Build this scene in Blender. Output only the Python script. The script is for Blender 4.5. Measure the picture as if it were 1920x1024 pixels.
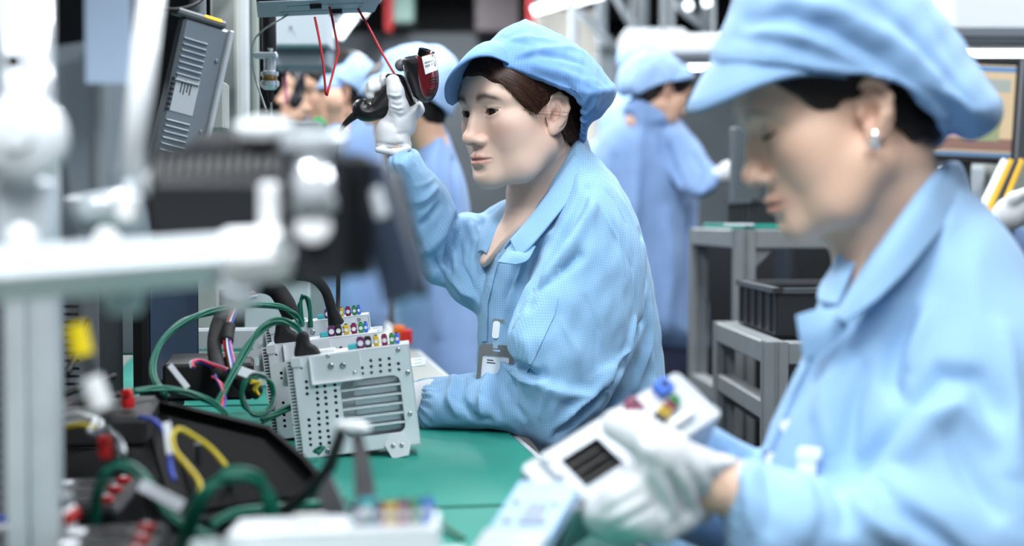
import bpy, bmesh, math, random
import numpy as np
from mathutils import Vector, Matrix, noise as mnoise
from mathutils.bvhtree import BVHTree
from mathutils.geometry import delaunay_2d_cdt

for _o in list(bpy.data.objects):
    bpy.data.objects.remove(_o, do_unlink=True)
SC = bpy.context.scene
COL = SC.collection

# ---------------------------------------------------------------- camera
FPX = 50.0 * 1920 / 36.0            # focal length in pixels of the 1920 frame
CAMZ = 1.055
PITCH = math.atan(98.0 / FPX)       # camera looks slightly down
camd = bpy.data.cameras.new('camera')
cam = bpy.data.objects.new('camera', camd)
COL.objects.link(cam)
cam.location = (0, 0, CAMZ)
cam.rotation_euler = (math.pi / 2 - PITCH, 0, 0)
camd.lens = 50.0
camd.sensor_width = 36.0
camd.clip_start = 0.05
camd.clip_end = 100
camd.dof.use_dof = True
camd.dof.focus_distance = 2.13
camd.dof.aperture_fstop = 2.3
SC.camera = cam

# ---------------------------------------------------------------- world, exposure
SC.view_settings.view_transform = 'Standard'
SC.view_settings.look = 'None'
SC.view_settings.exposure = -0.02
SC.view_settings.gamma = 1.0
SC.view_settings.use_curve_mapping = False
world = bpy.data.worlds.new('ambient_fill')  # even ambient fill, added with no visible source
SC.world = world
world.use_nodes = True
_bg = world.node_tree.nodes['Background']
_bg.inputs['Color'].default_value = (0.80, 0.90, 1.0, 1)
_bg.inputs['Strength'].default_value = 0.26

# ---------------------------------------------------------------- ceiling light lines (soft tubes over the benches)
def area_light(name, loc, sx, sy, power, rot=(0, 0, 0), col=(0.93, 0.97, 1.0)):
    l = bpy.data.lights.new(name, 'AREA')
    l.shape = 'RECTANGLE'
    l.size = sx
    l.size_y = sy
    l.energy = power
    l.color = col
    o = bpy.data.objects.new(name, l)
    o.location = loc
    o.rotation_euler = rot
    COL.objects.link(o)
    return o
BYAW = math.radians(9.6)            # the benches run this far left of the view axis
UX = Vector((math.cos(BYAW), math.sin(BYAW), 0))
VX = Vector((-math.sin(BYAW), math.cos(BYAW), 0))
LAMPS = []                          # (x, y, z, length) of the hanging tube lamps
for _s, _t, _p in ((-0.55, 2.3, 30), (-0.55, 4.3, 34), (0.75, 1.5, 30), (0.75, 3.3, 38), (0.75, 5.4, 48),
                   (-0.55, 0.2, 58), (0.6, -0.3, 40), (2.4, 2.4, 36), (2.4, 5.0, 46), (-2.0, 3.4, 30), (0.9, 7.2, 60), (-1.4, 7.5, 50)):
    _c = UX * _s + VX * _t
    LAMPS.append((_c.x, _c.y, 2.55, 1.3))
    area_light('tube_light', (_c.x, _c.y, 2.50), 0.22, 1.3, _p, (0, 0, BYAW))

# ================================================================ helpers
_cp, _sp = math.cos(PITCH), math.sin(PITCH)
def P(px, py, d):
    """world point at pixel (px,py) of the 1920x1024 frame and depth d along the view axis"""
    a = (px - 960.0) / FPX * d
    b = (512.0 - py) / FPX * d
    return Vector((a, d * _cp + b * _sp, CAMZ - d * _sp + b * _cp))
def proj(X, Y, Z):
    zz = Z - CAMZ
    d = Y * _cp - zz * _sp
    up = Y * _sp + zz * _cp
    dd = np.maximum(d, 0.05)
    return 960 + FPX * X / dd, 512 - FPX * up / dd, d
def lin(c):
    return tuple(((v / 255.0) / 12.92 if v / 255.0 <= 0.04045 else ((v / 255.0 + 0.055) / 1.055) ** 2.4) for v in c)

# ---------------------------------------------------------------- materials
MATS = {}
def mat(name, rgb, rough=0.5, metal=0.0, emit=0.0, spec=0.5, bump=0.0, bscale=60.0, var=0.0, vscale=8.0,
        alpha=1.0, trans=0.0, sheen=0.0, sss=0.0, attr=None, coat=0.0):
    if name in MATS:
        return MATS[name]
    m = bpy.data.materials.new(name)
    m.use_nodes = True
    nt = m.node_tree
    b = nt.nodes['Principled BSDF']
    c = lin(rgb)
    b.inputs['Base Color'].default_value = (*c, 1)
    b.inputs['Roughness'].default_value = rough
    b.inputs['Metallic'].default_value = metal
    b.inputs['Specular IOR Level'].default_value = spec
    b.inputs['Coat Weight'].default_value = coat
    if sheen:
        b.inputs['Sheen Weight'].default_value = sheen
    if trans:
        b.inputs['Transmission Weight'].default_value = trans
    if alpha < 1:
        b.inputs['Alpha'].default_value = alpha
    if sss:
        b.inputs['Subsurface Weight'].default_value = sss
        b.inputs['Subsurface Radius'].default_value = (1.0, 0.4, 0.25)
        b.inputs['Subsurface Scale'].default_value = 0.008
    if emit:
        b.inputs['Emission Color'].default_value = (*c, 1)
        b.inputs['Emission Strength'].default_value = emit
    L = nt.links.new
    src = None
    if attr:
        a = nt.nodes.new('ShaderNodeAttribute')
        a.attribute_name = attr
        L(a.outputs['Color'], b.inputs['Base Color'])
        src = a.outputs['Color']
    tc = nt.nodes.new('ShaderNodeTexCoord')
    if var:
        n = nt.nodes.new('ShaderNodeTexNoise')
        n.inputs['Scale'].default_value = vscale
        n.inputs['Detail'].default_value = 5
        L(tc.outputs['Object'], n.inputs['Vector'])
        mr = nt.nodes.new('ShaderNodeMapRange')
        mr.inputs['From Min'].default_value = 0.3
        mr.inputs['From Max'].default_value = 0.7
        mr.inputs['To Min'].default_value = 1 - var
        mr.inputs['To Max'].default_value = 1 + var
        L(n.outputs['Fac'], mr.inputs['Value'])
        mx = nt.nodes.new('ShaderNodeVectorMath')
        mx.operation = 'SCALE'
        if src is not None:
            L(src, mx.inputs[0])
        else:
            mx.inputs[0].default_value = c
        L(mr.outputs['Result'], mx.inputs['Scale'])
        L(mx.outputs['Vector'], b.inputs['Base Color'])
    if bump:
        n2 = nt.nodes.new('ShaderNodeTexNoise')
        n2.inputs['Scale'].default_value = bscale
        n2.inputs['Detail'].default_value = 3
        L(tc.outputs['Object'], n2.inputs['Vector'])
        bp = nt.nodes.new('ShaderNodeBump')
        bp.inputs['Strength'].default_value = bump
        bp.inputs['Distance'].default_value = 0.002
        L(n2.outputs['Fac'], bp.inputs['Height'])
        L(bp.outputs['Normal'], b.inputs['Normal'])
    MATS[name] = m
    return m

def grid_cloth(name, rgb, line, pitch=0.0052, strength=0.5, rough=0.75):
    """antistatic cloth: plain weave with a fine grid of darker carbon threads, in metres of the UV map"""
    m = mat(name, rgb, rough, sheen=0.15, spec=0.25)
    nt = m.node_tree
    b = nt.nodes['Principled BSDF']
    L = nt.links.new
    uv = nt.nodes.new('ShaderNodeUVMap')
    uv.uv_map = 'cloth'
    sep = nt.nodes.new('ShaderNodeSeparateXYZ')
    L(uv.outputs['UV'], sep.inputs['Vector'])
    def saw(out, width):
        a = nt.nodes.new('ShaderNodeMath'); a.operation = 'MULTIPLY'; a.inputs[1].default_value = 1 / pitch
        L(out, a.inputs[0])
        f = nt.nodes.new('ShaderNodeMath'); f.operation = 'PINGPONG'; f.inputs[1].default_value = 0.5
        L(a.outputs[0], f.inputs[0])
        r = nt.nodes.new('ShaderNodeMapRange')
        r.inputs['From Min'].default_value = 0.0
        r.inputs['From Max'].default_value = width
        r.inputs['To Min'].default_value = 1
        r.inputs['To Max'].default_value = 0
        L(f.outputs[0], r.inputs['Value'])
        return r.outputs['Result']
    g = nt.nodes.new('ShaderNodeMath'); g.operation = 'MAXIMUM'
    L(saw(sep.outputs['X'], 0.2), g.inputs[0]); L(saw(sep.outputs['Y'], 0.2), g.inputs[1])
    k = nt.nodes.new('ShaderNodeMath'); k.operation = 'MULTIPLY'; k.inputs[1].default_value = strength
    L(g.outputs[0], k.inputs[0])
    tc = nt.nodes.new('ShaderNodeTexCoord')
    n = nt.nodes.new('ShaderNodeTexNoise'); n.inputs['Scale'].default_value = 9; n.inputs['Detail'].default_value = 4
    L(tc.outputs['Object'], n.inputs['Vector'])
    base = nt.nodes.new('ShaderNodeMix'); base.data_type = 'RGBA'
    c = lin(rgb)
    base.inputs['A'].default_value = (*[v * 0.9 for v in c], 1)
    base.inputs['B'].default_value = (*[min(1, v * 1.08) for v in c], 1)
    L(n.outputs['Fac'], base.inputs['Factor'])
    mx = nt.nodes.new('ShaderNodeMix'); mx.data_type = 'RGBA'
    mx.inputs['B'].default_value = (*lin(line), 1)
    L(k.outputs[0], mx.inputs['Factor']); L(base.outputs['Result'], mx.inputs['A'])
    L(mx.outputs['Result'], b.inputs['Base Color'])
    n2 = nt.nodes.new('ShaderNodeTexNoise'); n2.inputs['Scale'].default_value = 55; n2.inputs['Detail'].default_value = 4
    L(tc.outputs['Object'], n2.inputs['Vector'])
    bp = nt.nodes.new('ShaderNodeBump'); bp.inputs['Strength'].default_value = 0.25; bp.inputs['Distance'].default_value = 0.002
    L(n2.outputs['Fac'], bp.inputs['Height']); L(bp.outputs['Normal'], b.inputs['Normal'])
    return m

# ---------------------------------------------------------------- objects
def props(o, label=None, cat=None, group=None, kind=None):
    if label: o['label'] = label
    if cat: o['category'] = cat
    if group: o['group'] = group
    if kind: o['kind'] = kind
    return o
def thing(name, loc, label, cat, group=None, rz=0.0):
    o = bpy.data.objects.new(name, None)
    o.empty_display_size = 0.05
    COL.objects.link(o)
    o.location = loc
    o.rotation_euler = (0, 0, rz)
    props(o, label, cat, group)
    return o
def obj(name, V, F, m, parent=None, smooth=True, origin=None, uv=None, col=None, autos=None):
    """one mesh object from world-space vertices; vertices become relative to the root thing (or to origin)"""
    me = bpy.data.meshes.new(name)
    V = np.asarray(V, dtype=float).reshape(-1, 3)
    root = parent
    M = None
    if parent is not None:
        chain = []
        while root is not None:
            chain.append(root); root = root.parent
        M = Matrix.Identity(4)
        for c in reversed(chain):
            M = M @ c.matrix_basis
        A = np.array(M.inverted())
        V = V @ A[:3, :3].T + A[:3, 3]
        org = np.zeros(3)
    else:
        org = np.array(origin if origin is not None else ((V.min(0) + V.max(0)) / 2 * [1, 1, 0] + [0, 0, V[:, 2].min()]))
        V = V - org
    me.from_pydata(V.tolist(), [], [list(map(int, f)) for f in F] if not isinstance(F, np.ndarray) else F.tolist())
    if smooth:
        me.polygons.foreach_set('use_smooth', np.ones(len(me.polygons), dtype=bool))
    if uv is not None:
        l = me.uv_layers.new(name='cloth')
        l.data.foreach_set('uv', np.asarray(uv, dtype=np.float32).ravel())
    if col is not None:
        a = me.color_attributes.new('tint', 'FLOAT_COLOR', 'POINT')
        c4 = np.ones((len(V), 4), dtype=np.float32); c4[:, :3] = col
        a.data.foreach_set('color', c4.ravel())
    me.materials.append(m)
    me.update()
    o = bpy.data.objects.new(name, me)
    COL.objects.link(o)
    if parent is not None:
        o.parent = parent
    else:
        o.location = org
    if autos:
        md = o.modifiers.new('e', 'EDGE_SPLIT'); md.split_angle = math.radians(autos)
    return o

class MB:
    """collects simple solids in world space"""
    def __init__(s): s.V, s.F = [], []
    def add(s, V, F):
        n = len(s.V); s.V.extend([tuple(v) for v in V]); s.F.extend([[i + n for i in f] for f in F]); return s
    def box(s, c, size, M=None, bev=0.0):
        """box centred at c (in frame M) with optional chamfer"""
        x, y, z = [v / 2 for v in size]
        if bev <= 0:
            V = [Vector((i * x, j * y, k * z)) for i in (-1, 1) for j in (-1, 1) for k in (-1, 1)]
            F = [(0, 1, 3, 2), (4, 6, 7, 5), (0, 4, 5, 1), (2, 3, 7, 6), (0, 2, 6, 4), (1, 5, 7, 3)]
        else:
            b = min(bev, x * .98, y * .98, z * .98)
            V, idx = [], {}
            for i in (-1, 1):
                for j in (-1, 1):
                    for k in (-1, 1):
                        for a in range(3):
                            q = [i * (x - b), j * (y - b), k * (z - b)]
                            q[a] = (i * x, j * y, k * z)[a]
                            idx[(i, j, k, a)] = len(V); V.append(Vector(q))
            F = []
            for a in range(3):
                o1, o2 = (a + 1) % 3, (a + 2) % 3
                for sg in (-1, 1):
                    def key(p, q):
                        t = [0, 0, 0]; t[a] = sg; t[o1] = p; t[o2] = q; return (*t, a)
                    f = [idx[key(-1, -1)], idx[key(1, -1)], idx[key(1, 1)], idx[key(-1, 1)]]
                    F.append(f if sg > 0 else f[::-1])
            for a in range(3):
                o1, o2 = (a + 1) % 3, (a + 2) % 3
                for p in (-1, 1):
                    for q in (-1, 1):
                        def kk(s0, ax):
                            t = [0, 0, 0]; t[a] = s0; t[o1] = p; t[o2] = q; return idx[(*t, ax)]
                        f = [kk(-1, o1), kk(1, o1), kk(1, o2), kk(-1, o2)]
                        F.append(f if p * q < 0 else f[::-1])
            for i in (-1, 1):
                for j in (-1, 1):
                    for k in (-1, 1):
                        f = [idx[(i, j, k, a)] for a in range(3)]
                        F.append(f if i * j * k > 0 else f[::-1])
        c = Vector(c)
        V = [v + c for v in V]
        if M is not None: V = [M @ v for v in V]
        return s.add(V, F)
    def cyl(s, a, b, r, r2=None, n=16, caps=True):
        a, b = Vector(a), Vector(b); r2 = r if r2 is None else r2
        d = (b - a).normalized()
        u = d.orthogonal().normalized(); w = d.cross(u)
        V = []
        for p, rr in ((a, r), (b, r2)):
            for i in range(n):
                t = 2 * math.pi * i / n
                V.append(p + (u * math.cos(t) + w * math.sin(t)) * rr)
        F = [(i, (i + 1) % n, n + (i + 1) % n, n + i) for i in range(n)]
        if caps:
            F += [tuple(range(n))[::-1], tuple(range(n, 2 * n))]
        return s.add(V, F)
    def lathe(s, a, d, prof, n=24):
        """profile [(dist along axis, radius)] revolved about the axis a + t d"""
        a, d = Vector(a), Vector(d).normalized()
        u = d.orthogonal().normalized(); w = d.cross(u)
        V, F = [], []
        for t, r in prof:
            for i in range(n):
                q = 2 * math.pi * i / n
                V.append(a + d * t + (u * math.cos(q) + w * math.sin(q)) * max(r, 1e-5))
        for j in range(len(prof) - 1):
            for i in range(n):
                F.append((j * n + i, j * n + (i + 1) % n, (j + 1) * n + (i + 1) % n, (j + 1) * n + i))
        F += [tuple(range(n))[::-1], tuple(range((len(prof) - 1) * n, len(prof) * n))]
        return s.add(V, F)
    def tube(s, pts, r, n=8, res=6, closed=False):
        pts = [Vector(p) for p in pts]
        rs = r if isinstance(r, (list, tuple)) else [r] * len(pts)
        Q, Rr = [], []
        m = len(pts)
        for i in range(m - 1):
            p0, p1, p2, p3 = pts[max(i - 1, 0)], pts[i], pts[i + 1], pts[min(i + 2, m - 1)]
            for j in range(res):
                t = j / res
                Q.append(0.5 * ((2 * p1) + (p2 - p0) * t + (2 * p0 - 5 * p1 + 4 * p2 - p3) * t * t + (3 * p1 - p0 - 3 * p2 + p3) * t ** 3))
                Rr.append(rs[i] * (1 - t) + rs[i + 1] * t)
        Q.append(pts[-1]); Rr.append(rs[-1])
        V, F = [], []
        up = None
        for i, q in enumerate(Q):
            d = (Q[min(i + 1, len(Q) - 1)] - Q[max(i - 1, 0)])
            d = d.normalized() if d.length > 1e-9 else Vector((0, 0, 1))
            if up is None: up = d.orthogonal().normalized()
            up = (up - d * up.dot(d))
            up = up.normalized() if up.length > 1e-6 else d.orthogonal().normalized()
            w = d.cross(up)
            for k in range(n):
                t = 2 * math.pi * k / n
                V.append(q + (up * math.cos(t) + w * math.sin(t)) * Rr[i])
        for i in range(len(Q) - 1):
            for k in range(n):
                F.append((i * n + k, i * n + (k + 1) % n, (i + 1) * n + (k + 1) % n, (i + 1) * n + k))
        F += [tuple(range(n))[::-1], tuple(range((len(Q) - 1) * n, len(Q) * n))]
        return s.add(V, F)
    def prism(s, poly, z0, z1, M=None):
        """extrude a 2-D polygon (x,y) between z0 and z1 in frame M"""
        n = len(poly)
        ar = sum(poly[i][0] * poly[(i + 1) % n][1] - poly[(i + 1) % n][0] * poly[i][1] for i in range(n))
        if ar < 0: poly = poly[::-1]
        V = [Vector((p[0], p[1], z0)) for p in poly] + [Vector((p[0], p[1], z1)) for p in poly]
        F = [tuple(range(n))[::-1], tuple(range(n, 2 * n))] + [(i, (i + 1) % n, n + (i + 1) % n, n + i) for i in range(n)]
        if M is not None: V = [M @ v for v in V]
        return s.add(V, F)
    def ball(s, c, r, n=12, M=None):
        rx, ry, rz = r if isinstance(r, (tuple, list)) else (r, r, r)
        V, F = [], []
        for i in range(n + 1):
            t = math.pi * i / n
            for j in range(2 * n):
                q = math.pi * j / n
                V.append(Vector((rx * math.sin(t) * math.cos(q), ry * math.sin(t) * math.sin(q), rz * math.cos(t))))
        m2 = 2 * n
        for i in range(n):
            for j in range(m2):
                F.append((i * m2 + j, (i + 1) * m2 + j, (i + 1) * m2 + (j + 1) % m2, i * m2 + (j + 1) % m2))
        if M is not None: V = [M @ v for v in V]
        return s.add([v + Vector(c) for v in V], F)
    def build(s, name, m, parent=None, smooth=False, autos=None, **kw):
        return obj(name, s.V, s.F, m, parent, smooth, autos=autos, **kw)

def frame(o, ux=(1, 0, 0), uz=(0, 0, 1)):
    """matrix with origin o, x axis ux, z axis ~uz"""
    x = Vector(ux).normalized(); z = Vector(uz); z = (z - x * z.dot(x)).normalized(); y = z.cross(x)
    M = Matrix((x, y, z)).transposed().to_4x4(); M.translation = Vector(o)
    return M
def rplate(w, h, r, n=5, cx=0.0, cy=0.0):
    """rounded rectangle outline"""
    out = []
    for sx, sy, a0 in ((1, 1, 0), (-1, 1, 90), (-1, -1, 180), (1, -1, 270)):
        for i in range(n + 1):
            a = math.radians(a0 + 90 * i / n)
            out.append((cx + sx * (w / 2 - r) + r * math.cos(a), cy + sy * (h / 2 - r) + r * math.sin(a)))
    return out
def circle(cx, cy, r, n=12):
    return [(cx + r * math.cos(2 * math.pi * i / n), cy + r * math.sin(2 * math.pi * i / n)) for i in range(n)]
def holed_plate(mb, outer, holes, z0, z1, M=None):
    """sheet with real holes through it"""
    vs, es = [], []
    for loop in [outer] + holes:
        b = len(vs); n = len(loop)
        vs += [Vector(p) for p in loop]; es.append(list(range(b, b + n)))
    r = delaunay_2d_cdt(vs, [], es, 2, 1e-7)
    v2, faces = r[0], r[2]
    n = len(v2)
    V = [Vector((p[0], p[1], z1)) for p in v2] + [Vector((p[0], p[1], z0)) for p in v2]
    F = [tuple(f) for f in faces] + [tuple(i + n for i in f)[::-1] for f in faces]
    cnt = {}
    for f in faces:
        for i in range(len(f)):
            a, b = f[i], f[(i + 1) % len(f)]
            cnt[(a, b)] = cnt.get((a, b), 0) + 1
    for (a, b) in cnt:
        if (b, a) not in cnt:
            F.append((b, a, a + n, b + n))
    if M is not None: V = [M @ v for v in V]
    return mb.add(V, F)

# ---------------------------------------------------------------- implicit modelling (numpy fields + surface nets)
def smin(a, b, k):
    if k <= 0: return np.minimum(a, b)
    h = np.maximum(k - np.abs(a - b), 0) / k
    return np.minimum(a, b) - h * h * k * 0.25
def smax(a, b, k): return -smin(-a, -b, k)

class Field:
    def __init__(s, lo, hi, h):
        s.lo = np.array(lo, float); s.h = h
        s.n = np.ceil((np.array(hi, float) - s.lo) / h).astype(int) + 1
        s.ax = [(s.lo[i] + h * np.arange(s.n[i])).astype(np.float32) for i in range(3)]
        s.F = np.full(s.n, 1.0, np.float32)
        s.I = np.zeros(s.n, np.int16)
    def block(s, lo, hi):
        a = np.clip(np.floor((np.array(lo) - s.lo) / s.h).astype(int), 0, s.n)
        b = np.clip(np.ceil((np.array(hi) - s.lo) / s.h).astype(int) + 1, 0, s.n)
        return tuple(slice(a[i], b[i]) for i in range(3))
    def coords(s, sl):
        return np.meshgrid(s.ax[0][sl[0]], s.ax[1][sl[1]], s.ax[2][sl[2]], indexing='ij', sparse=True)
    def put(s, fn, k=0.0, pid=0, box=None, mode='add'):
        sl = s.block(*box) if box is not None else (slice(None),) * 3
        if any(q.stop is not None and q.stop <= q.start for q in sl): return
        X, Y, Z = s.coords(sl)
        f = fn(X, Y, Z).astype(np.float32)
        A = s.F[sl]
        if f.shape != A.shape: f = np.broadcast_to(f, A.shape)
        if mode == 'add':
            I = s.I[sl]; I[f < A] = pid
            s.F[sl] = smin(A, f, k)
        elif mode == 'sub':
            s.F[sl] = smax(A, -f, k)
        else:
            s.F[sl] = smax(A, f, k)
    # round cone between two points
    def cone(s, a, b, r1, r2=None, k=0.0, pid=0, mode='add', flat=None):
        r2 = r1 if r2 is None else r2
        a, b = np.array(a, float), np.array(b, float)
        m = max(r1, r2) + k + 3 * s.h
        d = b - a; L2 = max(float(d @ d), 1e-12)
        def fn(X, Y, Z):
            px, py, pz = X - a[0], Y - a[1], Z - a[2]
            t = np.clip((px * d[0] + py * d[1] + pz * d[2]) / L2, 0, 1)
            q = np.sqrt((px - t * d[0]) ** 2 + (py - t * d[1]) ** 2 + (pz - t * d[2]) ** 2)
            return q - (r1 + (r2 - r1) * t)
        s.put(fn, k, pid, (np.minimum(a, b) - m, np.maximum(a, b) + m), mode)
    def chain(s, pts, rs, k=0.0, pid=0, mode='add'):
        for i in range(len(pts) - 1):
            s.cone(pts[i], pts[i + 1], rs[i], rs[i + 1], k, pid, mode)
    def ell(s, c, r, k=0.0, pid=0, R=None, mode='add'):
        """ellipsoid centre c, radii r, axes = columns of R"""
        c = np.array(c, float); r = np.array(r, float)
        R = np.eye(3) if R is None else np.array(R)
        m = max(r) + k + 3 * s.h
        def fn(X, Y, Z):
            px, py, pz = X - c[0], Y - c[1], Z - c[2]
            q = [(px * R[0, i] + py * R[1, i] + pz * R[2, i]) for i in range(3)]
            k0 = np.sqrt(sum((q[i] / r[i]) ** 2 for i in range(3)))
            k1 = np.sqrt(sum((q[i] / r[i] ** 2) ** 2 for i in range(3)))
            return k0 * (k0 - 1.0) / np.maximum(k1, 1e-6)
        s.put(fn, k, pid, (c - m, c + m), mode)
    def mesh(s):
        F = s.F; n = s.n
        S = F < 0
        c = np.zeros(n - 1, np.uint8)
        for i in (0, 1):
            for j in (0, 1):
                for k in (0, 1):
                    c += S[i:n[0] - 1 + i, j:n[1] - 1 + j, k:n[2] - 1 + k]
        act = (c > 0) & (c < 8)
        ci = np.argwhere(act)
        idx = np.full(n - 1, -1, np.int32)
        idx[act] = np.arange(len(ci))
        acc = np.zeros((len(ci), 3)); cnt = np.zeros(len(ci))
        cor = {}
        for i in (0, 1):
            for j in (0, 1):
                for k in (0, 1):
                    cor[(i, j, k)] = F[ci[:, 0] + i, ci[:, 1] + j, ci[:, 2] + k].astype(float)
        for a in range(3):
            for p in (0, 1):
                for q in (0, 1):
                    k0 = [0, 0, 0]; k0[(a + 1) % 3] = p; k0[(a + 2) % 3] = q
                    k1 = list(k0); k1[a] = 1
                    f0, f1 = cor[tuple(k0)], cor[tuple(k1)]
                    cr = (f0 < 0) != (f1 < 0)
                    t = np.where(cr, f0 / np.where(f0 == f1, 1, f0 - f1), 0)
                    pt = np.array(k0, float)[None, :].repeat(len(ci), 0); pt[:, a] = t
                    acc[cr] += pt[cr]; cnt[cr] += 1
        V = s.lo + s.h * (ci + acc / cnt[:, None])
        faces = []
        for a in range(3):
            b, d = (a + 1) % 3, (a + 2) % 3
            sl0 = [slice(1, -1)] * 3; sl1 = [slice(1, -1)] * 3
            sl0[a] = slice(0, n[a] - 1); sl1[a] = slice(1, n[a])
            A, B = S[tuple(sl0)], S[tuple(sl1)]
            e = np.argwhere(A != B)
            off = np.array([1, 1, 1]); off[a] = 0
            g = e + off
            ins = A[tuple(e.T)]
            def cell(db, dd):
                q = g.copy(); q[:, b] += db; q[:, d] += dd
                return idx[q[:, 0], q[:, 1], q[:, 2]]
            q4 = np.stack([cell(-1, -1), cell(0, -1), cell(0, 0), cell(-1, 0)], 1)
            q4[~ins] = q4[~ins][:, ::-1]
            faces.append(q4)
        Fc = np.concatenate(faces)
        Fc = Fc[(Fc >= 0).all(1)]
        pid = s.I[ci[:, 0], ci[:, 1], ci[:, 2]]
        return V, Fc, pid
def vnormals(V, F):
    F = np.asarray(F)
    n = np.cross(V[F[:, 2]] - V[F[:, 0]], V[F[:, 3 if F.shape[1] > 3 else 1]] - V[F[:, 1 if F.shape[1] > 3 else 0]])
    if F.shape[1] == 3: n = np.cross(V[F[:, 1]] - V[F[:, 0]], V[F[:, 2]] - V[F[:, 0]])
    N = np.zeros_like(V)
    for i in range(F.shape[1]):
        np.add.at(N, F[:, i], n)
    l = np.linalg.norm(N, axis=1, keepdims=True)
    return N / np.maximum(l, 1e-12)
def relax(V, F, it=2, lam=0.5):
    F = np.asarray(F); E = np.concatenate([F[:, [i, (i + 1) % F.shape[1]]] for i in range(F.shape[1])])
    deg = np.zeros(len(V)); np.add.at(deg, E[:, 0], 1)
    for _ in range(it):
        A = np.zeros_like(V); np.add.at(A, E[:, 0], V[E[:, 1]])
        V = V + lam * (A / np.maximum(deg, 1)[:, None] - V) * (deg > 0)[:, None]
    return V

class Frame3:
    """local frame: world = o + R q"""
    def __init__(s, o, R): s.o = np.array(o, float); s.R = np.array(R, float)
    def w(s, q): return s.o + s.R @ np.array(q, float)
    def l(s, p): return (np.asarray(p) - s.o) @ s.R

def smooth_poly(poly, res=5):
    n = len(poly); out = []
    for i in range(n):
        p0, p1, p2, p3 = [np.array(poly[(i + j) % n], float) for j in (-1, 0, 1, 2)]
        for j in range(res):
            t = j / res
            out.append(0.5 * ((2 * p1) + (p2 - p0) * t + (2 * p0 - 5 * p1 + 4 * p2 - p3) * t * t + (3 * p1 - p0 - 3 * p2 + p3) * t ** 3))
    return np.array(out)
class Puff:
    """a rounded body whose outline, seen from the front, is the polygon; centre depth on a plane, half thickness T, rounding radius R"""
    def __init__(s, poly, dep, T, R, smooth=True, step=2.0, uvaxis=None):
        pl = smooth_poly(poly) if smooth else np.array(poly, float)
        s.lo = pl.min(0) - 90; s.hi = pl.max(0) + 90; s.st = step
        s.T, s.R = T, R
        nx, ny = ((s.hi - s.lo) / step).astype(int) + 2
        gx = s.lo[0] + step * np.arange(nx); gy = s.lo[1] + step * np.arange(ny)
        GX, GY = np.meshgrid(gx, gy, indexing='ij')
        D = np.full(GX.shape, 1e9); ins = np.zeros(GX.shape, bool)
        m = len(pl)
        for i in range(m):
            a, b = pl[i], pl[(i + 1) % m]
            e = b - a; L2 = max(e @ e, 1e-9)
            t = np.clip(((GX - a[0]) * e[0] + (GY - a[1]) * e[1]) / L2, 0, 1)
            D = np.minimum(D, (GX - a[0] - t * e[0]) ** 2 + (GY - a[1] - t * e[1]) ** 2)
            if a[1] != b[1]:
                c = ((a[1] > GY) != (b[1] > GY)) & (GX < (b[0] - a[0]) * (GY - a[1]) / (b[1] - a[1]) + a[0])
                ins ^= c
        s.D = (np.sqrt(D) * np.where(ins, 1, -1)).astype(np.float32)
        dep = [dep] if isinstance(dep, (int, float)) else dep
        if len(dep) == 1: s.pl = (0, 0, dep[0] if isinstance(dep[0], (int, float)) else dep[0][2])
        elif len(dep) == 2:
            (u0, v0, d0), (u1, v1, d1) = dep
            g = (d1 - d0) / ((u1 - u0) ** 2 + (v1 - v0) ** 2)
            s.pl = (g * (u1 - u0), g * (v1 - v0), d0 - g * ((u1 - u0) * u0 + (v1 - v0) * v0))
        else:
            A = np.array([[u, v, 1] for u, v, d in dep]); s.pl = tuple(np.linalg.lstsq(A, np.array([d for *_, d in dep]), rcond=None)[0])
        c = pl.mean(0); s.dc = s.depth(c[0], c[1])
        s.c = c
        if uvaxis is None: uvaxis = ((c[0], c[1] - 10), (c[0], c[1] + 10))
        s.ua = np.array(uvaxis[0], float); e = np.array(uvaxis[1], float) - s.ua; s.ud = e / np.linalg.norm(e)
    def depth(s, u, v): return s.pl[0] * u + s.pl[1] * v + s.pl[2]
    def box(s, m):
        pts = []
        for u in (s.lo[0] + 60, s.hi[0] - 60):
            for v in (s.lo[1] + 60, s.hi[1] - 60):
                d = s.depth(u, v)
                for dd in (-s.T - m, s.T + m): pts.append(P(u, v, d + dd))
        A = np.array([list(p) for p in pts]); return A.min(0) - m, A.max(0) + m
    def __call__(s, X, Y, Z):
        u, v, d = proj(X, Y, Z)
        fx = np.clip((u - s.lo[0]) / s.st, 0, s.D.shape[0] - 1.001); fy = np.clip((v - s.lo[1]) / s.st, 0, s.D.shape[1] - 1.001)
        ix, iy = fx.astype(int), fy.astype(int); tx, ty = fx - ix, fy - iy
        D = s.D
        dist = (D[ix, iy] * (1 - tx) * (1 - ty) + D[ix + 1, iy] * tx * (1 - ty) + D[ix, iy + 1] * (1 - tx) * ty + D[ix + 1, iy + 1] * tx * ty) * d / FPX
        w = d - s.depth(u, v)
        return np.sqrt(np.maximum(s.R - dist, 0) ** 2 + (w * s.R / s.T) ** 2) - s.R
    def uv(s, V):
        u, v, d = proj(V[:, 0], V[:, 1], V[:, 2])
        sc = s.dc / FPX
        al = ((u - s.ua[0]) * s.ud[0] + (v - s.ua[1]) * s.ud[1]) * sc
        ac = ((u - s.ua[0]) * -s.ud[1] + (v - s.ua[1]) * s.ud[0]) * sc
        w = (d - s.depth(u, v)) * s.R / s.T
        R = max(s.R, 0.05)
        return np.stack([R * np.arctan2(ac, -w + 1e-6) * np.where(np.abs(ac) > R, np.abs(ac) / R, 1.0) if s.R < 0.075 else ac, al], 1)
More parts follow.
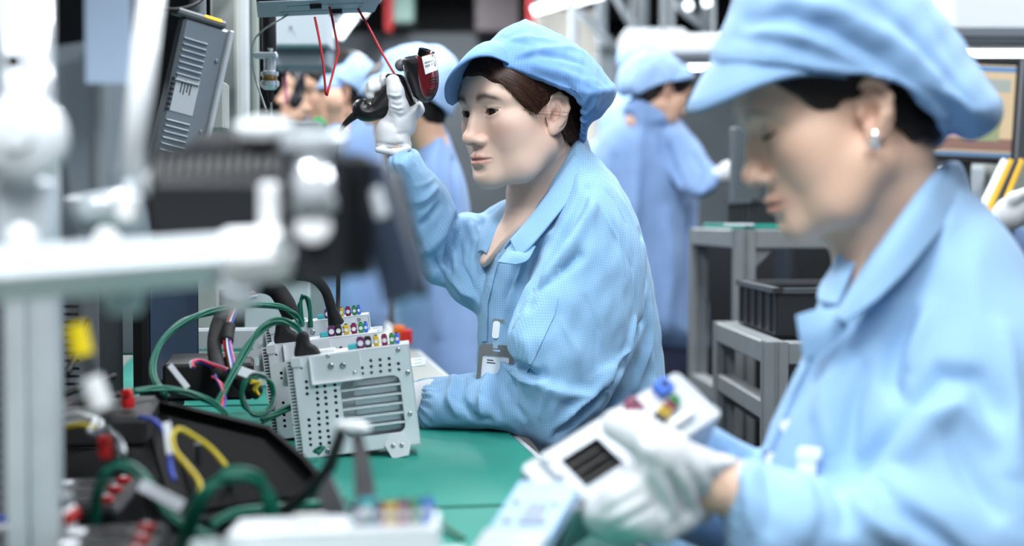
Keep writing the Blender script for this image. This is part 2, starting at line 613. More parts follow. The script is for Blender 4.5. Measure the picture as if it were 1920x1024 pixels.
def puff_field(puffs, h, k=0.015, pad=0.03):
    bx = [p.box(pad) for p in puffs]
    F = Field(np.min([b[0] for b in bx], 0), np.max([b[1] for b in bx], 0), h)
    for i, p in enumerate(puffs):
        F.put(p, getattr(p, 'k', k), i, bx[i])
    return F
def puff_uv(puffs, V, F, pid):
    F = np.asarray(F)
    fp = pid[F[:, 0]]
    out = np.zeros((len(F), F.shape[1], 2), np.float32)
    for i, p in enumerate(puffs):
        m = fp == i
        if m.any():
            q = F[m]
            out[m] = p.uv(V[q.ravel()]).reshape(len(q), F.shape[1], 2)
    return out

class Sculpt:
    """works folds, seams and panels into a finished surface"""
    def __init__(s, V, F):
        s.V = V.copy(); s.F = np.asarray(F); s.N = vnormals(s.V, s.F); s.bvh = None
    def tree(s):
        if s.bvh is None: s.bvh = BVHTree.FromPolygons(s.V.tolist(), s.F.tolist())
        return s.bvh
    def hit(s, px, py):
        o = Vector((0, 0, CAMZ)); d = (P(px, py, 1) - o).normalized()
        r = s.tree().ray_cast(o, d)
        return r
    def stroke(s, pts, wpx, amp, taper=True, sharp=1.0):
        """raise (amp>0) or crease (amp<0) the surface along a line drawn over it"""
        Q = []
        pts = [np.array(p, float) for p in pts]
        for i in range(len(pts) - 1):
            n = max(2, int(np.linalg.norm(pts[i + 1] - pts[i]) / 6))
            for j in range(n): Q.append(pts[i] + (pts[i + 1] - pts[i]) * j / n)
        Q.append(pts[-1])
        P3, A = [], []
        for i, q in enumerate(Q):
            h = s.hit(q[0], q[1])
            if h[0] is None: continue
            t = i / max(len(Q) - 1, 1)
            P3.append(list(h[0])); A.append((math.sin(math.pi * min(1, 0.08 + 0.92 * t)) ** 0.6 if taper else 1.0))
        if len(P3) < 2: return
        P3 = np.array(P3); A = np.array(A)
        d0 = float(np.mean(P3[:, 1])); w = wpx * d0 / FPX
        lo, hi = P3.min(0) - 3 * w, P3.max(0) + 3 * w
        sel = np.where(((s.V > lo) & (s.V < hi)).all(1))[0]
        best = np.full(len(sel), 1e9); wt = np.zeros(len(sel))
        Vs = s.V[sel]
        for i in range(len(P3) - 1):
            a, b = P3[i], P3[i + 1]
            if np.linalg.norm(b - a) > 0.06: continue
            e = b - a; L2 = max(e @ e, 1e-12)
            t = np.clip((Vs - a) @ e / L2, 0, 1)
            dd = np.linalg.norm(Vs - a - t[:, None] * e, axis=1)
            m = dd < best
            best[m] = dd[m]; wt[m] = (A[i] + (A[i + 1] - A[i]) * t)[m]
        g = np.exp(-((best / w) ** 2) * 1.2) if sharp == 1.0 else np.exp(-((best / w) ** sharp) * 1.2)
        s.V[sel] += s.N[sel] * (g * wt * amp)[:, None]
    def done(s):
        s.N = vnormals(s.V, s.F); s.bvh = None
    def noise(s, amp, scale, seed=0.0, stretch=(1, 1, 1)):
        q = s.V * np.array(stretch) * scale + seed
        r = np.zeros(len(s.V))
        rng = np.random.RandomState(int(seed * 10) + 5)
        for _ in range(10):
            kx = rng.normal(size=3); ph = rng.rand() * 6.28
            r += np.sin(q @ kx * 2.2 + ph)
        s.V += s.N * (r / 3.2 * amp)[:, None]
        s.done()
    def panel(s, poly, lift, thick, step=6.0, dome=0.0, smooth=False):
        """a cloth panel laid on the surface inside the outline: returns V,F,uv"""
        pl = smooth_poly(poly, 4) if smooth else np.array(poly, float)
        dense = []
        for i in range(len(pl)):
            a, b = pl[i], pl[(i + 1) % len(pl)]
            n = max(1, int(np.linalg.norm(b - a) / step))
            for j in range(n): dense.append(a + (b - a) * j / n)
        dense = np.array(dense); nb = len(dense)
        lo, hi = dense.min(0), dense.max(0)
        pts = [Vector(p) for p in dense]
        gx = np.arange(lo[0] + step / 2, hi[0], step); gy = np.arange(lo[1] + step / 2, hi[1], step)
        for x in gx:
            for y in gy:
                ins = False
                for i in range(nb):
                    a, b = dense[i], dense[(i + 1) % nb]
                    if (a[1] > y) != (b[1] > y) and x < (b[0] - a[0]) * (y - a[1]) / (b[1] - a[1]) + a[0]: ins = not ins
                if ins and np.min(np.sum((dense - (x, y)) ** 2, 1)) > (step * .45) ** 2: pts.append(Vector((x, y)))
        r = delaunay_2d_cdt(pts, [(i, (i + 1) % nb) for i in range(nb)], [], 1, 1e-6)
        v2, faces = r[0], r[2]
        dep, nrm = [], []
        for q in v2:
            h = s.hit(q[0], q[1])
            if h[0] is None: dep.append(None); nrm.append(None)
            else: dep.append(proj(h[0][0], h[0][1], h[0][2])[2]); nrm.append(h[1])
        ok = [d for d in dep if d is not None]
        md = float(np.median(ok)) if ok else 2.0
        # fill misses from nearest hit
        hits = [(q, d, n) for q, d, n in zip(v2, dep, nrm) if d is not None]
        T, B = [], []
        tov = []
        for q, d, n in zip(v2, dep, nrm):
            if d is None and hits:
                z = min(hits, key=lambda t: (t[0] - q).length); d, n = z[1], z[2]
            if d is None: d, n = md, Vector((0, -1, 0))
            p = P(q[0], q[1], d); dirc = (Vector((0, 0, CAMZ)) - p).normalized()
            off = (n * 0.5 + dirc * 0.5).normalized()
            T.append(p + off * (lift + thick)); B.append(p + off * lift); tov.append((q[0] * d / FPX, q[1] * d / FPX))
        n = len(T)
        faces = [tuple(f)[::-1] for f in faces]
        F = list(faces) + [tuple(i + n for i in f)[::-1] for f in faces]
        ed = {}
        for f in faces:
            for i in range(len(f)): ed[(f[i], f[(i + 1) % len(f)])] = 1
        for (a, b) in ed:
            if (b, a) not in ed: F.append((b, a, a + n, b + n))
        uv = []
        for f in F:
            for i in f: uv.append(tov[i % n])
        V = np.array([list(p) for p in T + B])
        return V, F, uv

def lofted(rows, name, m, parent, thick=.002, res=6, uvs=.004):
    """cloth strip through rows of points; every row runs along the strip"""
    def spl(pts, t):
        mm = len(pts) - 1; x = min(max(t * mm, 0), mm - 1e-6); i = int(x); f = x - i
        p0, p1, p2, p3 = pts[max(i - 1, 0)], pts[i], pts[i + 1], pts[min(i + 2, mm)]
        return 0.5 * ((2 * p1) + (p2 - p0) * f + (2 * p0 - 5 * p1 + 4 * p2 - p3) * f * f + (3 * p1 - p0 - 3 * p2 + p3) * f ** 3)
    n = max(len(r) for r in rows) * res
    R = [[spl(r, i / n) for i in range(n + 1)] for r in rows]
    mrow = (len(rows) - 1) * res
    G = [[spl([r[i] for r in R], j / mrow) for i in range(n + 1)] for j in range(mrow + 1)]
    V = np.array([list(p) for row in G for p in row]); w = n + 1
    F = [(j * w + i, j * w + i + 1, (j + 1) * w + i + 1, (j + 1) * w + i) for j in range(mrow) for i in range(n)]
    N = vnormals(V, np.array(F))
    V2 = np.concatenate([V + N * thick / 2, V - N * thick / 2]); k = len(V)
    F2 = F + [tuple(x + k for x in f)[::-1] for f in F]
    for i in range(n):
        F2.append((i + 1, i, i + k, i + 1 + k)); a = mrow * w
        F2.append((a + i, a + i + 1, a + i + 1 + k, a + i + k))
    for j in range(mrow):
        F2.append((j * w, (j + 1) * w, (j + 1) * w + k, j * w + k)); b = j * w + n
        F2.append((b + w, b, b + k, b + w + k))
    du = np.mean([(G[0][i + 1] - G[0][i]).length for i in range(n)]); dv = np.mean([(G[j + 1][n // 2] - G[j][n // 2]).length for j in range(mrow)])
    uv = []
    for f in F2:
        for x in f:
            x %= k; uv.append((x % w * du, x // w * dv))
    return obj(name, V2, F2, m, parent, uv=uv)

def core_body(person, chains, h=.008):
    """the limbs inside the clothes, joined to the body mesh"""
    allp = np.array([list(p) for ch, rs in chains for p in ch]); m = .09
    F = Field(allp.min(0) - m, allp.max(0) + m, h)
    for ch, rs in chains: F.chain([np.array(p) for p in ch], rs, .02)
    V, Fc, _ = F.mesh()
    return V, Fc

def spline(pts, t):
    m = len(pts) - 1; x = min(max(t * m, 0), m - 1e-6); i = int(x); f = x - i
    p0, p1, p2, p3 = pts[max(i - 1, 0)], pts[i], pts[i + 1], pts[min(i + 2, m)]
    return 0.5 * ((2 * p1) + (p2 - p0) * f + (2 * p0 - 5 * p1 + 4 * p2 - p3) * f * f + (3 * p1 - p0 - 3 * p2 + p3) * f ** 3)
def visor(I, O, m, parent, bulge=.010, nt=48, ns=8):
    """curved cap bill between its sewn edge I and its free edge O"""
    O = [P(*p) for p in O]; I = [P(*p) for p in I]
    V, F, uvv = [], [], []
    for side in (0, 1):
        for i in range(nt + 1):
            a, b = spline(I, i / nt), spline(O, i / nt)
            for j in range(ns + 1):
                f = j / ns
                p = a.lerp(b, f) + Vector((0, 0, bulge * math.sin(math.pi * f) * math.sin(math.pi * i / nt)))
                edge = .0013 if f < .97 else .0022
                V.append(p + Vector((0, 0, edge if side == 0 else -edge)) + Vector((-.0008 if side == 0 else .0008, -.0006, 0)))
    st = (nt + 1) * (ns + 1)
    for i in range(nt):
        for j in range(ns):
            k = i * (ns + 1) + j
            F.append((k, k + 1, k + ns + 2, k + ns + 1)); F.append(tuple(x + st for x in (k, k + ns + 1, k + ns + 2, k + 1)))
        k = i * (ns + 1) + ns
        F.append((k, k + st, k + ns + 1 + st, k + ns + 1))
    for f in F:
        for x in f:
            x %= st; uvv.append((x // (ns + 1) * .0036, x % (ns + 1) * .006))
    return obj('visor', V, F, m, parent, uv=uvv)
def join_into(o, body):
    bm = bmesh.new(); bm.from_mesh(body.data); bm.from_mesh(o.data); bm.to_mesh(body.data); bm.free()
    bpy.data.objects.remove(o, do_unlink=True)

# ================================================================ the hall
def bp(s, t, z=0.0):
    """bench coordinates: s across (to the right), t along the line (away)"""
    q = UX * s + VX * t
    return Vector((q.x, q.y, z))
BM = Matrix.Rotation(BYAW, 4, 'Z')
FLOORM = mat('floor_paint', (46, 52, 54), .4, var=.12, vscale=3, bump=.05)
WALLM = mat('hall_wall', (116, 122, 126), .8, var=.1, vscale=1.2)
CEILM = mat('hall_ceiling', (92, 98, 102), .85, var=.1, vscale=1.5)
ALU = mat('aluminium_profile', (200, 206, 211), .38, .3, var=.06, vscale=30)
ALUD = mat('aluminium_dull', (132, 138, 142), .5, .35, var=.08, vscale=20)
BEIGE = mat('machine_beige', (176, 180, 174), .55, var=.05, vscale=12)
GREYM = mat('machine_grey', (120, 127, 132), .55, var=.06, vscale=10)
DARKM = mat('machine_dark', (34, 38, 42), .5, var=.15, vscale=10)
WHITEM = mat('white_paint', (222, 226, 230), .45, var=.03)
TUBE = mat('lamp_tube', (240, 248, 255), .4, emit=9.0)
REDM = mat('red_paint', (150, 24, 30), .5)
TEAL = mat('teal_mat', (27, 128, 114), .6, var=.06, vscale=7, spec=.3)
def slab(name, c, size, m, kind='structure', rz=BYAW, **kw):
    M = Matrix.Translation(Vector(c)) @ Matrix.Rotation(rz, 4, 'Z')
    o = MB().box((0, 0, 0), size, M).build(name, m)
    props(o, kind=kind, **kw)
    return o
slab('floor', bp(0, 5.5, -.05), (15, 17, .1), FLOORM)
slab('ceiling', bp(0, 6.4, 3.65), (15, 15.2, .1), CEILM)
slab('wall_back', bp(0, 13.8, 1.8), (15, .1, 3.7), WALLM)
slab('wall_left', bp(-7.45, 5.5, 1.8), (.1, 17, 3.7), WALLM)
slab('wall_right', bp(7.45, 5.5, 1.8), (.1, 17, 3.7), WALLM)
LAMPLAB = ['white twin-tube ceiling lamp over the raised scanner', 'white twin-tube ceiling lamp over the far end of the near bench', 'white twin-tube ceiling lamp over the foreground woman', 'white twin-tube ceiling lamp over the aisle beside the woman with the scanner',
           'white twin-tube ceiling lamp over the standing worker', 'white twin-tube ceiling lamp over the camera rig', 'white twin-tube ceiling lamp behind the photographer', 'white twin-tube ceiling lamp over the monitor at the right edge', 'white twin-tube ceiling lamp over the far right machines',
           'white twin-tube ceiling lamp over the machines left of the bench', 'white twin-tube ceiling lamp over the white frames at the back', 'white twin-tube ceiling lamp over the dark machine cabinets at the back']
def lamp(x, y, z, L, i):
    t = thing('tube_lamp', (x, y, z), LAMPLAB[i], 'lamp', 'tube lamps over the lines', BYAW)
    M = Matrix.Translation((x, y, z)) @ BM
    mb = MB().prism([(-.13, 0.0), (.13, 0.0), (.09, .07), (-.09, .07)], -L / 2, L / 2, M @ Matrix.Rotation(math.radians(90), 4, 'X')); mb.build('housing', WHITEM, t)
    for s in (-.05, .05): MB().cyl(M @ Vector((s, -L / 2 + .03, -.018)), M @ Vector((s, L / 2 - .03, -.018)), .014, n=12).build('tube', TUBE, t, smooth=True)
    for s in (-L * .35, L * .35): MB().cyl(M @ Vector((0, s, .07)), M @ Vector((0, s, 3.6 - z)), .006, n=6).build('rod', ALUD, t)
for i, (x, y, z, L) in enumerate(LAMPS): lamp(x, y, z, L, i)
INNER = mat('dark_inside', (14, 15, 17), .7)

# ================================================================ people: heads
SKIN = mat('skin', (214, 178, 158), 0.48, spec=0.4, sss=0.12, attr='tint', bump=0.06, bscale=420)
def hair_mat(name, dark, light, d):
    m = mat(name, dark, 0.45, spec=0.35)
    nt = m.node_tree; L = nt.links.new; b = nt.nodes['Principled BSDF']
    d = Vector(d).normalized(); e1 = d.orthogonal().normalized(); e2 = d.cross(e1)
    tc = nt.nodes.new('ShaderNodeTexCoord'); cb = nt.nodes.new('ShaderNodeCombineXYZ')
    for i, (v, s) in enumerate(((d, 9.0), (e1, 330.0), (e2, 330.0))):
        dt = nt.nodes.new('ShaderNodeVectorMath'); dt.operation = 'DOT_PRODUCT'; dt.inputs[1].default_value = v * s
        L(tc.outputs['Object'], dt.inputs[0]); L(dt.outputs['Value'], cb.inputs[i])
    n = nt.nodes.new('ShaderNodeTexNoise'); n.inputs['Scale'].default_value = 1.0; n.inputs['Detail'].default_value = 4
    L(cb.outputs[0], n.inputs['Vector'])
    r = nt.nodes.new('ShaderNodeMapRange'); r.inputs['From Min'].default_value = .35; r.inputs['From Max'].default_value = .72
    L(n.outputs['Fac'], r.inputs['Value'])
    mx = nt.nodes.new('ShaderNodeMix'); mx.data_type = 'RGBA'
    mx.inputs['A'].default_value = (*lin(dark), 1); mx.inputs['B'].default_value = (*lin(light), 1)
    L(r.outputs[0], mx.inputs['Factor']); L(mx.outputs['Result'], b.inputs['Base Color'])
    bp = nt.nodes.new('ShaderNodeBump'); bp.inputs['Strength'].default_value = .6; bp.inputs['Distance'].default_value = .001
    L(n.outputs['Fac'], bp.inputs['Height']); L(bp.outputs['Normal'], b.inputs['Normal'])
    return m
HAIRM = hair_mat('dark_hair', (16, 12, 12), (44, 34, 32), (.9, .1, -.42))
HAIRB = hair_mat('brown_hair', (34, 20, 15), (84, 50, 35), (.9, .1, -.42))
EYEW = mat('eye_white', (160, 150, 144), 0.25)
IRIS = mat('iris', (30, 20, 15), 0.12)
LASH = mat('lash', (26, 19, 17), 0.6)

def rotm(yaw, pitch, roll):
    return np.array(Matrix.Rotation(math.radians(yaw), 3, 'Z') @ Matrix.Rotation(math.radians(pitch), 3, 'X') @ Matrix.Rotation(math.radians(roll), 3, 'Y'))
def hairline(y, pts):
    return np.interp(y, [p[0] for p in pts], [p[1] for p in pts])
HL = [(-.11, .079), (-.096, .068), (-.080, .050), (-.064, .030), (-.049, .010), (-.040, .000), (-.031, -.003), (-.022, .002), (-.010, .012), (.012, .010), (.022, -.022), (.034, -.042), (.06, -.054), (.12, -.06)]

def head_mesh(fr, h, neck, neck_r, detail=True, eye_open=1.0, mouth=0.0, extra=None, skin=(224, 192, 175), fat=1.0, ears=(1, -1), brow=.9):
    """one continuous head and neck; local frame: -y is the face, +x the person's left, z up; origin between the ears"""
    R = fr.R
    corners = [fr.w((x, y, z)) for x in (-.095, .095) for y in (-.135, .115) for z in (-.12, .14)] + [np.array(p) + s * r for p, r in zip(neck, neck_r) for s in (-1, 1)]
    if extra is not None:
        b = extra.box(0.01); corners += [b[0], b[1]]
    lo, hi = np.min(corners, 0) - 3 * h, np.max(corners, 0) + 3 * h
    F = Field(lo, hi, h)
    E = lambda c, r, k=0.0, mode='add', Rl=None: F.ell(fr.w(c), r, k, 0, R if Rl is None else R @ np.array(Rl), mode)
    C = lambda pts, rs, k=0.0, mode='add': F.chain([fr.w(p) for p in pts], rs, k, 0, mode)
    E((0, .008, .046), (.073, .093, .078))
    E((0, -.040, -.010), (.060, .057, .082), .03)
    E((0, -.048, .052), (.060, .050, .046), .02)
    for s in (1, -1):
        E((s * .040, -.057, -.010), (.027, .031, .026), .02)
        E((s * .038, -.047, -.044), (.027 * fat, .031, .031), .025)
        C([(s * .051 * fat, -.010, -.048), (s * .040 * fat, -.048, -.076), (s * .013, -.079, -.085)], [.019, .018, .015], .026)
    E((0, -.080, -.082), (.022, .017, .017), .02)
    E((0, -.079, -.056), (.027, .023, .024), .015)
    # nose
    C([(0, -.086, .022), (0, -.0955, .000), (0, -.1085, -.022)], [.0080, .0085, .0105], .014)
    E((0, -.1105, -.0250), (.0125, .0105, .0105), .006)
    for s in (1, -1):
        E((s * .0140, -.1000, -.0285), (.0085, .0110, .0082), .005)
        C([(s * .012, -.088, .031), (s * .032, -.086, .036), (s * .050, -.071, .030)], [.006, .006, .005], .018)
        E((s * .033, -.1080, .0115), (.021, .0125, .0100), .014, 'sub')
        E((s * .020, -.1025, -.006), (.008, .006, .016), .012, 'sub')
    if detail:
        for s in (1, -1):
            E((s * .0065, -.1090, -.0365), (.0040, .0060, .0030), .003, 'sub')
            C([(s * .0232, -.100, -.026), (s * .0245, -.098, -.036)], [.0012, .001], .005, 'sub')
            # eyelids
            ce = fr.w((s * .0312, -.0795, .0115))
            E((s * .0312, -.0795, .0115), (.0152, .0142, .0137), .005)
            if eye_open > 0:
                def alm(X, Y, Z, s=s):
                    q = [(X - fr.o[0]) * R[0, i] + (Y - fr.o[1]) * R[1, i] + (Z - fr.o[2]) * R[2, i] for i in range(3)]
                    qx = q[0] * s - .0312
                    qz = q[2] - .0112 - qx * 0.10
                    w = np.clip(1 - (qx / .0140) ** 2, 0, 1) ** 0.75
                    return np.maximum(np.maximum(qz - .0054 * eye_open * w, -.0042 * eye_open * w - qz), np.maximum(np.abs(qx) - .0138, q[1] + .084))
                m = .02
                F.put(alm, .0012, 0, (ce - m, ce + m), 'sub')
                # lid crease
                C([(s * (.0315 + .0155 * t), -.0950 + .010 * t * t + (.003 if abs(t) > .8 else 0), .0185 - .0052 * t * t + .0015 * t) for t in (-.9, -.5, 0, .5, .95)], [.0004, .0008, .0009, .0008, .0004], .0035, 'sub')
            else:
                C([(s * (.0315 + .0140 * t), -.0940 + .008 * t * t, .0060 + .003 * t * t) for t in (-1, -.5, 0, .5, 1)], [.0004, .0007, .0008, .0007, .0004], .003, 'sub')
        # lips
        C([(-.0225, -.0930, -.0575), (-.011, -.1005, -.0545), (-.004, -.1028, -.0530), (0, -.1022, -.0537), (.004, -.1028, -.0530), (.011, -.1005, -.0545), (.0225, -.0930, -.0575)], [.0015, .0028, .0034, .0032, .0034, .0028, .0015], .006)
        C([(-.018, -.0935, -.0603), (-.008, -.1005, -.0630), (0, -.1020, -.0637), (.008, -.1005, -.0630), (.018, -.0935, -.0603)], [.0015, .0040, .0046, .0040, .0015], .006)
        C([(-.0245, -.0935, -.0572 + mouth), (-.011, -.1045, -.0582), (0, -.1068, -.0580), (.011, -.1045, -.0582), (.0245, -.0935, -.0572 + mouth)], [.0008, .0010, .0010, .0010, .0008], .0035, 'sub')
        E((0, -.1050, -.0735), (.015, .006, .0045), .008, 'sub')
        C([(0, -.1075, -.042), (0, -.1065, -.050)], [.0022, .0022], .005, 'sub')
    for s in ears:
        u = np.array((0, .22, .975)); bk0 = np.array((0, .975, -.22)); out0 = np.array((s, 0, 0))
        a = math.radians(24)
        bk = bk0 * math.cos(a) + out0 * math.sin(a); ou = out0 * math.cos(a) - bk0 * math.sin(a)
        c0 = np.array((s * .0685, -.002, -.001))
        q = lambda up, b, o=0.0: tuple(c0 + (u * up + bk * b + ou * o) * .94)
        Rl = np.stack([u, bk, ou], 1)
        E(q(0, .009, .001), (.029, .0175, .0050), .006, 'add', Rl)
        E(q(.012, .010, .0090), (.010, .0065, .0048), .003, 'sub', Rl)
        E(q(-.004, .005, .007), (.012, .0085, .0075), .003, 'sub', Rl)
        C([q(.002, -.004, .002), q(.014, -.009, .003), q(.026, -.004, .005), q(.0315, .008, .007), (q(.025, .020, .008)), q(.010, .0245, .008), q(-.006, .021, .007), q(-.018, .0135, .005)], [.0032, .0034, .0036, .0038, .0038, .0036, .0034, .0034], .003)
        C([q(.018, .010, .005), q(.006, .0165, .006), q(-.008, .0145, .006), q(-.014, .008, .005)], [.0022, .0028, .0028, .0025], .003)
        E(q(.016, .000, -.001), (.012, .009, .0045), .004, 'add', Rl)
        E(q(-.025, .004, .003), (.0095, .0085, .0045), .004, 'add', Rl)
        E(q(-.003, -.006, .005), (.0055, .0035, .0035), .003, 'add', Rl)
    F.chain([np.array(p) for p in neck], neck_r, .03)
    if extra is not None:
        F.put(extra, .02, 0, extra.box(.03))
    V, Fc, _ = F.mesh()
    V = relax(V, Fc, 1, .35)
    # skin colouring, with shade painted into eyelids, lip line and nostrils
    q = fr.l(V)
    c = np.array(lin(skin))[None, :].repeat(len(V), 0)
    def tint(mask, rgb, a):
        m = np.clip(mask, 0, 1)[:, None] * a
        c[:] = c * (1 - m) + np.array(lin(rgb)) * m
    g = lambda x, y, z, rx, ry, rz: np.exp(-(((q[:, 0] - x) / rx) ** 2 + ((q[:, 1] - y) / ry) ** 2 + ((q[:, 2] - z) / rz) ** 2))
    for s in (1, -1):
        tint(g(s * .042, -.08, -.018, .022, .03, .018), (212, 150, 138), .35)
        tint(g(s * .07, .01, 0, .012, .03, .03), (222, 160, 140), .35)
        if detail:
            # eyebrow
            bx = q[:, 0] * s
            cz = .0325 + .004 * np.sin(np.clip((bx - .012) / .04, 0, 1) * math.pi) - .005 * np.clip((bx - .034) / .02, 0, 1)
            th = .0062 - .0022 * np.clip((bx - .020) / .03, 0, 1)
            m = np.exp(-((q[:, 2] - cz) / th) ** 2) * np.clip((bx - .009) / .008, 0, 1) * np.clip((.054 - bx) / .008, 0, 1) * (q[:, 1] < -.05)
            tint(m, (66, 52, 48), brow)
            tint(g(s * .0315, -.092, .011, .017, .02, .0055), (150, 112, 98), .30)  # eyelid shading put into the tint
    tint(np.exp(-((q[:, 0] / .024) ** 4) - ((q[:, 2] + .0579) / .0082) ** 4) * (q[:, 1] < -.085), (186, 116, 108), .7)
    tint(g(0, -.115, -.022, .014, .02, .012), (216, 160, 140), .3)
    if detail:
        tint(np.exp(-((q[:, 0] / .021) ** 4) - ((q[:, 2] + .0579) / .0016) ** 2) * (q[:, 1] < -.085), (96, 44, 44), .8)  # shade between the lips, then in the nostrils, painted dark
        for s in (1, -1): tint(g(s * .0062, -.109, -.0325, .004, .008, .0035), (70, 34, 28), .8)
    return V, Fc, c

def eyes(person, fr, gaze, opened=True, sides=(1, -1)):
    g = Vector(fr.R @ np.array(gaze)).normalized()
    for s in sides:
        c = Vector(fr.w((s * .0312, -.0795, .0115)))
        e = MB().ball(c, .0126, 14).build('eye', EYEW, person, smooth=True)
        n = 20; V = []; F = []
        u = g.orthogonal().normalized(); w = g.cross(u)
        for i, (ang, r) in enumerate(((0, .0129), (13, .0129), (27, .0128), (39, .0127))):
            for k in range(n):
                t = 2 * math.pi * k / n; a = math.radians(ang)
                V.append(c + (g * math.cos(a) + (u * math.cos(t) + w * math.sin(t)) * math.sin(a)) * r)
        for i in range(3):
            for k in range(n): F.append((i * n + k, i * n + (k + 1) % n, (i + 1) * n + (k + 1) % n, (i + 1) * n + k))
        obj('iris', V, F, IRIS, e)
        pts = [fr.w((s * (.0315 + .0142 * t), -.0928 + .0085 * t * t, .0163 - .0052 * t * t + .0014 * t)) for t in (-1, -.6, -.2, .2, .6, 1.12)]
        MB().tube(pts, [.0004, .0006, .0007, .0008, .0008, .0003], 6).build('eyelashes', LASH, e, smooth=True)

def hair_mesh(fr, h, line=HL, off=.004, bun=None, spread=0.0):
    R = fr.R
    cs = [fr.w((x, y, z)) for x in (-.1, .1) for y in (-.12, .14) for z in (-.11, .15)]
    F = Field(np.min(cs, 0), np.max(cs, 0), h)
    F.ell(fr.w((0, .008, .046)), (.073 + off, .093 + off, .078 + off), 0, 0, R)
    F.ell(fr.w((0, -.048, .052)), (.060 + off, .050 + off, .046 + off), .02, 0, R)
    F.ell(fr.w((0, -.040, -.005)), (.058 + off, .052 + off * .6, .080), .03, 0, R)
    F.ell(fr.w((0, .040, -.030)), (.058, .048, .055), .03, 0, R)
    if bun: F.ell(fr.w(bun[0]), bun[1], .02, 0, R)
    def clip(X, Y, Z):
        q = [(X - fr.o[0]) * R[0, i] + (Y - fr.o[1]) * R[1, i] + (Z - fr.o[2]) * R[2, i] for i in range(3)]
        wob = .0022 * np.sin(q[0] * 150 + q[1] * 90) + .0014 * np.sin(q[1] * 300)
        return (hairline(q[1] + 0 * q[0], line) + wob - q[2]) * .75
    F.put(clip, .004, 0, None, 'and')
    V, Fc, _ = F.mesh()
    return relax(V, Fc, 1, .4), Fc

def cap_mesh(fr, h, crown, rim, thick=.006, folds=None):
    """crown: Puff (or list) of the cloth cap; rim(y) height of its open edge in the head frame; hollow shell"""
    R = fr.R
    cr = crown if isinstance(crown, list) else [crown]
    F = puff_field(cr, h, .02)
    X, Y, Z = F.coords((slice(None),) * 3)
    q = [(X - fr.o[0]) * R[0, i] + (Y - fr.o[1]) * R[1, i] + (Z - fr.o[2]) * R[2, i] for i in range(3)]
    G = F.F.copy()
    F.F = smax(np.maximum(G, -(G + thick + h * .8)), ((rim(q[1] + 0 * q[0]) - q[2]) * .85).astype(np.float32), .002)
    V, Fc, pid = F.mesh()
    # drop the inner side pieces that never show is not needed: the shell is closed
    return V, Fc, pid

# ================================================================ the woman with the scanner (in focus)
CAPM = grid_cloth('cap_cloth', (112, 155, 206), (72, 112, 168), .0037, .36)
COATM = grid_cloth('coat_cloth', (140, 181, 214), (78, 124, 172), .0038, .46)
GLOVE = mat('knit_glove', (212, 214, 217), 0.85, spec=.2, bump=.25, bscale=900, sheen=.2)

CF = Frame3(P(1040, 211, 2.16) + Vector((-.045, .056, 0)), rotm(-52, 8, 0))
woman = thing('person', P(1150, 1000, 2.3) * 1.0, 'woman in light blue checked coat and cap holding up a black handheld scanner', 'person')
woman.location.z = 0.0
def center_head():
    fr = CF
    neck = [fr.w((0, .015, -.05)), P(1035, 330, 2.27), P(1040, 420, 2.29)]
    chest = Puff([(962, 335), (1070, 300), (1075, 360), (1010, 430), (950, 470), (912, 500), (899, 490), (915, 455), (945, 400)], [(960, 380, 2.26), (905, 500, 2.245), (1060, 330, 2.26)], .036, .034)
    V, F, c = head_mesh(fr, .0014, neck, [.050, .050, .060], True, 1.0, -.0012, chest)
    obj('body', V, F, SKIN, woman, col=c)
    eyes(woman, fr, (.24, -1, -.16))
    V, F = hair_mesh(fr, .002)
    hair = obj('hair', V, F, HAIRB, woman)
    rng = random.Random(4)
    mb = MB()
    for i in range(16):
        y0 = -.075 + .045 * rng.random(); z0 = .03 + .03 * rng.random()
        a = (.0685 + .004 * rng.random(), y0, z0)
        b = (.0725, -.03 + .02 * rng.random(), .006 + .008 * rng.random())
        m = (.0745, (y0 + b[1]) / 2, (z0 + b[2]) / 2 - .004)
        mb.tube([fr.w(a), fr.w(m), fr.w(b)], [.0002, .0003, .0001], 4, 5)
    for i in range(4):
        j = rng.random(); e = rng.random()
        mb.tube([fr.w((.066, -.055 + .01 * j, .012 - .010 * e)), fr.w((.0735, -.03, .007 - .008 * e)), fr.w((.0785 + .004 * j, -.004, .004 - .010 * e)), fr.w((.088, .016, -.004 - .012 * j)), fr.w((.078, .034, -.016 - .02 * e))], [.0003, .0002, .0002, .0002, .0001], 4, 6)
    for i in range(0):
        x = .03 + .035 * rng.random(); y = .045 + .035 * rng.random()
        mb.tube([fr.w((x, y, -.05)), fr.w((x + .004, y + .006, -.078)), fr.w((x + .006 * rng.random(), y + .008 * rng.random(), -.088 - .01 * rng.random()))], [.0005, .0004, .0001], 4, 5)
    mb.tube([fr.w((.064, -.062, .006)), fr.w((.066, -.058, -.01)), fr.w((.064, -.054, -.028))], [.0004, .0003, .0001], 4, 5)
    for i in range(90):
        t = rng.random(); y0 = -.098 + .040 * t; z0 = float(hairline(y0, HL)) + .010 + .006 * rng.random()
        xs = lambda y, z: .0755 * math.sqrt(max(0.02, 1 - ((y + .012) / .098) ** 2 - ((z - .02) / .13) ** 2)) + .0012
        y1 = y0 + .010 + .022 * rng.random(); z1 = float(hairline(y1, HL)) - .001 - .005 * rng.random()
        ym, zm = (y0 + y1) / 2, (z0 + z1) / 2 + .002
        mb.tube([fr.w((xs(y0, z0), y0, z0)), fr.w((xs(ym, zm) + .001, ym, zm)), fr.w((xs(y1, z1), y1, z1))], [.0004, .00035, .0001], 4, 4)
    mb.build('loose_strands', HAIRB, hair, smooth=True)
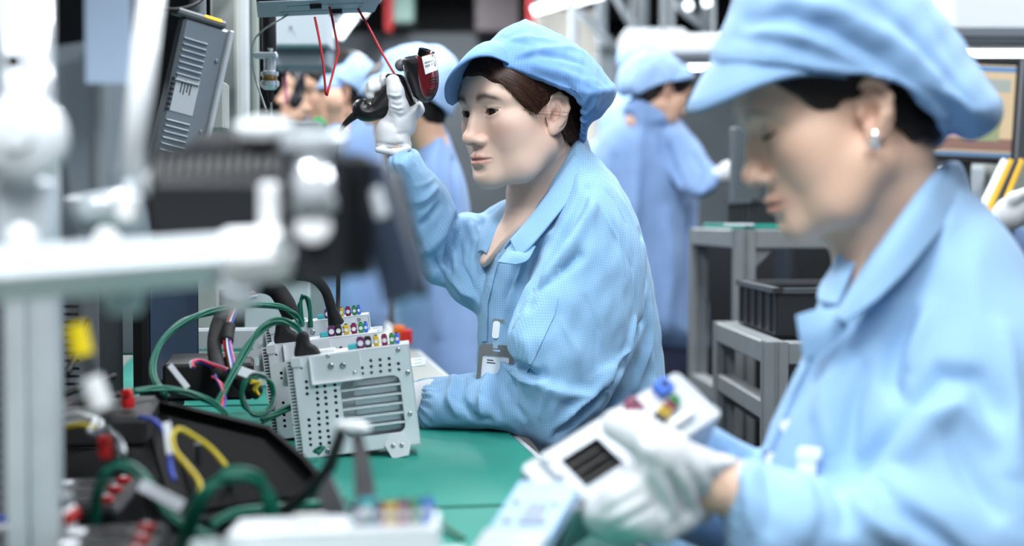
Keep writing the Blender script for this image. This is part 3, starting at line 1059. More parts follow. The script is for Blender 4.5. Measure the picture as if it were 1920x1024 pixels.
def center_cap():
    fr = CF
    crown = Puff([(884, 118), (902, 96), (930, 66), (957, 47), (978, 39), (986, 36), (994, 40), (1021, 51), (1060, 70), (1095, 93), (1122, 120), (1142, 147), (1156, 166), (1150, 190), (1132, 214), (1102, 243), (1085, 330), (1060, 420), (940, 420), (895, 320), (884, 180)],
                 [(1020, 150, 2.225)], .106, .058)
    rim = lambda y: .030 - .66 * np.clip(y, -.068, 0) - np.minimum(1.15 * np.maximum(y, 0), .070 + .15 * np.maximum(y, 0))
    V, F, pid = cap_mesh(fr, .0026, crown, rim)
    S = Sculpt(V, F)
    for pts, w, a in (([(975, 112), (1010, 102), (1060, 108), (1100, 124)], 9, -.0045), ([(975, 104), (1020, 92), (1070, 88), (1100, 100)], 10, .003),
                      ([(1000, 122), (1050, 135), (1090, 150), (1135, 160)], 10, .003), ([(1010, 140), (1060, 160), (1100, 185)], 8, -.003),
                      ([(985, 40), (1000, 60), (1015, 85)], 8, -.0025), ([(950, 75), (1000, 68), (1050, 80)], 10, .0025),
                      ([(1040, 150), (1065, 185), (1085, 215)], 7, .003), ([(1060, 150), (1085, 190), (1098, 222)], 7, -.003),
                      ([(1110, 140), (1120, 180), (1108, 225)], 9, .003), ([(1156, 166), (1120, 170), (1090, 150)], 7, .002),
                      ([(930, 66), (960, 78), (1000, 84)], 8, -.002)):
        S.stroke(pts, w, a)
    S.done()
    # elastic gathers along the back edge
    q = fr.l(S.V)
    d = np.abs(q[:, 2] - rim(q[:, 1]))
    ang = np.arctan2(q[:, 0], q[:, 1])
    m = np.exp(-(d / .014) ** 2) * np.clip((q[:, 1] - .005) / .03, 0, 1)
    S.V += S.N * (m * .0026 * np.sin(ang * 46))[:, None]
    S.noise(.0007, 55, 2.0)
    uv = puff_uv([crown], S.V, F, pid * 0)
    cap = obj('cap', S.V, F, CAPM, woman, uv=uv)
    # visor: a curved bill sewn to the front edge
    O = [(978, 134, 2.150), (950, 117, 2.118), (918, 105, 2.088), (886, 108, 2.070), (860, 124, 2.070), (842, 145, 2.085), (834, 166, 2.110), (836, 188, 2.145), (848, 196, 2.185)]
    I = [(985, 122, 2.172), (972, 98, 2.172), (948, 82, 2.168), (926, 80, 2.168), (908, 92, 2.165), (898, 110, 2.185), (893, 130, 2.205), (892, 150, 2.230), (892, 168, 2.250)]
    visor(I, O, CAPM, cap)
center_head()
center_cap()

# ---------------------------------------------------------------- her coat
torso = Puff([(1083, 258), (1112, 288), (1150, 328), (1182, 385), (1206, 450), (1222, 530), (1234, 610), (1245, 690), (1258, 770), (1285, 900), (1310, 1090), (1110, 1090), (1055, 930), (1015, 850), (960, 790), (905, 730), (898, 650), (900, 580), (910, 520), (938, 440), (962, 385), (985, 372), (1030, 322), (1058, 280)],
             [(1080, 300, 2.26), (950, 450, 2.27), (1150, 900, 2.30)], .125, .10, uvaxis=((1080, 300), (1090, 900)))
uarm = Puff([(1082, 345), (1130, 345), (1176, 400), (1200, 470), (1206, 540), (1196, 620), (1172, 690), (1130, 750), (1080, 805), (1020, 815), (985, 770), (965, 700), (950, 640), (965, 585), (1000, 510), (1040, 420)],
            [(1120, 380, 2.17), (1060, 720, 2.10), (1180, 600, 2.16)], .082, .075, uvaxis=((1120, 380), (1060, 760)))
farm = Puff([(1170, 680), (1140, 745), (1090, 805), (1035, 844), (985, 820), (940, 809), (880, 808), (830, 807), (798, 806), (780, 782), (778, 740), (783, 716), (830, 708), (880, 700), (925, 688), (950, 650), (1010, 650), (1090, 660)],
            [(1080, 740, 2.10), (800, 750, 2.17), (1000, 780, 2.10)], .062, .055, uvaxis=((1100, 730), (800, 755)))
rup = Puff([(985, 372), (962, 370), (930, 386), (903, 401), (878, 399), (860, 404), (845, 430), (815, 480), (795, 505), (805, 528), (832, 536), (852, 560), (880, 578), (906, 580), (930, 540), (960, 460)],
           [(960, 430, 2.35), (830, 500, 2.33), (900, 570, 2.30)], .070, .06, uvaxis=((960, 430), (820, 520)))
rfo = Puff([(726, 302), (770, 278), (800, 312), (830, 345), (850, 380), (862, 410), (868, 450), (858, 500), (838, 540), (808, 530), (786, 505), (768, 440), (748, 370)],
           [(750, 300, 2.24), (830, 500, 2.33), (790, 420, 2.29)], .060, .052, uvaxis=((830, 510), (755, 295)))
def center_coat():
    pf = [torso, uarm, farm, rup, rfo]
    uarm.k = .035; farm.k = .022; rup.k = .02; rfo.k = .012
    F = puff_field(pf, .0038)
    # neck opening
    hole = Puff([(1050, 262), (1078, 262), (1060, 300), (1010, 385), (960, 440), (925, 478), (905, 490), (915, 450), (950, 395), (975, 360), (1010, 320)], [(1000, 380, 2.20)], .10, .03)
    F.put(hole, .004, 0, hole.box(.01), 'sub')
    V, Fc, pid = F.mesh()
    S = Sculpt(V, Fc)
    st = S.stroke
    # big drag folds from the near shoulder
    st([(1105, 350), (1060, 430), (1015, 505), (975, 570), (955, 625)], 14, -0.0160)
    st([(1110, 385), (1075, 450), (1035, 510), (995, 570)], 15, 0.0128)
    st([(1085, 480), (1045, 510), (1005, 550), (985, 590)], 12, -0.0160)
    st([(1030, 440), (985, 500), (960, 560), (945, 610)], 10, 0.0112)
    st([(1000, 430), (965, 500), (945, 560), (935, 620)], 9, -0.0096)
    # back of the upper arm against the back
    st([(1200, 430), (1212, 520), (1206, 600), (1180, 670), (1140, 735)], 11, -0.0208)
    st([(1190, 600), (1165, 690), (1125, 748)], 9, 0.0112)
    st([(1170, 690), (1120, 750), (1070, 795), (1030, 830)], 9, -0.0160)
    st([(1215, 560), (1212, 650), (1190, 740)], 12, 0.0112)
    # elbow crease between upper arm and forearm
    st([(945, 655), (965, 690), (1000, 705), (1030, 700)], 12, -0.0160)
    st([(930, 660), (945, 680), (980, 712), (1020, 715)], 8, 0.0096)
    st([(985, 640), (1000, 690), (1025, 730), (1010, 790)], 10, 0.0064)
    st([(1000, 720), (1060, 740), (1110, 745), (1160, 700)], 14, 0.0096)
    st([(960, 720), (965, 760), (985, 790)], 9, -0.0096)
    st([(930, 700), (922, 740), (940, 790)], 9, -0.008)
    st([(915, 700), (900, 745), (905, 790)], 9, 0.0096)
    st([(870, 705), (862, 745), (885, 780), (930, 792)], 8, -0.007)
    st([(850, 708), (842, 750), (860, 785)], 9, 0.0096)
    st([(1050, 800), (1090, 760), (1130, 740)], 10, 0.0096)
    # lower back pleats
    st([(1180, 760), (1190, 860), (1220, 1000)], 14, -0.0160)
    st([(1150, 790), (1140, 880), (1160, 1000)], 14, 0.0160)
    st([(1225, 720), (1240, 820), (1270, 960)], 12, 0.0128)
    # far arm
    st([(858, 405), (848, 440), (838, 480), (845, 520)], 7, -0.0224)
    st([(838, 400), (828, 440), (800, 470)], 12, 0.0096)
    st([(855, 440), (862, 490), (885, 540), (900, 570)], 8, -0.0112)
    st([(880, 410), (890, 450), (915, 480)], 10, 0.0096)
    st([(845, 520), (870, 548), (895, 560)], 8, 0.0096)
    st([(820, 350), (800, 370), (775, 385)], 8, 0.0080)
    st([(825, 385), (805, 410), (785, 430)], 8, -0.0112)
    st([(840, 410), (822, 445), (800, 470), (785, 480)], 9, 0.0112)
    st([(812, 480), (822, 505), (835, 530)], 8, -0.0096)
    st([(900, 405), (930, 430), (945, 460)], 9, 0.0064)
    # sharper creases inside the soft folds
    for pts, w, a in (([(1098, 362), (1055, 440), (1012, 512), (972, 580)], 4, -.0045), ([(1080, 484), (1040, 514), (1002, 556)], 4, -.006), ([(1000, 440), (968, 500), (948, 556)], 3.5, -.004), ([(1192, 590), (1168, 676), (1130, 742)], 4, -.005),
                      ([(1165, 694), (1110, 756), (1060, 806)], 4, -.005), ([(940, 662), (962, 694), (1000, 712)], 4, -.006), ([(1130, 400), (1160, 450), (1172, 520)], 6, .003), ([(1150, 420), (1185, 500), (1190, 580)], 5, -.003),
                      ([(1050, 600), (1080, 660), (1090, 720)], 7, .003), ([(1100, 560), (1120, 620), (1115, 690)], 8, -.003), ([(1180, 800), (1195, 900), (1225, 1000)], 5, -.006), ([(848, 420), (838, 462), (842, 505)], 3.5, -.006),
                      ([(818, 372), (796, 392), (776, 402)], 4, -.004), ([(900, 420), (880, 460), (878, 510)], 5, -.004), ([(920, 420), (908, 470), (900, 520)], 5, .004), ([(870, 470), (885, 520), (900, 555)], 4, -.004), ([(820, 330), (800, 345), (770, 352)], 4, .003), ([(1228, 640), (1236, 740), (1256, 860)], 5, -.005)):
        st(pts, w, a)
    # shoulder yoke seam, arm-hole seam, pocket edge, yoke
    st([(1078, 320), (1110, 335), (1150, 375), (1175, 420)], 2.5, -.0025, False)
    st([(1100, 345), (1085, 400), (1050, 455), (1010, 520)], 3, -.002, False)
    S.done()
    # cuffs: gathers at the elastic ends
    u, v, d = proj(S.V[:, 0], S.V[:, 1], S.V[:, 2])
    ax = np.array((30.0, 70.0)); ax /= np.linalg.norm(ax)
    t = (u - 748) * ax[0] + (v - 292) * ax[1]; ac = (u - 748) * -ax[1] + (v - 292) * ax[0]
    m = np.exp(-((t - 4) / 26.0) ** 2) * (u < 830) * (v < 370)
    S.V += S.N * (m * .0022 * np.sin(np.arctan2(ac * d / FPX, (d - 2.24)) * 24 + t * .1))[:, None]
    m = np.exp(-((u - 790) / 16.0) ** 2) * (v > 690) * (v < 810)
    S.V += S.N * (m * .0026 * np.sin(np.arctan2((v - 752) * d / FPX, (d - 2.17)) * 22 + u * .12))[:, None]
    S.done()
    S.noise(.0016, 22, 1.0); S.noise(.0007, 60, 3.0)
    uv = puff_uv(pf, S.V, Fc, pid)
    coat = obj('coat', S.V, Fc, COATM, woman, uv=uv)
    # pocket on the upper sleeve, with a double-stitched edge
    V, F, uvp = S.panel([(1000, 540), (1046, 558), (1040, 590), (988, 700), (974, 668), (960, 622), (970, 588)], .0006, .0022)
    obj('pocket', V, F, COATM, coat, uv=uvp, smooth=True, autos=50)
    # placket down the front
    V, F, uvp = S.panel([(926, 470), (940, 478), (928, 520), (916, 570), (914, 640), (904, 640), (905, 575), (913, 515)], .0006, .0025)
    obj('placket', V, F, COATM, coat, uv=uvp, smooth=True, autos=50)
    return coat, S
ccoat, CS = center_coat()
def center_collar():
    # near half: stands at the neck, folds over and lies on the shoulder down to a pointed tip
    top = [P(1092, 262, 2.30), P(1088, 270, 2.24), P(1070, 300, 2.185), P(1030, 362, 2.150), P(985, 420, 2.135), P(957, 452, 2.135)]
    fold = [P(1100, 262, 2.30), P(1096, 272, 2.235), P(1078, 306, 2.172), P(1038, 368, 2.136), P(992, 428, 2.122), P(960, 458, 2.124)]
    low = [P(1108, 290, 2.29), P(1112, 306, 2.22), P(1090, 346, 2.150), P(1046, 402, 2.118), P(1000, 458, 2.108), P(972, 486, 2.112)]
    ins = [P(1084, 285, 2.30), P(1076, 296, 2.24), P(1056, 326, 2.20), P(1016, 386, 2.170), P(972, 440, 2.150), P(946, 466, 2.150)]
    lofted([ins, top, fold, low], 'collar', COATM, ccoat, .0035)
    # turned-up tip by the throat
    tip = [[P(960, 456, 2.132), P(946, 476, 2.128), P(934, 492, 2.125)], [P(985, 468, 2.118), P(968, 478, 2.110), P(948, 494, 2.112)], [P(1004, 462, 2.108), P(990, 488, 2.104), P(968, 496, 2.106)]]
    lofted(tip, 'collar_tip', COATM, ccoat, .003)
    # far half
    a = [P(968, 366, 2.31), P(950, 398, 2.28), P(932, 434, 2.245), P(912, 476, 2.225)]
    b = [P(960, 366, 2.33), P(938, 392, 2.29), P(918, 430, 2.255), P(903, 470, 2.235)]
    c = [P(940, 388, 2.345), P(916, 410, 2.30), P(900, 444, 2.265), P(896, 474, 2.245)]
    lofted([a, b, c], 'collar', COATM, ccoat, .003)
center_collar()

# ---------------------------------------------------------------- gloves, wrist, badge
def center_hands():
    palm = Puff([(704, 272), (704, 245), (710, 228), (724, 216), (731, 195), (737, 180), (752, 182), (765, 200), (778, 195), (789, 196), (783, 217), (773, 243), (767, 252), (770, 262), (771, 276), (760, 282), (735, 286), (713, 287), (706, 283)], [(740, 230, 2.245)], .026, .024)
    F = puff_field([palm], .0016, .01, .06)
    C = lambda pts, rs, k=.006: F.chain([np.array(P(*p)) for p in pts], rs, k)
    C([(760, 236, 2.243), (748, 200, 2.226), (742, 172, 2.220), (737, 153, 2.222)], [.017, .0140, .0120, .0112], .008)
    C([(784, 206, 2.262), (772, 176, 2.290), (742, 148, 2.292), (722, 146, 2.275), (721, 154, 2.262)], [.0105, .0095, .009, .0085, .008], .004)
    C([(776, 214, 2.265), (756, 186, 2.292), (726, 158, 2.294), (707, 156, 2.275), (707, 164, 2.262)], [.0105, .0095, .009, .0085, .008], .004)
    C([(766, 220, 2.266), (742, 196, 2.292), (716, 166, 2.292), (697, 160, 2.272), (697, 168, 2.260)], [.0105, .009, .009, .008, .0075], .004)
    C([(752, 228, 2.266), (730, 210, 2.290), (710, 182, 2.290), (692, 172, 2.272), (694, 180, 2.262)], [.010, .0085, .008, .0075, .007], .004)
    # rolled cuff
    C([(709, 281, 2.222), (740, 286, 2.216), (766, 278, 2.224)], [.005, .005, .005], .006)
    V, Fc, _ = F.mesh()
    S = Sculpt(V, Fc)
    for pts, w, a in (([(726, 183), (742, 188), (756, 184)], 3.5, -.003), ([(727, 193), (744, 198), (758, 196)], 3.5, -.003), ([(730, 202), (746, 209), (760, 206)], 3.5, -.0025),
                      ([(726, 176), (742, 180), (755, 177)], 3, .002), ([(735, 210), (750, 220), (768, 214)], 5, -.0025), ([(720, 225), (735, 232), (745, 246)], 5, -.002), ([(706, 268), (740, 274), (768, 267)], 4, -.003), ([(762, 250), (752, 252), (740, 250)], 4, -.002)):
        S.stroke(pts, w, a)
    S.done()
    obj('glove', S.V, Fc, GLOVE, woman)
    # resting hand on the mat, behind the metal unit
    z = .744 + .014
    F = Field(P(700, 800, 2.05) - Vector((.05, .1, .05)), P(810, 700, 2.3) + Vector((.05, .06, .06)), .0025)
    b = P(782, 748, 2.17)
    w = lambda dx, dy, dz: np.array((b.x + dx, b.y + dy, z + dz))
    F.chain([w(.02, 0, .03), w(-.02, -.005, .018), w(-.06, -.01, .012)], [.026, .028, .022], .01)
    for i, (dy, L) in enumerate(((-.030, .045), (-.012, .055), (.008, .052), (.026, .042))):
        F.chain([w(-.045, dy * .8, .010), w(-.07 - L * .3, dy, .012), w(-.07 - L, dy * 1.1, .001)], [.011, .0095, .008], .006)
    F.chain([w(-.01, -.024, .012), w(-.03, -.05, .004), w(-.055, -.058, .001)], [.013, .011, .009], .008)
    V, Fc, _ = F.mesh()
    obj('glove', V, Fc, GLOVE, woman)
    V, Fc = core_body(woman, [([P(1040, 420, 2.29), P(960, 420, 2.36), P(840, 515, 2.33), P(757, 312, 2.25), P(746, 278, 2.245)], [.05, .018, .016, .019, .0200]),
                              ([P(1040, 420, 2.29), P(1120, 420, 2.20), P(1075, 745, 2.11), P(830, 752, 2.165), P(790, 755, 2.17)], [.05, .025, .022, .018, .018]),
                              ([P(1040, 420, 2.29), P(1090, 640, 2.30), P(1160, 960, 2.32)], [.06, .06, .07])])
    o = obj('limbs', V, Fc, SKIN, woman, col=np.array(lin((214, 180, 160)))[None, :].repeat(len(V), 0))
    join_into(o, [c for c in woman.children if c.name.startswith('body')][0])
center_hands()
BADGE_G = mat('badge_grey', (112, 112, 110), .5); WHITE_P = mat('white_plastic', (232, 234, 236), .4); PAPER = mat('paper', (228, 232, 238), .8); INK = mat('ink', (60, 62, 70), .8)
STEEL = mat('steel_bright', (190, 194, 198), .3, 1.0)
badge = thing('name_badge', P(922, 690, 2.13), 'grey name badge with white clip on the front of the checked coat', 'badge')
def make_badge():
    d = 2.128
    M = Matrix.Translation(P(930, 618, d)) @ Matrix.Rotation(math.radians(6), 4, 'Y') @ Matrix.Rotation(math.radians(90), 4, 'X')
    s = d / FPX
    MB().prism(rplate(13 * s, 32 * s, 5 * s), 0, .006, M).build('clip', WHITE_P, badge, autos=30, smooth=True)
    MB().prism(rplate(22 * s, 8 * s, 2 * s, cx=3 * s, cy=16 * s), -.002, .004, M).build('clip_jaw', STEEL, badge)
    MB().box((2 * s, -24 * s, .002), (9 * s, 22 * s, .001), M).build('strap', mat('clear_strap', (150, 180, 200), .3), badge)
    M2 = Matrix.Translation(P(928, 690, d + .004)) @ Matrix.Rotation(math.radians(5), 4, 'Y') @ Matrix.Rotation(math.radians(90), 4, 'X')
    mb = MB(); holed_plate(mb, rplate(66 * s, 88 * s, 8 * s), [rplate(50 * s, 62 * s, 3 * s, cy=-8 * s)[::-1], rplate(14 * s, 4 * s, 1.5 * s, 3, cy=33 * s)[::-1]], 0, .004, M2)
    mb.build('holder', BADGE_G, badge, autos=30)
    MB().box((0, -8 * s, .0012), (54 * s, 66 * s, .001), M2).build('card', PAPER, badge)
    mb = MB()
    for i, (x, y, w) in enumerate(((-10, 14, 12), (-8, 9, 16))): mb.box((x * s, y * s, .0019), (w * s, 2 * s, .0003), M2)
    mb.build('print', INK, badge)
make_badge()

# ================================================================ the black scanner in the raised hand
BLACKP = mat('black_plastic', (22, 22, 25), .38, spec=.45)
REDP = mat('dark_red_plastic', (92, 22, 28), .3, spec=.5, coat=.3)
GLASSB = mat('black_glass', (10, 12, 15), .08)
RUBBER = mat('black_rubber', (20, 20, 22), .6)
def puffobj(name, poly, dep, T, R, m, parent, h=.0015, smooth=True, strokes=(), step=1.0, relaxn=1):
    p = Puff(poly, dep, T, R, smooth, step)
    F = puff_field([p], h, 0, .01)
    V, Fc, _ = F.mesh()
    V = relax(V, Fc, relaxn, .5)
    if strokes:
        S = Sculpt(V, Fc)
        for a in strokes: S.stroke(*a)
        S.done(); V = S.V
    return obj(name, V, Fc, m, parent), V, Fc
scanner = thing('barcode_scanner', P(740, 200, 2.25), 'black and dark red handheld barcode scanner gripped in the raised white glove', 'scanner')
def make_scanner():
    handle = [(662, 196), (672, 186), (684, 186), (692, 194), (704, 180), (722, 160), (738, 146), (758, 146), (770, 176), (778, 198), (764, 206), (745, 212), (728, 218), (712, 224), (694, 228), (676, 226), (662, 214)]
    puffobj('handle', handle, [(740, 180, 2.258), (670, 205, 2.262)], .019, .017, BLACKP, scanner, .0014)
    neck = [(722, 141), (740, 138), (757, 142), (768, 165), (780, 196), (764, 200), (750, 188), (735, 165)]
    puffobj('trigger_housing', neck, 2.248, .016, .012, BLACKP, scanner, .0014)
    head = [(755, 112), (764, 106), (779, 103), (797, 95), (811, 94), (815, 104), (820, 125), (823, 145), (821, 168), (811, 187), (796, 193), (779, 184), (768, 163), (760, 137)]
    puffobj('head_shell', head, [(760, 140, 2.238), (820, 140, 2.205)], .026, .016, BLACKP, scanner, .0013)
    red = [(779, 104), (799, 97), (812, 100), (821, 145), (816, 175), (800, 188), (784, 176), (776, 140)]
    puffobj('red_cover', red, [(779, 140, 2.222), (820, 140, 2.196)], .0225, .012, REDP, scanner, .0013)
    # window rim at the top end
    c = P(799, 99, 2.204); ax = (P(806, 90, 2.200) - P(800, 112, 2.206)).normalized()
    MB().lathe(c - ax * .006, ax, [(0, .0125), (.010, .0128), (.0105, .0118), (.007, .0108), (.006, .0)], 28).build('scan_window', GLASSB, scanner, smooth=True, autos=40)
    # sticker
    lab = Sculpt(*puff_surface(red, [(779, 140, 2.222), (820, 140, 2.196)], .0225, .012))
    V, F, uv = lab.panel([(791, 107), (813, 101), (820, 131), (798, 140)], .0003, .0004, 4)
    st = obj('sticker', V, F, PAPER, scanner, smooth=False)
    for q in ([(796, 117), (812, 112), (813, 115), (797, 120)], [(797, 123), (806, 120), (807, 124), (798, 127)], [(808, 119), (815, 117), (816, 122), (809, 124)]):
        V, F, uv = lab.panel(q, .0008, .0002, 4)
        obj('print', V, F, mat('grey_ink', (150, 152, 158), .8), st, smooth=False)
    for i in range(3):
        V, F, uv = lab.panel([(806, 146 + i * 5), (818, 143 + i * 5), (818, 145 + i * 5), (806, 148 + i * 5)], .0003, .0006, 3)
        obj('rib', V, F, BLACKP, scanner)
    for i in range(3):
        V, F, uv = lab.panel([(804, 168 + i * 5), (815, 165 + i * 5), (815, 167 + i * 5), (804, 170 + i * 5)], .0003, .0006, 3)
        obj('rib', V, F, BLACKP, scanner)
    MB().tube([P(756, 122, 2.215), P(762, 150, 2.213), P(772, 176, 2.214), P(784, 190, 2.212)], .0012, 6).build('seam_trim', mat('chrome_dark', (120, 122, 126), .2, 1.0), scanner, smooth=True)
    MB().tube([P(672, 212, 2.262), P(658, 222, 2.264), P(643, 238, 2.268), P(634, 262, 2.272), P(630, 310, 2.28), P(636, 420, 2.30), P(634, 560, 2.34)], [.0075, .006, .0038, .0027, .0025, .0025, .0025], 10, 10).build('cord', RUBBER, scanner, smooth=True)
    MB().ball(P(752, 122, 2.25), .010, 10).build('cord_lug', mat('grey_plastic', (110, 112, 116), .5), scanner, smooth=True)
def puff_surface(poly, dep, T, R, h=.0016):
    p = Puff(poly, dep, T, R, True, 1.0); F = puff_field([p], h, 0, .01); V, Fc, _ = F.mesh(); return V, Fc
make_scanner()

# ================================================================ the woman in the foreground looking down at the unit in her hands
COATF = grid_cloth('near_coat_cloth', (146, 183, 218), (102, 146, 192), .0052, .22)
CAPF = grid_cloth('near_cap_cloth', (138, 174, 213), (100, 140, 188), .0050, .2)
FF = Frame3(P(1634, 205, 1.36) + Vector((-.009, .068, 0)), rotm(-85, 21, 0))
fwoman = thing('person', (P(1700, 900, 1.45).x, P(1700, 900, 1.45).y, 0), 'woman in the foreground with a drop earring, head bowed over the white unit she holds', 'person')
def front_head():
    fr = FF
    neck = [fr.w((0, .02, -.05)), P(1650, 380, 1.46), P(1680, 520, 1.50)]
    chest = Puff([(1580, 430), (1640, 380), (1720, 380), (1680, 480), (1600, 580), (1575, 560)], [(1640, 450, 1.46)], .05, .05)
    V, F, c = head_mesh(fr, .002, neck, [.052, .053, .065], True, 0.0, 0.0, chest, skin=(226, 188, 164), ears=(1, -1), brow=.45)
    body = obj('body', V, F, SKIN, fwoman, col=c)
    V, F = hair_mesh(fr, .0028, [(y, z + (.012 if -.09 < y < -.015 else 0)) for y, z in HL], .005)
    obj('hair', V, F, HAIRM, fwoman)
    for s in (1,):
        pts = [fr.w((s * (.0315 + .0142 * t), -.0945 + .0085 * t * t, .0080 + .003 * t * t)) for t in (-1, -.6, -.2, .2, .6, 1.1)]
        MB().tube(pts, [.001, .0018, .0022, .0022, .0020, .0006], 6).build('eyelashes', LASH, fwoman, smooth=True)
    V, Fc = core_body(fwoman, [([P(1680, 520, 1.50), P(1850, 560, 1.38), P(1890, 1060, 1.28), P(1440, 940, 1.29), P(1340, 905, 1.285)], [.05, .022, .022, .026, .0275]),
                               ([P(1680, 520, 1.50), P(1560, 640, 1.60), P(1520, 960, 1.55), P(1340, 900, 1.46)], [.05, .022, .020, .018]),
                               ([P(1680, 520, 1.50), P(1740, 1100, 1.50)], [.06, .07])])
    o = obj('limbs', V, Fc, SKIN, fwoman, col=np.array(lin((224, 186, 162)))[None, :].repeat(len(V), 0))
    join_into(o, body)
def front_cap():
    fr = FF
    crown = Puff([(1330, 110), (1350, 60), (1385, -20), (1440, -80), (1540, -120), (1640, -110), (1715, -40), (1770, 30), (1822, 105), (1862, 165), (1880, 205), (1866, 240), (1822, 262), (1780, 252), (1740, 330), (1700, 480), (1480, 480), (1400, 330), (1350, 180)],
                 [(1600, 100, 1.43)], .108, .078)
    rim = lambda y: .030 - .52 * y - 8.5 * np.maximum(y, 0) ** 2
    V, F, pid = cap_mesh(fr, .0034, crown, rim)
    S = Sculpt(V, F)
    for pts, w, a in (([(1400, 40), (1480, 30), (1560, 60), (1640, 105), (1720, 165), (1775, 215)], 20, -.009), ([(1380, 70), (1470, 85), (1560, 115), (1640, 140)], 14, -.004), ([(1430, 55), (1520, 70), (1610, 110)], 20, .006),
                      ([(1480, 0), (1580, 25), (1680, 85), (1770, 160)], 24, .008), ([(1640, 10), (1720, 80), (1800, 170), (1840, 220)], 18, -.005), ([(1690, 150), (1740, 200), (1790, 240)], 12, .005), ([(1600, 20), (1600, 40), (1605, 50)], 22, -.003)):
        S.stroke(pts, w, a)
    S.done(); S.noise(.0012, 40, 4.0)
    cap = obj('cap', S.V, F, CAPF, fwoman, uv=puff_uv([crown], S.V, F, pid * 0))
    O = [(1606, 146, 1.356), (1540, 138, 1.335), (1480, 142, 1.325), (1420, 160, 1.328), (1362, 186, 1.345), (1312, 206, 1.375), (1288, 208, 1.42), (1296, 200, 1.465), (1340, 190, 1.51)]
    I = [(1625, 128, 1.370), (1560, 100, 1.362), (1490, 75, 1.365), (1430, 68, 1.375), (1390, 76, 1.39), (1368, 88, 1.41), (1360, 94, 1.43), (1366, 96, 1.46), (1392, 100, 1.49)]
    visor(I, O, CAPF, cap, .014)
def front_coat():
    t = Puff([(1772, 306), (1812, 348), (1868, 408), (1940, 520), (2000, 700), (2060, 1120), (1400, 1120), (1412, 920), (1426, 855), (1448, 795), (1474, 738), (1502, 672), (1520, 610), (1560, 505), (1592, 440), (1650, 440), (1705, 375)],
             [(1650, 500, 1.47), (1850, 500, 1.47), (1600, 900, 1.45)], .13, .10)
    u = Puff([(1770, 470), (1845, 430), (1930, 520), (1995, 660), (2025, 860), (2010, 1090), (1820, 1120), (1720, 1010), (1650, 905), (1640, 800), (1680, 690), (1725, 570)],
             [(1850, 480, 1.40), (1900, 1050, 1.29), (1700, 800, 1.34)], .075, .065, uvaxis=((1840, 460), (1880, 1050)))
    f = Puff([(1364, 912), (1378, 880), (1402, 864), (1444, 872), (1530, 888), (1600, 905), (1700, 880), (1860, 930), (1920, 1100), (1420, 1130), (1376, 1060), (1356, 990), (1354, 945)],
             [(1370, 930, 1.295), (1880, 1050, 1.285)], .062, .055, uvaxis=((1880, 1040), (1360, 930)))
    r = Puff([(1286, 818), (1312, 802), (1345, 806), (1420, 846), (1480, 900), (1500, 1000), (1440, 1070), (1340, 1040), (1260, 1010), (1200, 985), (1230, 930)],
             [(1280, 880, 1.42), (1460, 960, 1.52)], .05, .05, uvaxis=((1460, 960), (1280, 880)))
    pf = [t, u, f, r]
    u.k = .03; f.k = .02; r.k = .012
    F = puff_field(pf, .0055)
    F.chain([np.array(P(1668, 620, 1.60)), np.array(P(1545, 940, 1.56))], [.055, .052], .03, 0)
    hole = Puff([(1770, 300), (1745, 330), (1690, 400), (1640, 470), (1590, 560), (1572, 590), (1560, 560), (1585, 470), (1600, 420), (1660, 400)], [(1650, 440, 1.40)], .12, .03)
    F.put(hole, .006, 0, hole.box(.01), 'sub')
    V, Fc, pid = F.mesh()
    S = Sculpt(V, Fc); st = S.stroke
    st([(1705, 590), (1680, 650), (1668, 710), (1690, 760)], 20, -.014)
    st([(1740, 580), (1720, 640), (1700, 700)], 22, .010)
    st([(1860, 770), (1830, 710), (1760, 700), (1700, 760), (1640, 850), (1610, 900)], 22, -.015)
    st([(1850, 820), (1800, 760), (1740, 790), (1690, 870)], 26, .013)
    st([(1620, 700), (1600, 760), (1590, 840), (1610, 890)], 18, -.010)
    st([(1560, 700), (1550, 780), (1560, 860)], 24, .009)
    st([(1640, 900), (1690, 950), (1760, 1010), (1810, 1060)], 18, -.015)
    st([(1600, 930), (1640, 980), (1700, 1024)], 20, .012)
    st([(1560, 890), (1590, 950), (1580, 1010)], 16, -.010)
    st([(1500, 890), (1520, 960), (1500, 1024)], 18, .009)
    st([(1440, 875), (1452, 940), (1440, 1010)], 16, -.009)
    st([(1400, 880), (1404, 950), (1410, 1010)], 12, .008)
    st([(1640, 560), (1600, 640), (1560, 720), (1530, 790)], 16, .006)
    st([(1880, 620), (1905, 760), (1900, 900)], 24, .010)
    st([(1780, 820), (1820, 900), (1880, 980)], 22, -.010)
    st([(1350, 815), (1370, 850), (1360, 890)], 12, -.008)
    st([(1790, 400), (1740, 470), (1690, 540)], 20, .006)
    S.done()
    u_, v_, d_ = proj(S.V[:, 0], S.V[:, 1], S.V[:, 2])
    m = np.exp(-((u_ - 1356) / 24.0) ** 2) * (v_ > 840) * (v_ < 1080) * (d_ < 1.38)
    S.V += S.N * (m * .003 * np.sin(np.arctan2((v_ - 950) * d_ / FPX, (d_ - 1.295)) * 16 + u_ * .08))[:, None]
    S.done(); S.noise(.0022, 16, 6.0)
    coat = obj('coat', S.V, Fc, COATF, fwoman, uv=puff_uv(pf, S.V, Fc, pid))
    V, F, uv = S.panel([(1512, 665), (1530, 660), (1470, 790), (1448, 850), (1432, 850), (1450, 795)], .001, .003, 8)
    obj('placket', V, F, COATF, coat, uv=uv)
    # collar: near half with pointed tip, lapel, far half
    ins = [P(1768, 345, 1.52), P(1752, 352, 1.44), P(1712, 398, 1.385), P(1660, 470, 1.355), P(1610, 545, 1.345), P(1578, 598, 1.345)]
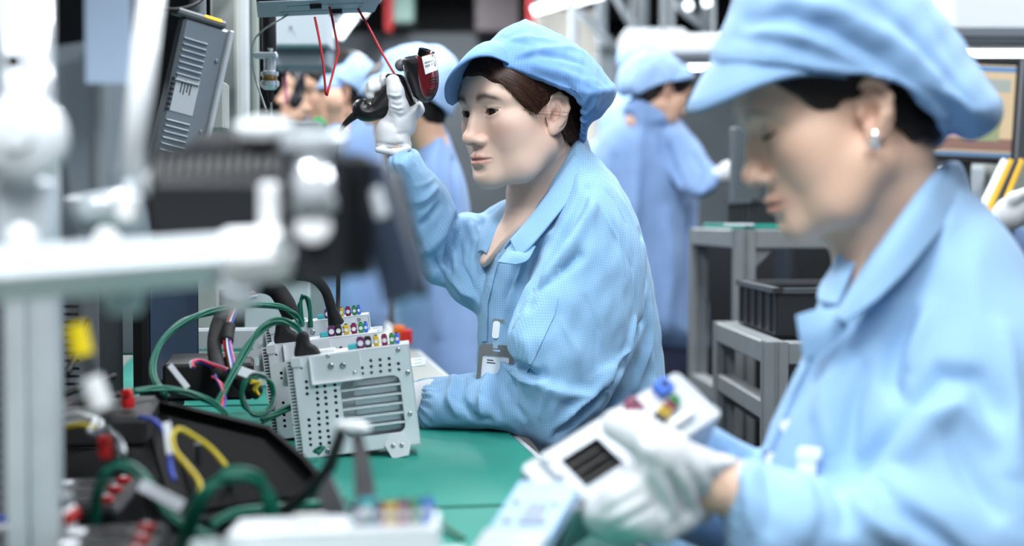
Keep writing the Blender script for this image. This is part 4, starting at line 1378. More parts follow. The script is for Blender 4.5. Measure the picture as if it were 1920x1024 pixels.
    top = [P(1782, 312, 1.52), P(1764, 316, 1.44), P(1722, 365, 1.370), P(1664, 446, 1.338), P(1606, 530, 1.330), P(1570, 590, 1.334)]
    fold = [P(1800, 312, 1.52), P(1782, 322, 1.435), P(1738, 378, 1.358), P(1678, 462, 1.325), P(1616, 545, 1.319), P(1572, 598, 1.326)]
    low = [P(1822, 372, 1.52), P(1806, 388, 1.43), P(1760, 436, 1.356), P(1700, 508, 1.322), P(1640, 566, 1.312), P(1584, 604, 1.320)]
    lofted([ins, top, fold, low], 'collar', COATF, coat, .005)
    lofted([[P(1575, 578, 1.345), P(1530, 582, 1.352), P(1494, 592, 1.362)], [P(1580, 600, 1.335), P(1536, 622, 1.345), P(1500, 632, 1.358)], [P(1590, 612, 1.335), P(1548, 652, 1.345), P(1510, 680, 1.36)]], 'lapel', COATF, coat, .004)
    lofted([[P(1612, 430, 1.46), P(1606, 480, 1.43), P(1588, 530, 1.405), P(1570, 572, 1.385)], [P(1592, 424, 1.48), P(1580, 480, 1.45), P(1560, 530, 1.42), P(1552, 570, 1.40)], [P(1584, 440, 1.50), P(1562, 500, 1.47), P(1540, 536, 1.44), P(1534, 562, 1.42)]], 'collar', COATF, coat, .004)
    h = S.hit(1476, 800)
    for px, py in ((1474, 800), (1446, 862)):
        h = S.hit(px, py)
        q = h[0] if h[0] is not None else P(px, py, 1.43)
        MB().lathe(q + Vector((.001, .001, 0)), Vector((-.35, -1, .1)), [(0, .0065), (.002, .0065), (.003, .005), (.0022, .003), (.0022, 0)], 20).build('button', WHITE_P, coat, smooth=True, autos=40)
    h = S.hit(1515, 865); q = h[0] if h[0] is not None else P(1515, 865, 1.35)
    M = Matrix.Translation(q + Vector((-.003, -.012, 0))) @ Matrix.Rotation(math.radians(-20), 4, 'Z') @ Matrix.Rotation(math.radians(90), 4, 'X')
    b = thing('badge_clip', q, 'white clip with blue strap pinned to the foreground coat', 'clip')
    MB().prism(rplate(.017, .022, .004), 0, .006, M).build('clip_body', WHITE_P, b)
    MB().prism(rplate(.022, .010, .003, cx=.002, cy=.010), -.003, .008, M).build('clip_jaw', WHITE_P, b)
    MB().box((.008, -.012, .001), (.007, .016, .002), M).build('strap', mat('blue_strap', (60, 110, 190), .4), b)
front_head(); front_cap(); front_coat()
def front_glove():
    palm = Puff([(1388, 866), (1345, 852), (1300, 842), (1262, 826), (1222, 816), (1194, 838), (1190, 880), (1172, 915), (1142, 938), (1112, 958), (1108, 972), (1126, 991), (1165, 1003), (1210, 998), (1260, 988), (1310, 984), (1336, 972), (1342, 930), (1358, 892)],
                [(1280, 890, 1.270), (1370, 900, 1.290), (1160, 940, 1.262)], .037, .034)
    F = puff_field([palm], .0028, .01, .08)
    C = lambda pts, rs, k=.012: F.chain([np.array(P(*p)) for p in pts], rs, k)
    C([(1300, 885, 1.264), (1245, 845, 1.250), (1196, 812, 1.25), (1156, 798, 1.262)], [.021, .0172, .0158, .0142])
    C([(1215, 915, 1.258), (1165, 936, 1.246), (1126, 962, 1.264), (1124, 968, 1.30)], [.018, .0150, .0130, .0115], .014)
    C([(1228, 940, 1.262), (1180, 962, 1.248), (1144, 982, 1.268), (1148, 986, 1.31)], [.018, .0150, .0130, .0115], .014)
    C([(1250, 955, 1.268), (1208, 974, 1.256), (1172, 990, 1.282), (1178, 994, 1.32)], [.017, .0145, .0125, .011], .014)
    C([(1280, 965, 1.275), (1240, 990, 1.264), (1206, 1000, 1.296)], [.016, .013, .011], .008)
    V, Fc, _ = F.mesh()
    S = Sculpt(V, Fc)
    for pts, w, a in (([(1205, 925), (1160, 948), (1120, 972)], 7, -.004), ([(1225, 950), (1185, 972), (1150, 990)], 7, -.004), ([(1215, 905), (1232, 940), (1250, 975)], 10, -.006), ([(1255, 890), (1275, 930), (1290, 975)], 10, -.006), ([(1295, 880), (1312, 920), (1325, 965)], 9, -.005), ([(1235, 890), (1255, 935), (1268, 975)], 9, .004), ([(1275, 885), (1295, 930), (1308, 970)], 9, .004), ([(1190, 845), (1200, 870), (1190, 900)], 12, -.005), ([(1330, 865), (1342, 910), (1340, 960)], 9, -.004)):
        S.stroke(pts, w, a)
    S.done()
    obj('glove', S.V, Fc, GLOVE, fwoman)
    # the far hand steadies the unit from behind
    F = Field(P(1180, 1020, 1.30) - Vector((.06, .06, .04)), P(1380, 760, 1.55) + Vector((.03, .03, .05)), .004)
    C([(1300, 890, 1.44), (1250, 880, 1.43), (1215, 875, 1.42)], [.030, .032, .026])
    for i in range(4):
        C([(1240 + i * 8, 855 + i * 16, 1.425), (1200 + i * 4, 845 + i * 18, 1.415), (1170 + i * 6, 850 + i * 18, 1.39)], [.013, .011, .009], .006)
    C([(1270, 855, 1.43), (1260, 825, 1.41), (1245, 800, 1.40)], [.015, .012, .010], .008)
    V, Fc, _ = F.mesh()
    obj('glove', V, Fc, GLOVE, fwoman)
front_glove()
def front_earring():
    e = thing('earring', P(1637, 278, 1.36), 'sparkling silver drop earring on the foreground ear', 'earring')
    q = P(1637, 262, 1.352)
    st = mat('cut_crystal', (235, 238, 242), .06, 0.6, spec=.9)
    MB().lathe(q + Vector((0, -.006, .004)), (0, -1, .2), [(0, .003), (.001, .0042), (.003, .003), (.0038, 0)], 8).build('stud', st, e)
    MB().ball(q + Vector((0, -.004, -.004)), .0062, 5).build('drop', st, e)
front_earring()

# ================================================================ the near bench, its mats and the metal units
BEDGE = UX.dot(Vector((.0285, 1.9, 0)))           # right edge of the bench, in bench coordinates
TABZ = .744
bench = thing('workbench', bp(BEDGE - .31, 2.6, 0), 'long assembly bench with aluminium edge under the teal mats', 'bench')
def make_bench():
    z = TABZ - .004
    M = BM
    MB().box((BEDGE - .36, 4.2, z - .0125), (.72, 6.8, .025), M).build('worktop', mat('bench_top', (150, 152, 146), .55, var=.06, vscale=9), bench)
    MB().box((BEDGE + .006, 4.2, z - .015), (.012, 6.8, .030), M, .003).build('edge_profile', ALU, bench)
    for s in (-.68, -.04):
        for t in (1.0, 2.6, 4.2, 5.8, 7.4):
            MB().box((BEDGE + s, t, (z - .025) / 2), (.045, .045, z - .025), M, .004).build('leg', ALUD, bench)
    for s in (-.68, -.04): MB().box((BEDGE + s, 3.4, .30), (.03, 5.0, .03), M, .003).build('rail', ALUD, bench)
make_bench()
def mat_sheet(s0, s1, t0, t1, label):
    mb = MB(); mb.prism(rplate(s1 - s0, t1 - t0, .012, 5, (s0 + s1) / 2, (t0 + t1) / 2), TABZ - .0037, TABZ, BM)
    o = mb.build('desk_mat', TEAL)
    und = MB().prism(rplate(s1 - s0 + .006, t1 - t0 + .008, .012, 5, (s0 + s1) / 2, (t0 + t1) / 2), TABZ - .0039, TABZ - .0022, BM).build('black_underlay', INNER, o)
    props(o, label, 'mat', 'teal mats on the near bench')
mat_sheet(BEDGE - .66, BEDGE - .004, 1.532, 2.42, 'teal mat under the standing metal units and resting arm')
mat_sheet(BEDGE - .66, BEDGE - .004, .95, 1.518, 'teal mat nearest the camera, beyond a dark seam')
mat_sheet(BEDGE - .66, BEDGE - .075, 2.44, 4.25, 'teal mat behind the standing units, its edge inset from the bench edge')
mat_sheet(BEDGE - .66, BEDGE - .03, 5.0, 6.3, 'teal mat at the far end of the bench behind the white tray')

ZINC = mat('zinc_sheet', (232, 236, 241), .42, .05, var=.05, vscale=14)
ZINCB = mat('zinc_bright', (232, 236, 240), .3, .2)
CONC = {'white': mat('conn_white', (232, 234, 232), .45), 'teal': mat('conn_teal', (58, 170, 178), .45), 'purple': mat('conn_purple', (98, 32, 96), .42), 'black': mat('conn_black', (26, 26, 28), .4),
        'yellow': mat('conn_yellow', (214, 178, 34), .45), 'magenta': mat('conn_magenta', (128, 14, 72), .42), 'green': mat('conn_green', (40, 142, 74), .45), 'blue': mat('conn_blue', (58, 112, 216), .42)}
UW, UH, UT = .155, .134, .060
_hz = [(781,410),(834,405),(886,398),(942,426),(731,450),(784,443),(837,437),(890,432),(946,459),(735,482),(787,477),(840,470),(893,464),(411,528),(470,522),(415,562),(473,555),(518,551),(576,544),(418,595),(476,589),(522,585),(580,577),(479,622),(526,617),(584,610),(483,656),(530,651),(587,644),(487,699),(534,693),(592,687),(433,739),(490,732),(538,727),(596,719),(437,772),(494,766),(541,760),(441,811),(498,805),(545,800),(444,845),(501,838),(550,833),(448,878),(505,872),(554,866),(606,857)]
def _ab(zx, zy):
    """picture position on the front panel -> metres from the panel centre"""
    px, py = 440 + zx / 3.0125 - 546, 540 + zy / 3.0125 - 672
    A = np.array([[1.458, .224], [-.174, 1.388]]); a, b = np.linalg.solve(A, (px, py))
    return a / 1000 - UW / 2, UH / 2 - b / 1000
def make_unit(parent, M, simple=False, con=None, UH=UH):
    """metal receiver box standing on its narrow side; M: x right, y up, z out of the front panel"""
    if simple: MB().prism(rplate(UW, UH, .003, 3), -.0012, 0, M).build('front_panel', ZINC, parent)
    holes = [circle(*_ab(*q), .0023, 10) for q in _hz]
    g0, g1 = _ab(622, 535), _ab(985, 815)
    gx, gy = (_ab(620, 680)[0] + _ab(985, 660)[0]) / 2, (_ab(800, 500)[1] + _ab(810, 830)[1]) / 2
    gw, gh = .079, .076
    mb = MB()
    if not simple:
      holed_plate(mb, rplate(UW, UH, .003, 3), holes + [rplate(gw, gh, .010, 5, gx, gy)] + [circle(*_ab(380, 453), .0016, 8)], -.0012, 0, M)
      mb.build('front_panel', ZINC, parent)
    # slats across the vent
    for i in range(1, 1 if simple else 6):
        y = gy + gh / 2 - i * gh / 6
        MB().box((gx, y, -.006), (gw + .002, .0022, .012), M).build('vent_slat', ZINC, parent)
    mb = MB().box((gx, gy, -.026), (gw + .01, (UH - .01 if simple else gh + .01), .002), M)
    for i in range(0 if simple else 6): mb.box((gx + .006, gy + gh / 2 - (i + .5) * gh / 6, -.018), (gw * .72, gh / 12, .012), M)
    mb.build('heat_sink', ZINC, parent)
    # casing (open tub behind the panel)
    mb = MB()
    mb.box((0, UH / 2 - .0006, -UT / 2), (UW - .001, .0012, UT), M); mb.box((0, -UH / 2 + .0006, -UT / 2), (UW - .001, .0012, UT), M)
    mb.box((-UW / 2 + .0006, 0, -UT / 2), (.0012, UH, UT), M); mb.box((UW / 2 - .0006, 0, -UT / 2), (.0012, UH, UT), M)
    mb.box((0, 0, -UT), (UW, UH, .0012), M)
    mb.build('casing', ZINC, parent)
    MB().box((-.035, 0, -.045), (UW * .5, UH * .95, .002), M).build('circuit_board', INNER, parent)
    # comb edge on the left side
    mb = MB()
    n = 30
    for i in range(n): mb.box((-UW / 2 - .0035, -UH / 2 + .004 + (UH - .008) * i / (n - 1), -.004), (.007, UH / n * .52, .0012), M)
    mb.box((-UW / 2 - .0075, 0, -.004), (.0016, UH - .004, .0014), M)
    mb.build('comb_edge', ZINCB, parent)
    MB().box((-UW / 2 - .004, 0, -.008), (.0066, UH - .006, .001), M).build('comb_backing', INNER, parent)
    # left lug with slot, right lug with two slots
    mb = MB(); holed_plate(mb, rplate(.026, .032, .004, 4, -UW / 2 - .018, UH / 2 - .022), [rplate(.006, .012, .0029, 5, -UW / 2 - .018, UH / 2 - .022)], -.022, -.0205, M); mb.build('left_lug', ZINCB, parent)
    R = M @ Matrix.Translation((UW / 2 + .008, UH / 2 - .028, -.02)) @ Matrix.Rotation(math.radians(-75), 4, 'X')
    mb = MB(); holed_plate(mb, rplate(.022, .03, .004, 4), [rplate(.012, .003, .0014, 3, 0, .007), rplate(.012, .003, .0014, 3, 0, -.006)], 0, .0015, R); mb.build('right_lug', ZINCB, parent)
    # top bracket with two screws
    c = _ab(578, 450) if not simple else (-.02, UH / 2 - .03)
    br = MB().prism(rplate(.066, .036, .003, 3, c[0], c[1]), 0, .0014, M).build('bracket', ZINCB, parent)
    MB().box((c[0], c[1] - .018, .003), (.066, .0016, .007), M).build('bracket_lip', ZINCB, br)
    MB().box((c[0] - .0325, c[1], .003), (.0016, .036, .007), M).build('bracket_lip', ZINCB, br)
    def screw(x, y, z, r, par):
        mb = MB().lathe(M @ Vector((x, y, z)), M.to_3x3() @ Vector((0, 0, 1)), [(0, r), (.0012, r), (.0020, r * .7), (.0018, r * .35), (.0010, r * .3), (.001, 0)], 12); mb.build('screw', STEEL, par, smooth=True, autos=40)
    for q in ((550, 440), (620, 436))[:0 if simple else 2]: screw(*_ab(*q), .0014, .0042, br)
    for q in ((937, 348), (998, 475), (1019, 706), (545, 912), (530, 387), (688, 478))[:0 if simple else 6]: screw(*_ab(*q), 0, .0030, parent)
    # square boss top left
    c = _ab(347, 420) if not simple else (-.06, UH / 2 - .012); MB().prism(rplate(.013, .012, .002, 3, c[0], c[1]), 0, .002, M).build('boss', ZINCB, parent)
    # bent foot clip bottom right
    c = _ab(950, 880) if not simple else (.05, -UH / 2 + .02)
    F2 = M @ Matrix.Translation((c[0], c[1], .004)) @ Matrix.Rotation(math.radians(28), 4, 'Z') @ Matrix.Rotation(math.radians(-18), 4, 'X')
    fc = MB().prism([(-.014, -.012), (.006, -.020), (.017, -.008), (.015, .010), (0, .018), (-.013, .009)], 0, .003, F2).build('foot_clip', ZINCB, parent)
    for x, y in ((-.004, .002), (.006, -.004)): MB().lathe(F2 @ Vector((x, y, .003)), F2.to_3x3() @ Vector((0, 0, 1)), [(0, .003), (.0012, .003), (.0018, .002), (.0018, 0)], 10).build('screw', STEEL, fc)
    # coloured connectors on the upper narrow side
    con = con or [('white', 44, 26, .005), ('teal', 80, 12, .007), ('purple', 91, 10, .014), ('black', 101, 9, .014), ('yellow', 112, 7, .014), ('magenta', 123, 8, .014), ('green', 133, 7, .014), ('blue', 140, 6, .014)]
    for cn, a, w, h in con:
        x = -UW / 2 + a / 1000
        o = MB().box((x, UH / 2 + h / 2, -.026), (w / 1000, h, .012), M, .0012).build('connector', CONC[cn], parent)
        o['label'] = cn + ' plastic connector'
        if h > .01:
            MB().cyl(M @ Vector((x, UH / 2 + h * .5, -.0196)), M @ Vector((x, UH / 2 + h * .5, -.0188)), w / 2600, n=10).build('pin', ZINCB, o)
            MB().box((x, UH / 2 + h + .0006, -.026), (w / 1600, .0012, .007), M).build('socket_mouth', INNER, o)
URZ, URR = math.radians(4.5), math.radians(-6.6)
def unit_matrix(tl, d, yaw=URZ, roll=URR, UH=UH):
    """place a unit by the picture position of its upper left panel corner"""
    R = Matrix.Rotation(yaw, 4, 'Z') @ Matrix.Rotation(roll, 4, 'Y') @ Matrix.Rotation(math.radians(90), 4, 'X')
    c = P(tl[0], tl[1], d) - (R.to_3x3() @ Vector((-UW / 2, UH / 2, 0)))
    return Matrix.Translation(c) @ R
UN = []
for tl, d, lab in (((546, 672), 1.862, 'nearest of the standing silver metal units, with open slatted vent and punched holes'),
                   ((500, 648), 2.000, 'middle silver metal unit standing between the other two on the mat'),
                   ((505, 612), 2.220, 'rearmost standing silver metal unit, black cable boots on its top'),
                   ((424, 1006), 1.045, 'silver metal unit at the bottom edge of the picture, only its connector top showing')):
    M = unit_matrix(tl, d)
    if d < 1.2:
        M = unit_matrix(tl, d, math.radians(1), math.radians(-2), .072)
    t = thing('metal_unit', (M.translation.x, M.translation.y, TABZ), lab, 'unit', 'silver receiver units')
    if d < 1.2: make_unit(t, M, True, [('white', 58, 24, .008), ('teal', 98, 14, .010), ('teal', 102, 12, .020), ('purple', 96, 9, .015), ('black', 104, 6, .015), ('purple', 111, 7, .015), ('yellow', 119, 9, .015), ('magenta', 129, 10, .016), ('green', 139, 8, .016), ('blue', 147, 9, .017)], .072)
    else: make_unit(t, M)
    UN.append(M)

# ================================================================ cables, tray and power gear on the bench
WIRE = {k: mat('wire_' + k, c, .42) for k, c in dict(green=(12, 104, 84), black=(18, 18, 20), white=(206, 210, 214), red=(186, 30, 34), blue=(36, 64, 170), yellow=(206, 182, 30), pink=(206, 110, 150), orange=(210, 90, 40), grey=(120, 124, 130)).items()}
TAPE = mat('cloth_tape', (22, 22, 24), .75, bump=.5, bscale=180)
def wires(name, pts, cols, r, label, cat='cable', spread=1.0, seed=1, group=None, twist=1.2, n=7):
    """a bundle of wires running together; each wire is a part"""
    Q = [P(*p) for p in pts]
    if len(cols) == 1:
        o = MB().tube(Q, r, n, 8).build(name, WIRE[cols[0]], smooth=True)
        return props(o, label, cat, group)
    t = thing(name, Q[0], label, cat, group)
    rng = random.Random(seed)
    R = r * spread * (1.0 + .35 * len(cols) ** .5)
    for i, c in enumerate(cols):
        a0 = 2 * math.pi * i / len(cols) + rng.random()
        pp = []
        for j, q in enumerate(Q):
            d = (Q[min(j + 1, len(Q) - 1)] - Q[max(j - 1, 0)]).normalized()
            u = d.orthogonal().normalized(); w = d.cross(u); a = a0 + twist * j * .5 + .25 * rng.random()
            k = R * (.75 + .4 * rng.random())
            pp.append(q + (u * math.cos(a) + w * math.sin(a)) * k)
        MB().tube(pp, r, n, 7).build('wire', WIRE[c], t, smooth=True)
    return t
G4 = ['green'] * 5
wires('wire_bundle', [(566, 612, 2.04), (552, 590, 2.03), (520, 574, 2.01), (460, 574, 1.98), (400, 584, 1.95), (345, 603, 1.92), (306, 636, 1.88), (287, 676, 1.84), (290, 712, 1.80), (312, 742, 1.76)], G4, .0019, 'green wire bundle arching from the rear unit far to the left', group='green wire bundles')
wires('wire_bundle', [(572, 636, 1.885), (552, 610, 1.875), (520, 602, 1.87), (490, 618, 1.86), (462, 655, 1.84), (430, 715, 1.80), (406, 762, 1.77)], G4, .0019, 'green wire bundle dropping from the boot of the nearest metal unit', group='green wire bundles', seed=2)
wires('wire_bundle', [(250, 735, 1.70), (300, 730, 1.74), (350, 736, 1.76), (395, 754, 1.76), (425, 776, 1.74)], ['green'] * 3, .0018, 'green wire bundle lying along the back of the black tray', group='green wire bundles', seed=3)
wires('wire_bundle', [(335, 1050, 1.24), (356, 985, 1.22), (385, 925, 1.20), (430, 894, 1.20), (478, 896, 1.21), (505, 935, 1.22), (508, 985, 1.23), (500, 1040, 1.24)], ['green'] * 6, .0022, 'thick blurred green wire loop at the bottom of the picture', group='green wire bundles', seed=4, spread=1.3)
wires('wire_bundle', [(178, 1000, 1.30), (180, 940, 1.29), (196, 890, 1.28), (228, 872, 1.28), (262, 886, 1.28), (292, 930, 1.27), (330, 975, 1.25), (400, 1010, 1.24)], ['green'] * 4, .0020, 'green wire loop standing beside the power strip', group='green wire bundles', seed=5)
wires('wire_bundle', [(395, 985, 1.30), (440, 962, 1.32), (520, 950, 1.36), (600, 944, 1.42), (650, 940, 1.46)], ['green'] * 3, .0019, 'green wires running under the corner of the black tray', group='green wire bundles', seed=6)
wires('wire_bundle', [(566, 606, 2.22), (562, 575, 2.22), (568, 556, 2.22), (578, 562, 2.22), (582, 590, 2.22), (582, 614, 2.22)], ['green'] * 4, .0018, 'short green wire loop standing up behind the rear unit', group='green wire bundles', seed=7)
wires('wire_bundle', [(490, 790, 1.86), (515, 778, 1.87), (545, 765, 1.88), (560, 770, 1.89)], G4, .0018, 'green wires passing between the two nearer metal units', group='green wire bundles', seed=8)
coil = [(484 + 30 * math.cos(a), 740 + 38 * math.sin(a), 1.84 + .02 * math.sin(a * .5)) for a in [i * math.pi / 5 for i in range(0, 21)]]
wires('wire_coil', coil, ['green', 'green', 'grey', 'green'], .0016, 'coil of dark green wire left of the metal units', seed=9)
wires('wire_bundle', [(600, 850, 1.83), (590, 845, 1.835), (606, 838, 1.835), (596, 852, 1.83)], ['green'] * 2, .0016, 'green wire end at the foot of the nearest metal unit', group='green wire bundles', seed=10)
wires('wire_bundle', [(806, 946, 1.50), (816, 962, 1.46), (836, 984, 1.42), (868, 1010, 1.38)], ['green'] * 2, .0018, 'green lead with a small metal lug on the near mat', group='green wire bundles', seed=11)
wires('cable', [(655, 948, 1.53), (720, 950, 1.54), (790, 955, 1.52), (812, 948, 1.50)], ['green', 'green'], .0018, 'green lead lying along the seam of the mats')
# black taped harnesses
def harness(pts, rs, label, m=TAPE):
    o = MB().tube([P(*p) for p in pts], rs, 12, 8).build('cable_harness', m, smooth=True); props(o, label, 'cable', 'black taped harnesses'); return o
harness([(412, 706, 1.84), (402, 650, 1.92), (412, 600, 1.98), (440, 556, 2.02), (480, 536, 2.04), (515, 542, 2.05), (536, 570, 2.05), (548, 600, 2.05)], [.010, .010, .010, .010, .0115, .013, .014, .012], 'black taped harness arching to the rear metal units')
harness([(556, 516, 2.16), (588, 522, 2.17), (610, 545, 2.18), (622, 580, 2.19), (630, 606, 2.20)], [.008, .008, .0075, .008, .013], 'black cable with a boot plugged into the rear unit')
harness([(634, 500, 2.25), (634, 560, 2.25), (632, 604, 2.22)], [.0035, .0035, .0035], 'thin black cord hanging straight down behind the units')
harness([(428, 676, 1.90), (440, 700, 1.86), (460, 722, 1.84), (484, 738, 1.83)], [.008, .010, .011, .009], 'short taped harness end with a yellow lead')
wires('wire', [(470, 716, 1.82), (486, 718, 1.82), (478, 730, 1.82), (486, 742, 1.82)], ['yellow', 'yellow'], .0016, 'yellow lead poking out of a taped harness')
for (bx, by, bd), i in (((571, 648, 1.885), 0), ((533, 622, 2.02), 1)):
    pf = [(bx - 16, by + 24), (bx - 17, by - 4), (bx - 13, by - 22), (bx - 2, by - 28), (bx + 8, by - 22), (bx + 11, by - 6), (bx + 24, by + 3), (bx + 29, by + 22)]
    o, _, _ = puffobj('cable_boot', pf, bd, .012, .006, TAPE, None, .0018, relaxn=1)
    props(o, ('black moulded boot on top of the nearest metal unit', 'black moulded boot on top of the middle metal unit')[i], 'plug', 'black cable boots')
# mixed coloured wires
wires('wire_bundle', [(478, 552, 2.00), (450, 566, 1.98), (432, 600, 1.95), (426, 640, 1.91), (434, 678, 1.87), (442, 704, 1.83)], ['pink', 'blue', 'white', 'red', 'green', 'grey', 'orange', 'white'], .0015, 'bundle of pink, blue, red and white wires beside the black harness', seed=12, spread=1.4)
harness([(430, 612, 1.938), (427, 626, 1.925), (426, 640, 1.910)], [.0085, .009, .0085], 'black tape band around the coloured wires')
wires('wire_bundle', [(362, 690, 1.84), (360, 680, 1.85), (375, 678, 1.86), (400, 686, 1.85), (425, 694, 1.84)], ['red', 'blue', 'white', 'pink'], .0014, 'red, blue and white wires bent back below the harness', seed=13)
wires('wire_bundle', [(400, 705, 1.80), (414, 722, 1.79), (420, 745, 1.78), (416, 768, 1.76)], ['blue', 'red', 'pink'], .0015, 'blue and red wires going down behind the tray', seed=14)
# white labels tied to the wires
def tag_strip(p0, p1, w, label, m=PAPER):
    a, b = P(*p0), P(*p1); d = b - a
    M = frame((a + b) / 2, d, (0, -1, .3))
    o = MB().box((0, 0, 0), (d.length, w, .0012), M, .0004).build('wire_label', m); props(o, label, 'label', 'wire labels')
tag_strip((318, 685, 1.78), (352, 728, 1.76), .007, 'white label flag on the green wires above the tray')
tag_strip((262, 908, 1.27), (342, 950, 1.24), .011, 'white label strip on the green wires by the power strip')
tag_strip((312, 792, 1.42), (320, 852, 1.40), .008, 'pale label flag on the blue wire')
tag_strip((440, 692, 1.82), (486, 708, 1.83), .012, 'white corrugated sleeve lying left of the middle unit')
wires('wire', [(262, 782, 1.48), (290, 790, 1.45), (312, 820, 1.42), (320, 880, 1.40), (328, 900, 1.39)], ['blue'], .0028, 'blue wire bending down in front of the black tray')
wires('wire', [(372, 935, 1.30), (374, 905, 1.32), (350, 872, 1.34), (328, 845, 1.36), (323, 818, 1.37), (336, 805, 1.38), (362, 818, 1.39), (396, 842, 1.40), (424, 874, 1.40)], ['yellow'], .0024, 'yellow wire looping over the black tray')
wires('wire', [(126, 800, 1.45), (150, 797, 1.44), (180, 802, 1.42), (205, 806, 1.41)], ['yellow'], .0024, 'short yellow wire above the power strip')
wires('wire_bundle', [(122, 790, 1.46), (155, 782, 1.45), (180, 790, 1.44), (176, 812, 1.42)], ['white', 'white', 'grey'], .0026, 'white cables curling above the power strip', seed=15)
wires('wire_bundle', [(176, 812, 1.40), (205, 812, 1.38), (222, 830, 1.37), (226, 852, 1.36)], ['white', 'grey', 'white'], .0026, 'white cable ends entering the red socket', seed=16)
wires('wire', [(-20, 985, 1.22), (20, 982, 1.22), (50, 990, 1.22), (95, 990, 1.22)], ['blue', 'white'], .0026, 'blue and white wires at the lower left corner')
wires('wire', [(36, 1000, 1.20), (52, 985, 1.20), (68, 976, 1.21)], ['red'], .0026, 'red wire at the lower left corner')
# ---------------------------------------------------------------- black tray (display housing lying open)
tray = thing('display_housing', P(450, 870, 1.6), 'large black display housing lying open on the bench', 'display')
def make_tray():
    A, B, C, D = P(262, 740, 1.78), P(505, 798, 1.66), P(642, 936, 1.46), P(330, 985, 1.40)
    B2 = P(575, 858, 1.56)
    M = frame(Vector((0, 0, 0)))
    outer = [A, B, B2, C, D]
    cen = sum(outer, Vector()) / 5
    nrm = Vector((.05, -.35, .93)).normalized()
    mb = MB()
    inn = [cen + (p - cen) * .90 for p in outer]
    low = [p - nrm * .012 for p in inn]
    n = 5
    V = outer + inn + low + [p - nrm * .016 for p in outer]
    F = []
    for i in range(n):
        j = (i + 1) % n
        F += [(i, j, n + j, n + i), (n + i, n + j, 2 * n + j, 2 * n + i), (j, i, 3 * n + i, 3 * n + j)]
    F += [tuple(2 * n + i for i in range(n)), tuple(3 * n + i for i in range(n))[::-1]]
    obj('shell', V, F, mat('tray_black', (9, 9, 10), .75, spec=.15), tray, smooth=False)
    q = [cen + (p - cen) * .72 - nrm * .011 for p in outer]
    q2 = [p + nrm * .004 for p in q]
    obj('inner_panel', q2 + q, [tuple(range(5))] + [(5 + i, 5 + (i + 1) % 5, (i + 1) % 5, i) for i in range(5)], mat('tray_inner', (5, 5, 6), .8, spec=.1), tray, smooth=False)
    for px, py in ((372, 838), (432, 900)):
        c = P(px, py, 1.5); MB().cyl(c - nrm * .02, c + nrm * .004, .004, n=10).build('boss', STEEL, tray)
make_tray()
# ---------------------------------------------------------------- power strips with red rocker switches
REDS = mat('red_switch', (176, 16, 18), .35)
def power_strip(c, L, label, yaw):
    t = thing('power_strip', c, label, 'power strip', 'black power strips', yaw)
    M = Matrix.Translation(c) @ Matrix.Rotation(yaw, 4, 'Z')
    MB().box((0, 0, .022), (.085, L, .044), M, .005).build('body', BLACKP, t)
    for i in range(3):
        y = -L / 2 + .03 + i * (L - .06) / 2
        s = MB().box((.026, y, .046), (.013, .011, .007), M, .002).build('switch', REDS, t)
        MB().box((.026, y, .0498), (.004, .008, .001), M).build('switch_mark', WIRE['white'], s)
        MB().prism(rplate(.030, .024, .004, 4, -.004, y), .044, .0452, M).build('socket', INNER, t)
        MB().box((-.032, y, .0446), (.014, .018, .0008), M).build('label', PAPER, t)
ystr = P(165, 872, 1.40)
power_strip(Vector((ystr.x, ystr.y, TABZ)), .16, 'black power strip with red switches and white print beside the aluminium post', BYAW - .06)
ystr = P(205, 1000, 1.18)
power_strip(Vector((ystr.x, ystr.y, TABZ)), .15, 'black power strip with red switches at the bottom left edge', BYAW)
for (px, py, d, lab) in ((198, 832, 1.37, 'red round plug with white cable on the power strip'), (240, 742, 1.62, 'red clip among the cables behind the tray')):
    t = thing('red_plug', P(px, py, d), lab, 'plug')
    c = P(px, py, d); MB().lathe(c - Vector((0, 0, .014)), (0, 0, 1), [(0, .007), (.010, .008), (.014, .006), (.020, .005), (.022, .003)], 14).build('plug_body', REDS, t, smooth=True, autos=40)
    MB().box(c + Vector((0, -.009, .004)), (.010, .004, .008), None, .001).build('grip', REDS, t)
# small grey adapter with white connectors, lower left
ad = thing('adapter_box', P(95, 985, 1.22), 'white terminal adapter with small connectors at the foot of the post', 'adapter')
def make_adapter():
    for (px, py, w, h, m) in ((105, 985, .028, .034, WHITE_P), (98, 945, .030, .018, GREYM), (108, 1010, .020, .016, WHITE_P), (130, 968, .012, .012, REDS), (78, 1000, .018, .024, GREYM)):
        c = P(px, py, 1.22); MB().box(c, (w, .03, h), None, .003).build('block', m, ad)
make_adapter()
# orange marker beyond the units
om = thing('orange_clip', P(755, 640, 3.35), 'small orange and red plastic clip at the bench edge behind the units', 'clip')
MB().box(P(748, 630, 3.35), (.028, .03, .050), Matrix.Identity(4), .004).build('clip_body', mat('orange_plastic', (226, 112, 22), .35, trans=.2), om)
MB().box(P(762, 632, 3.32), (.026, .022, .036), None, .004).build('clip_lever', mat('red_plastic', (190, 24, 22), .35), om)
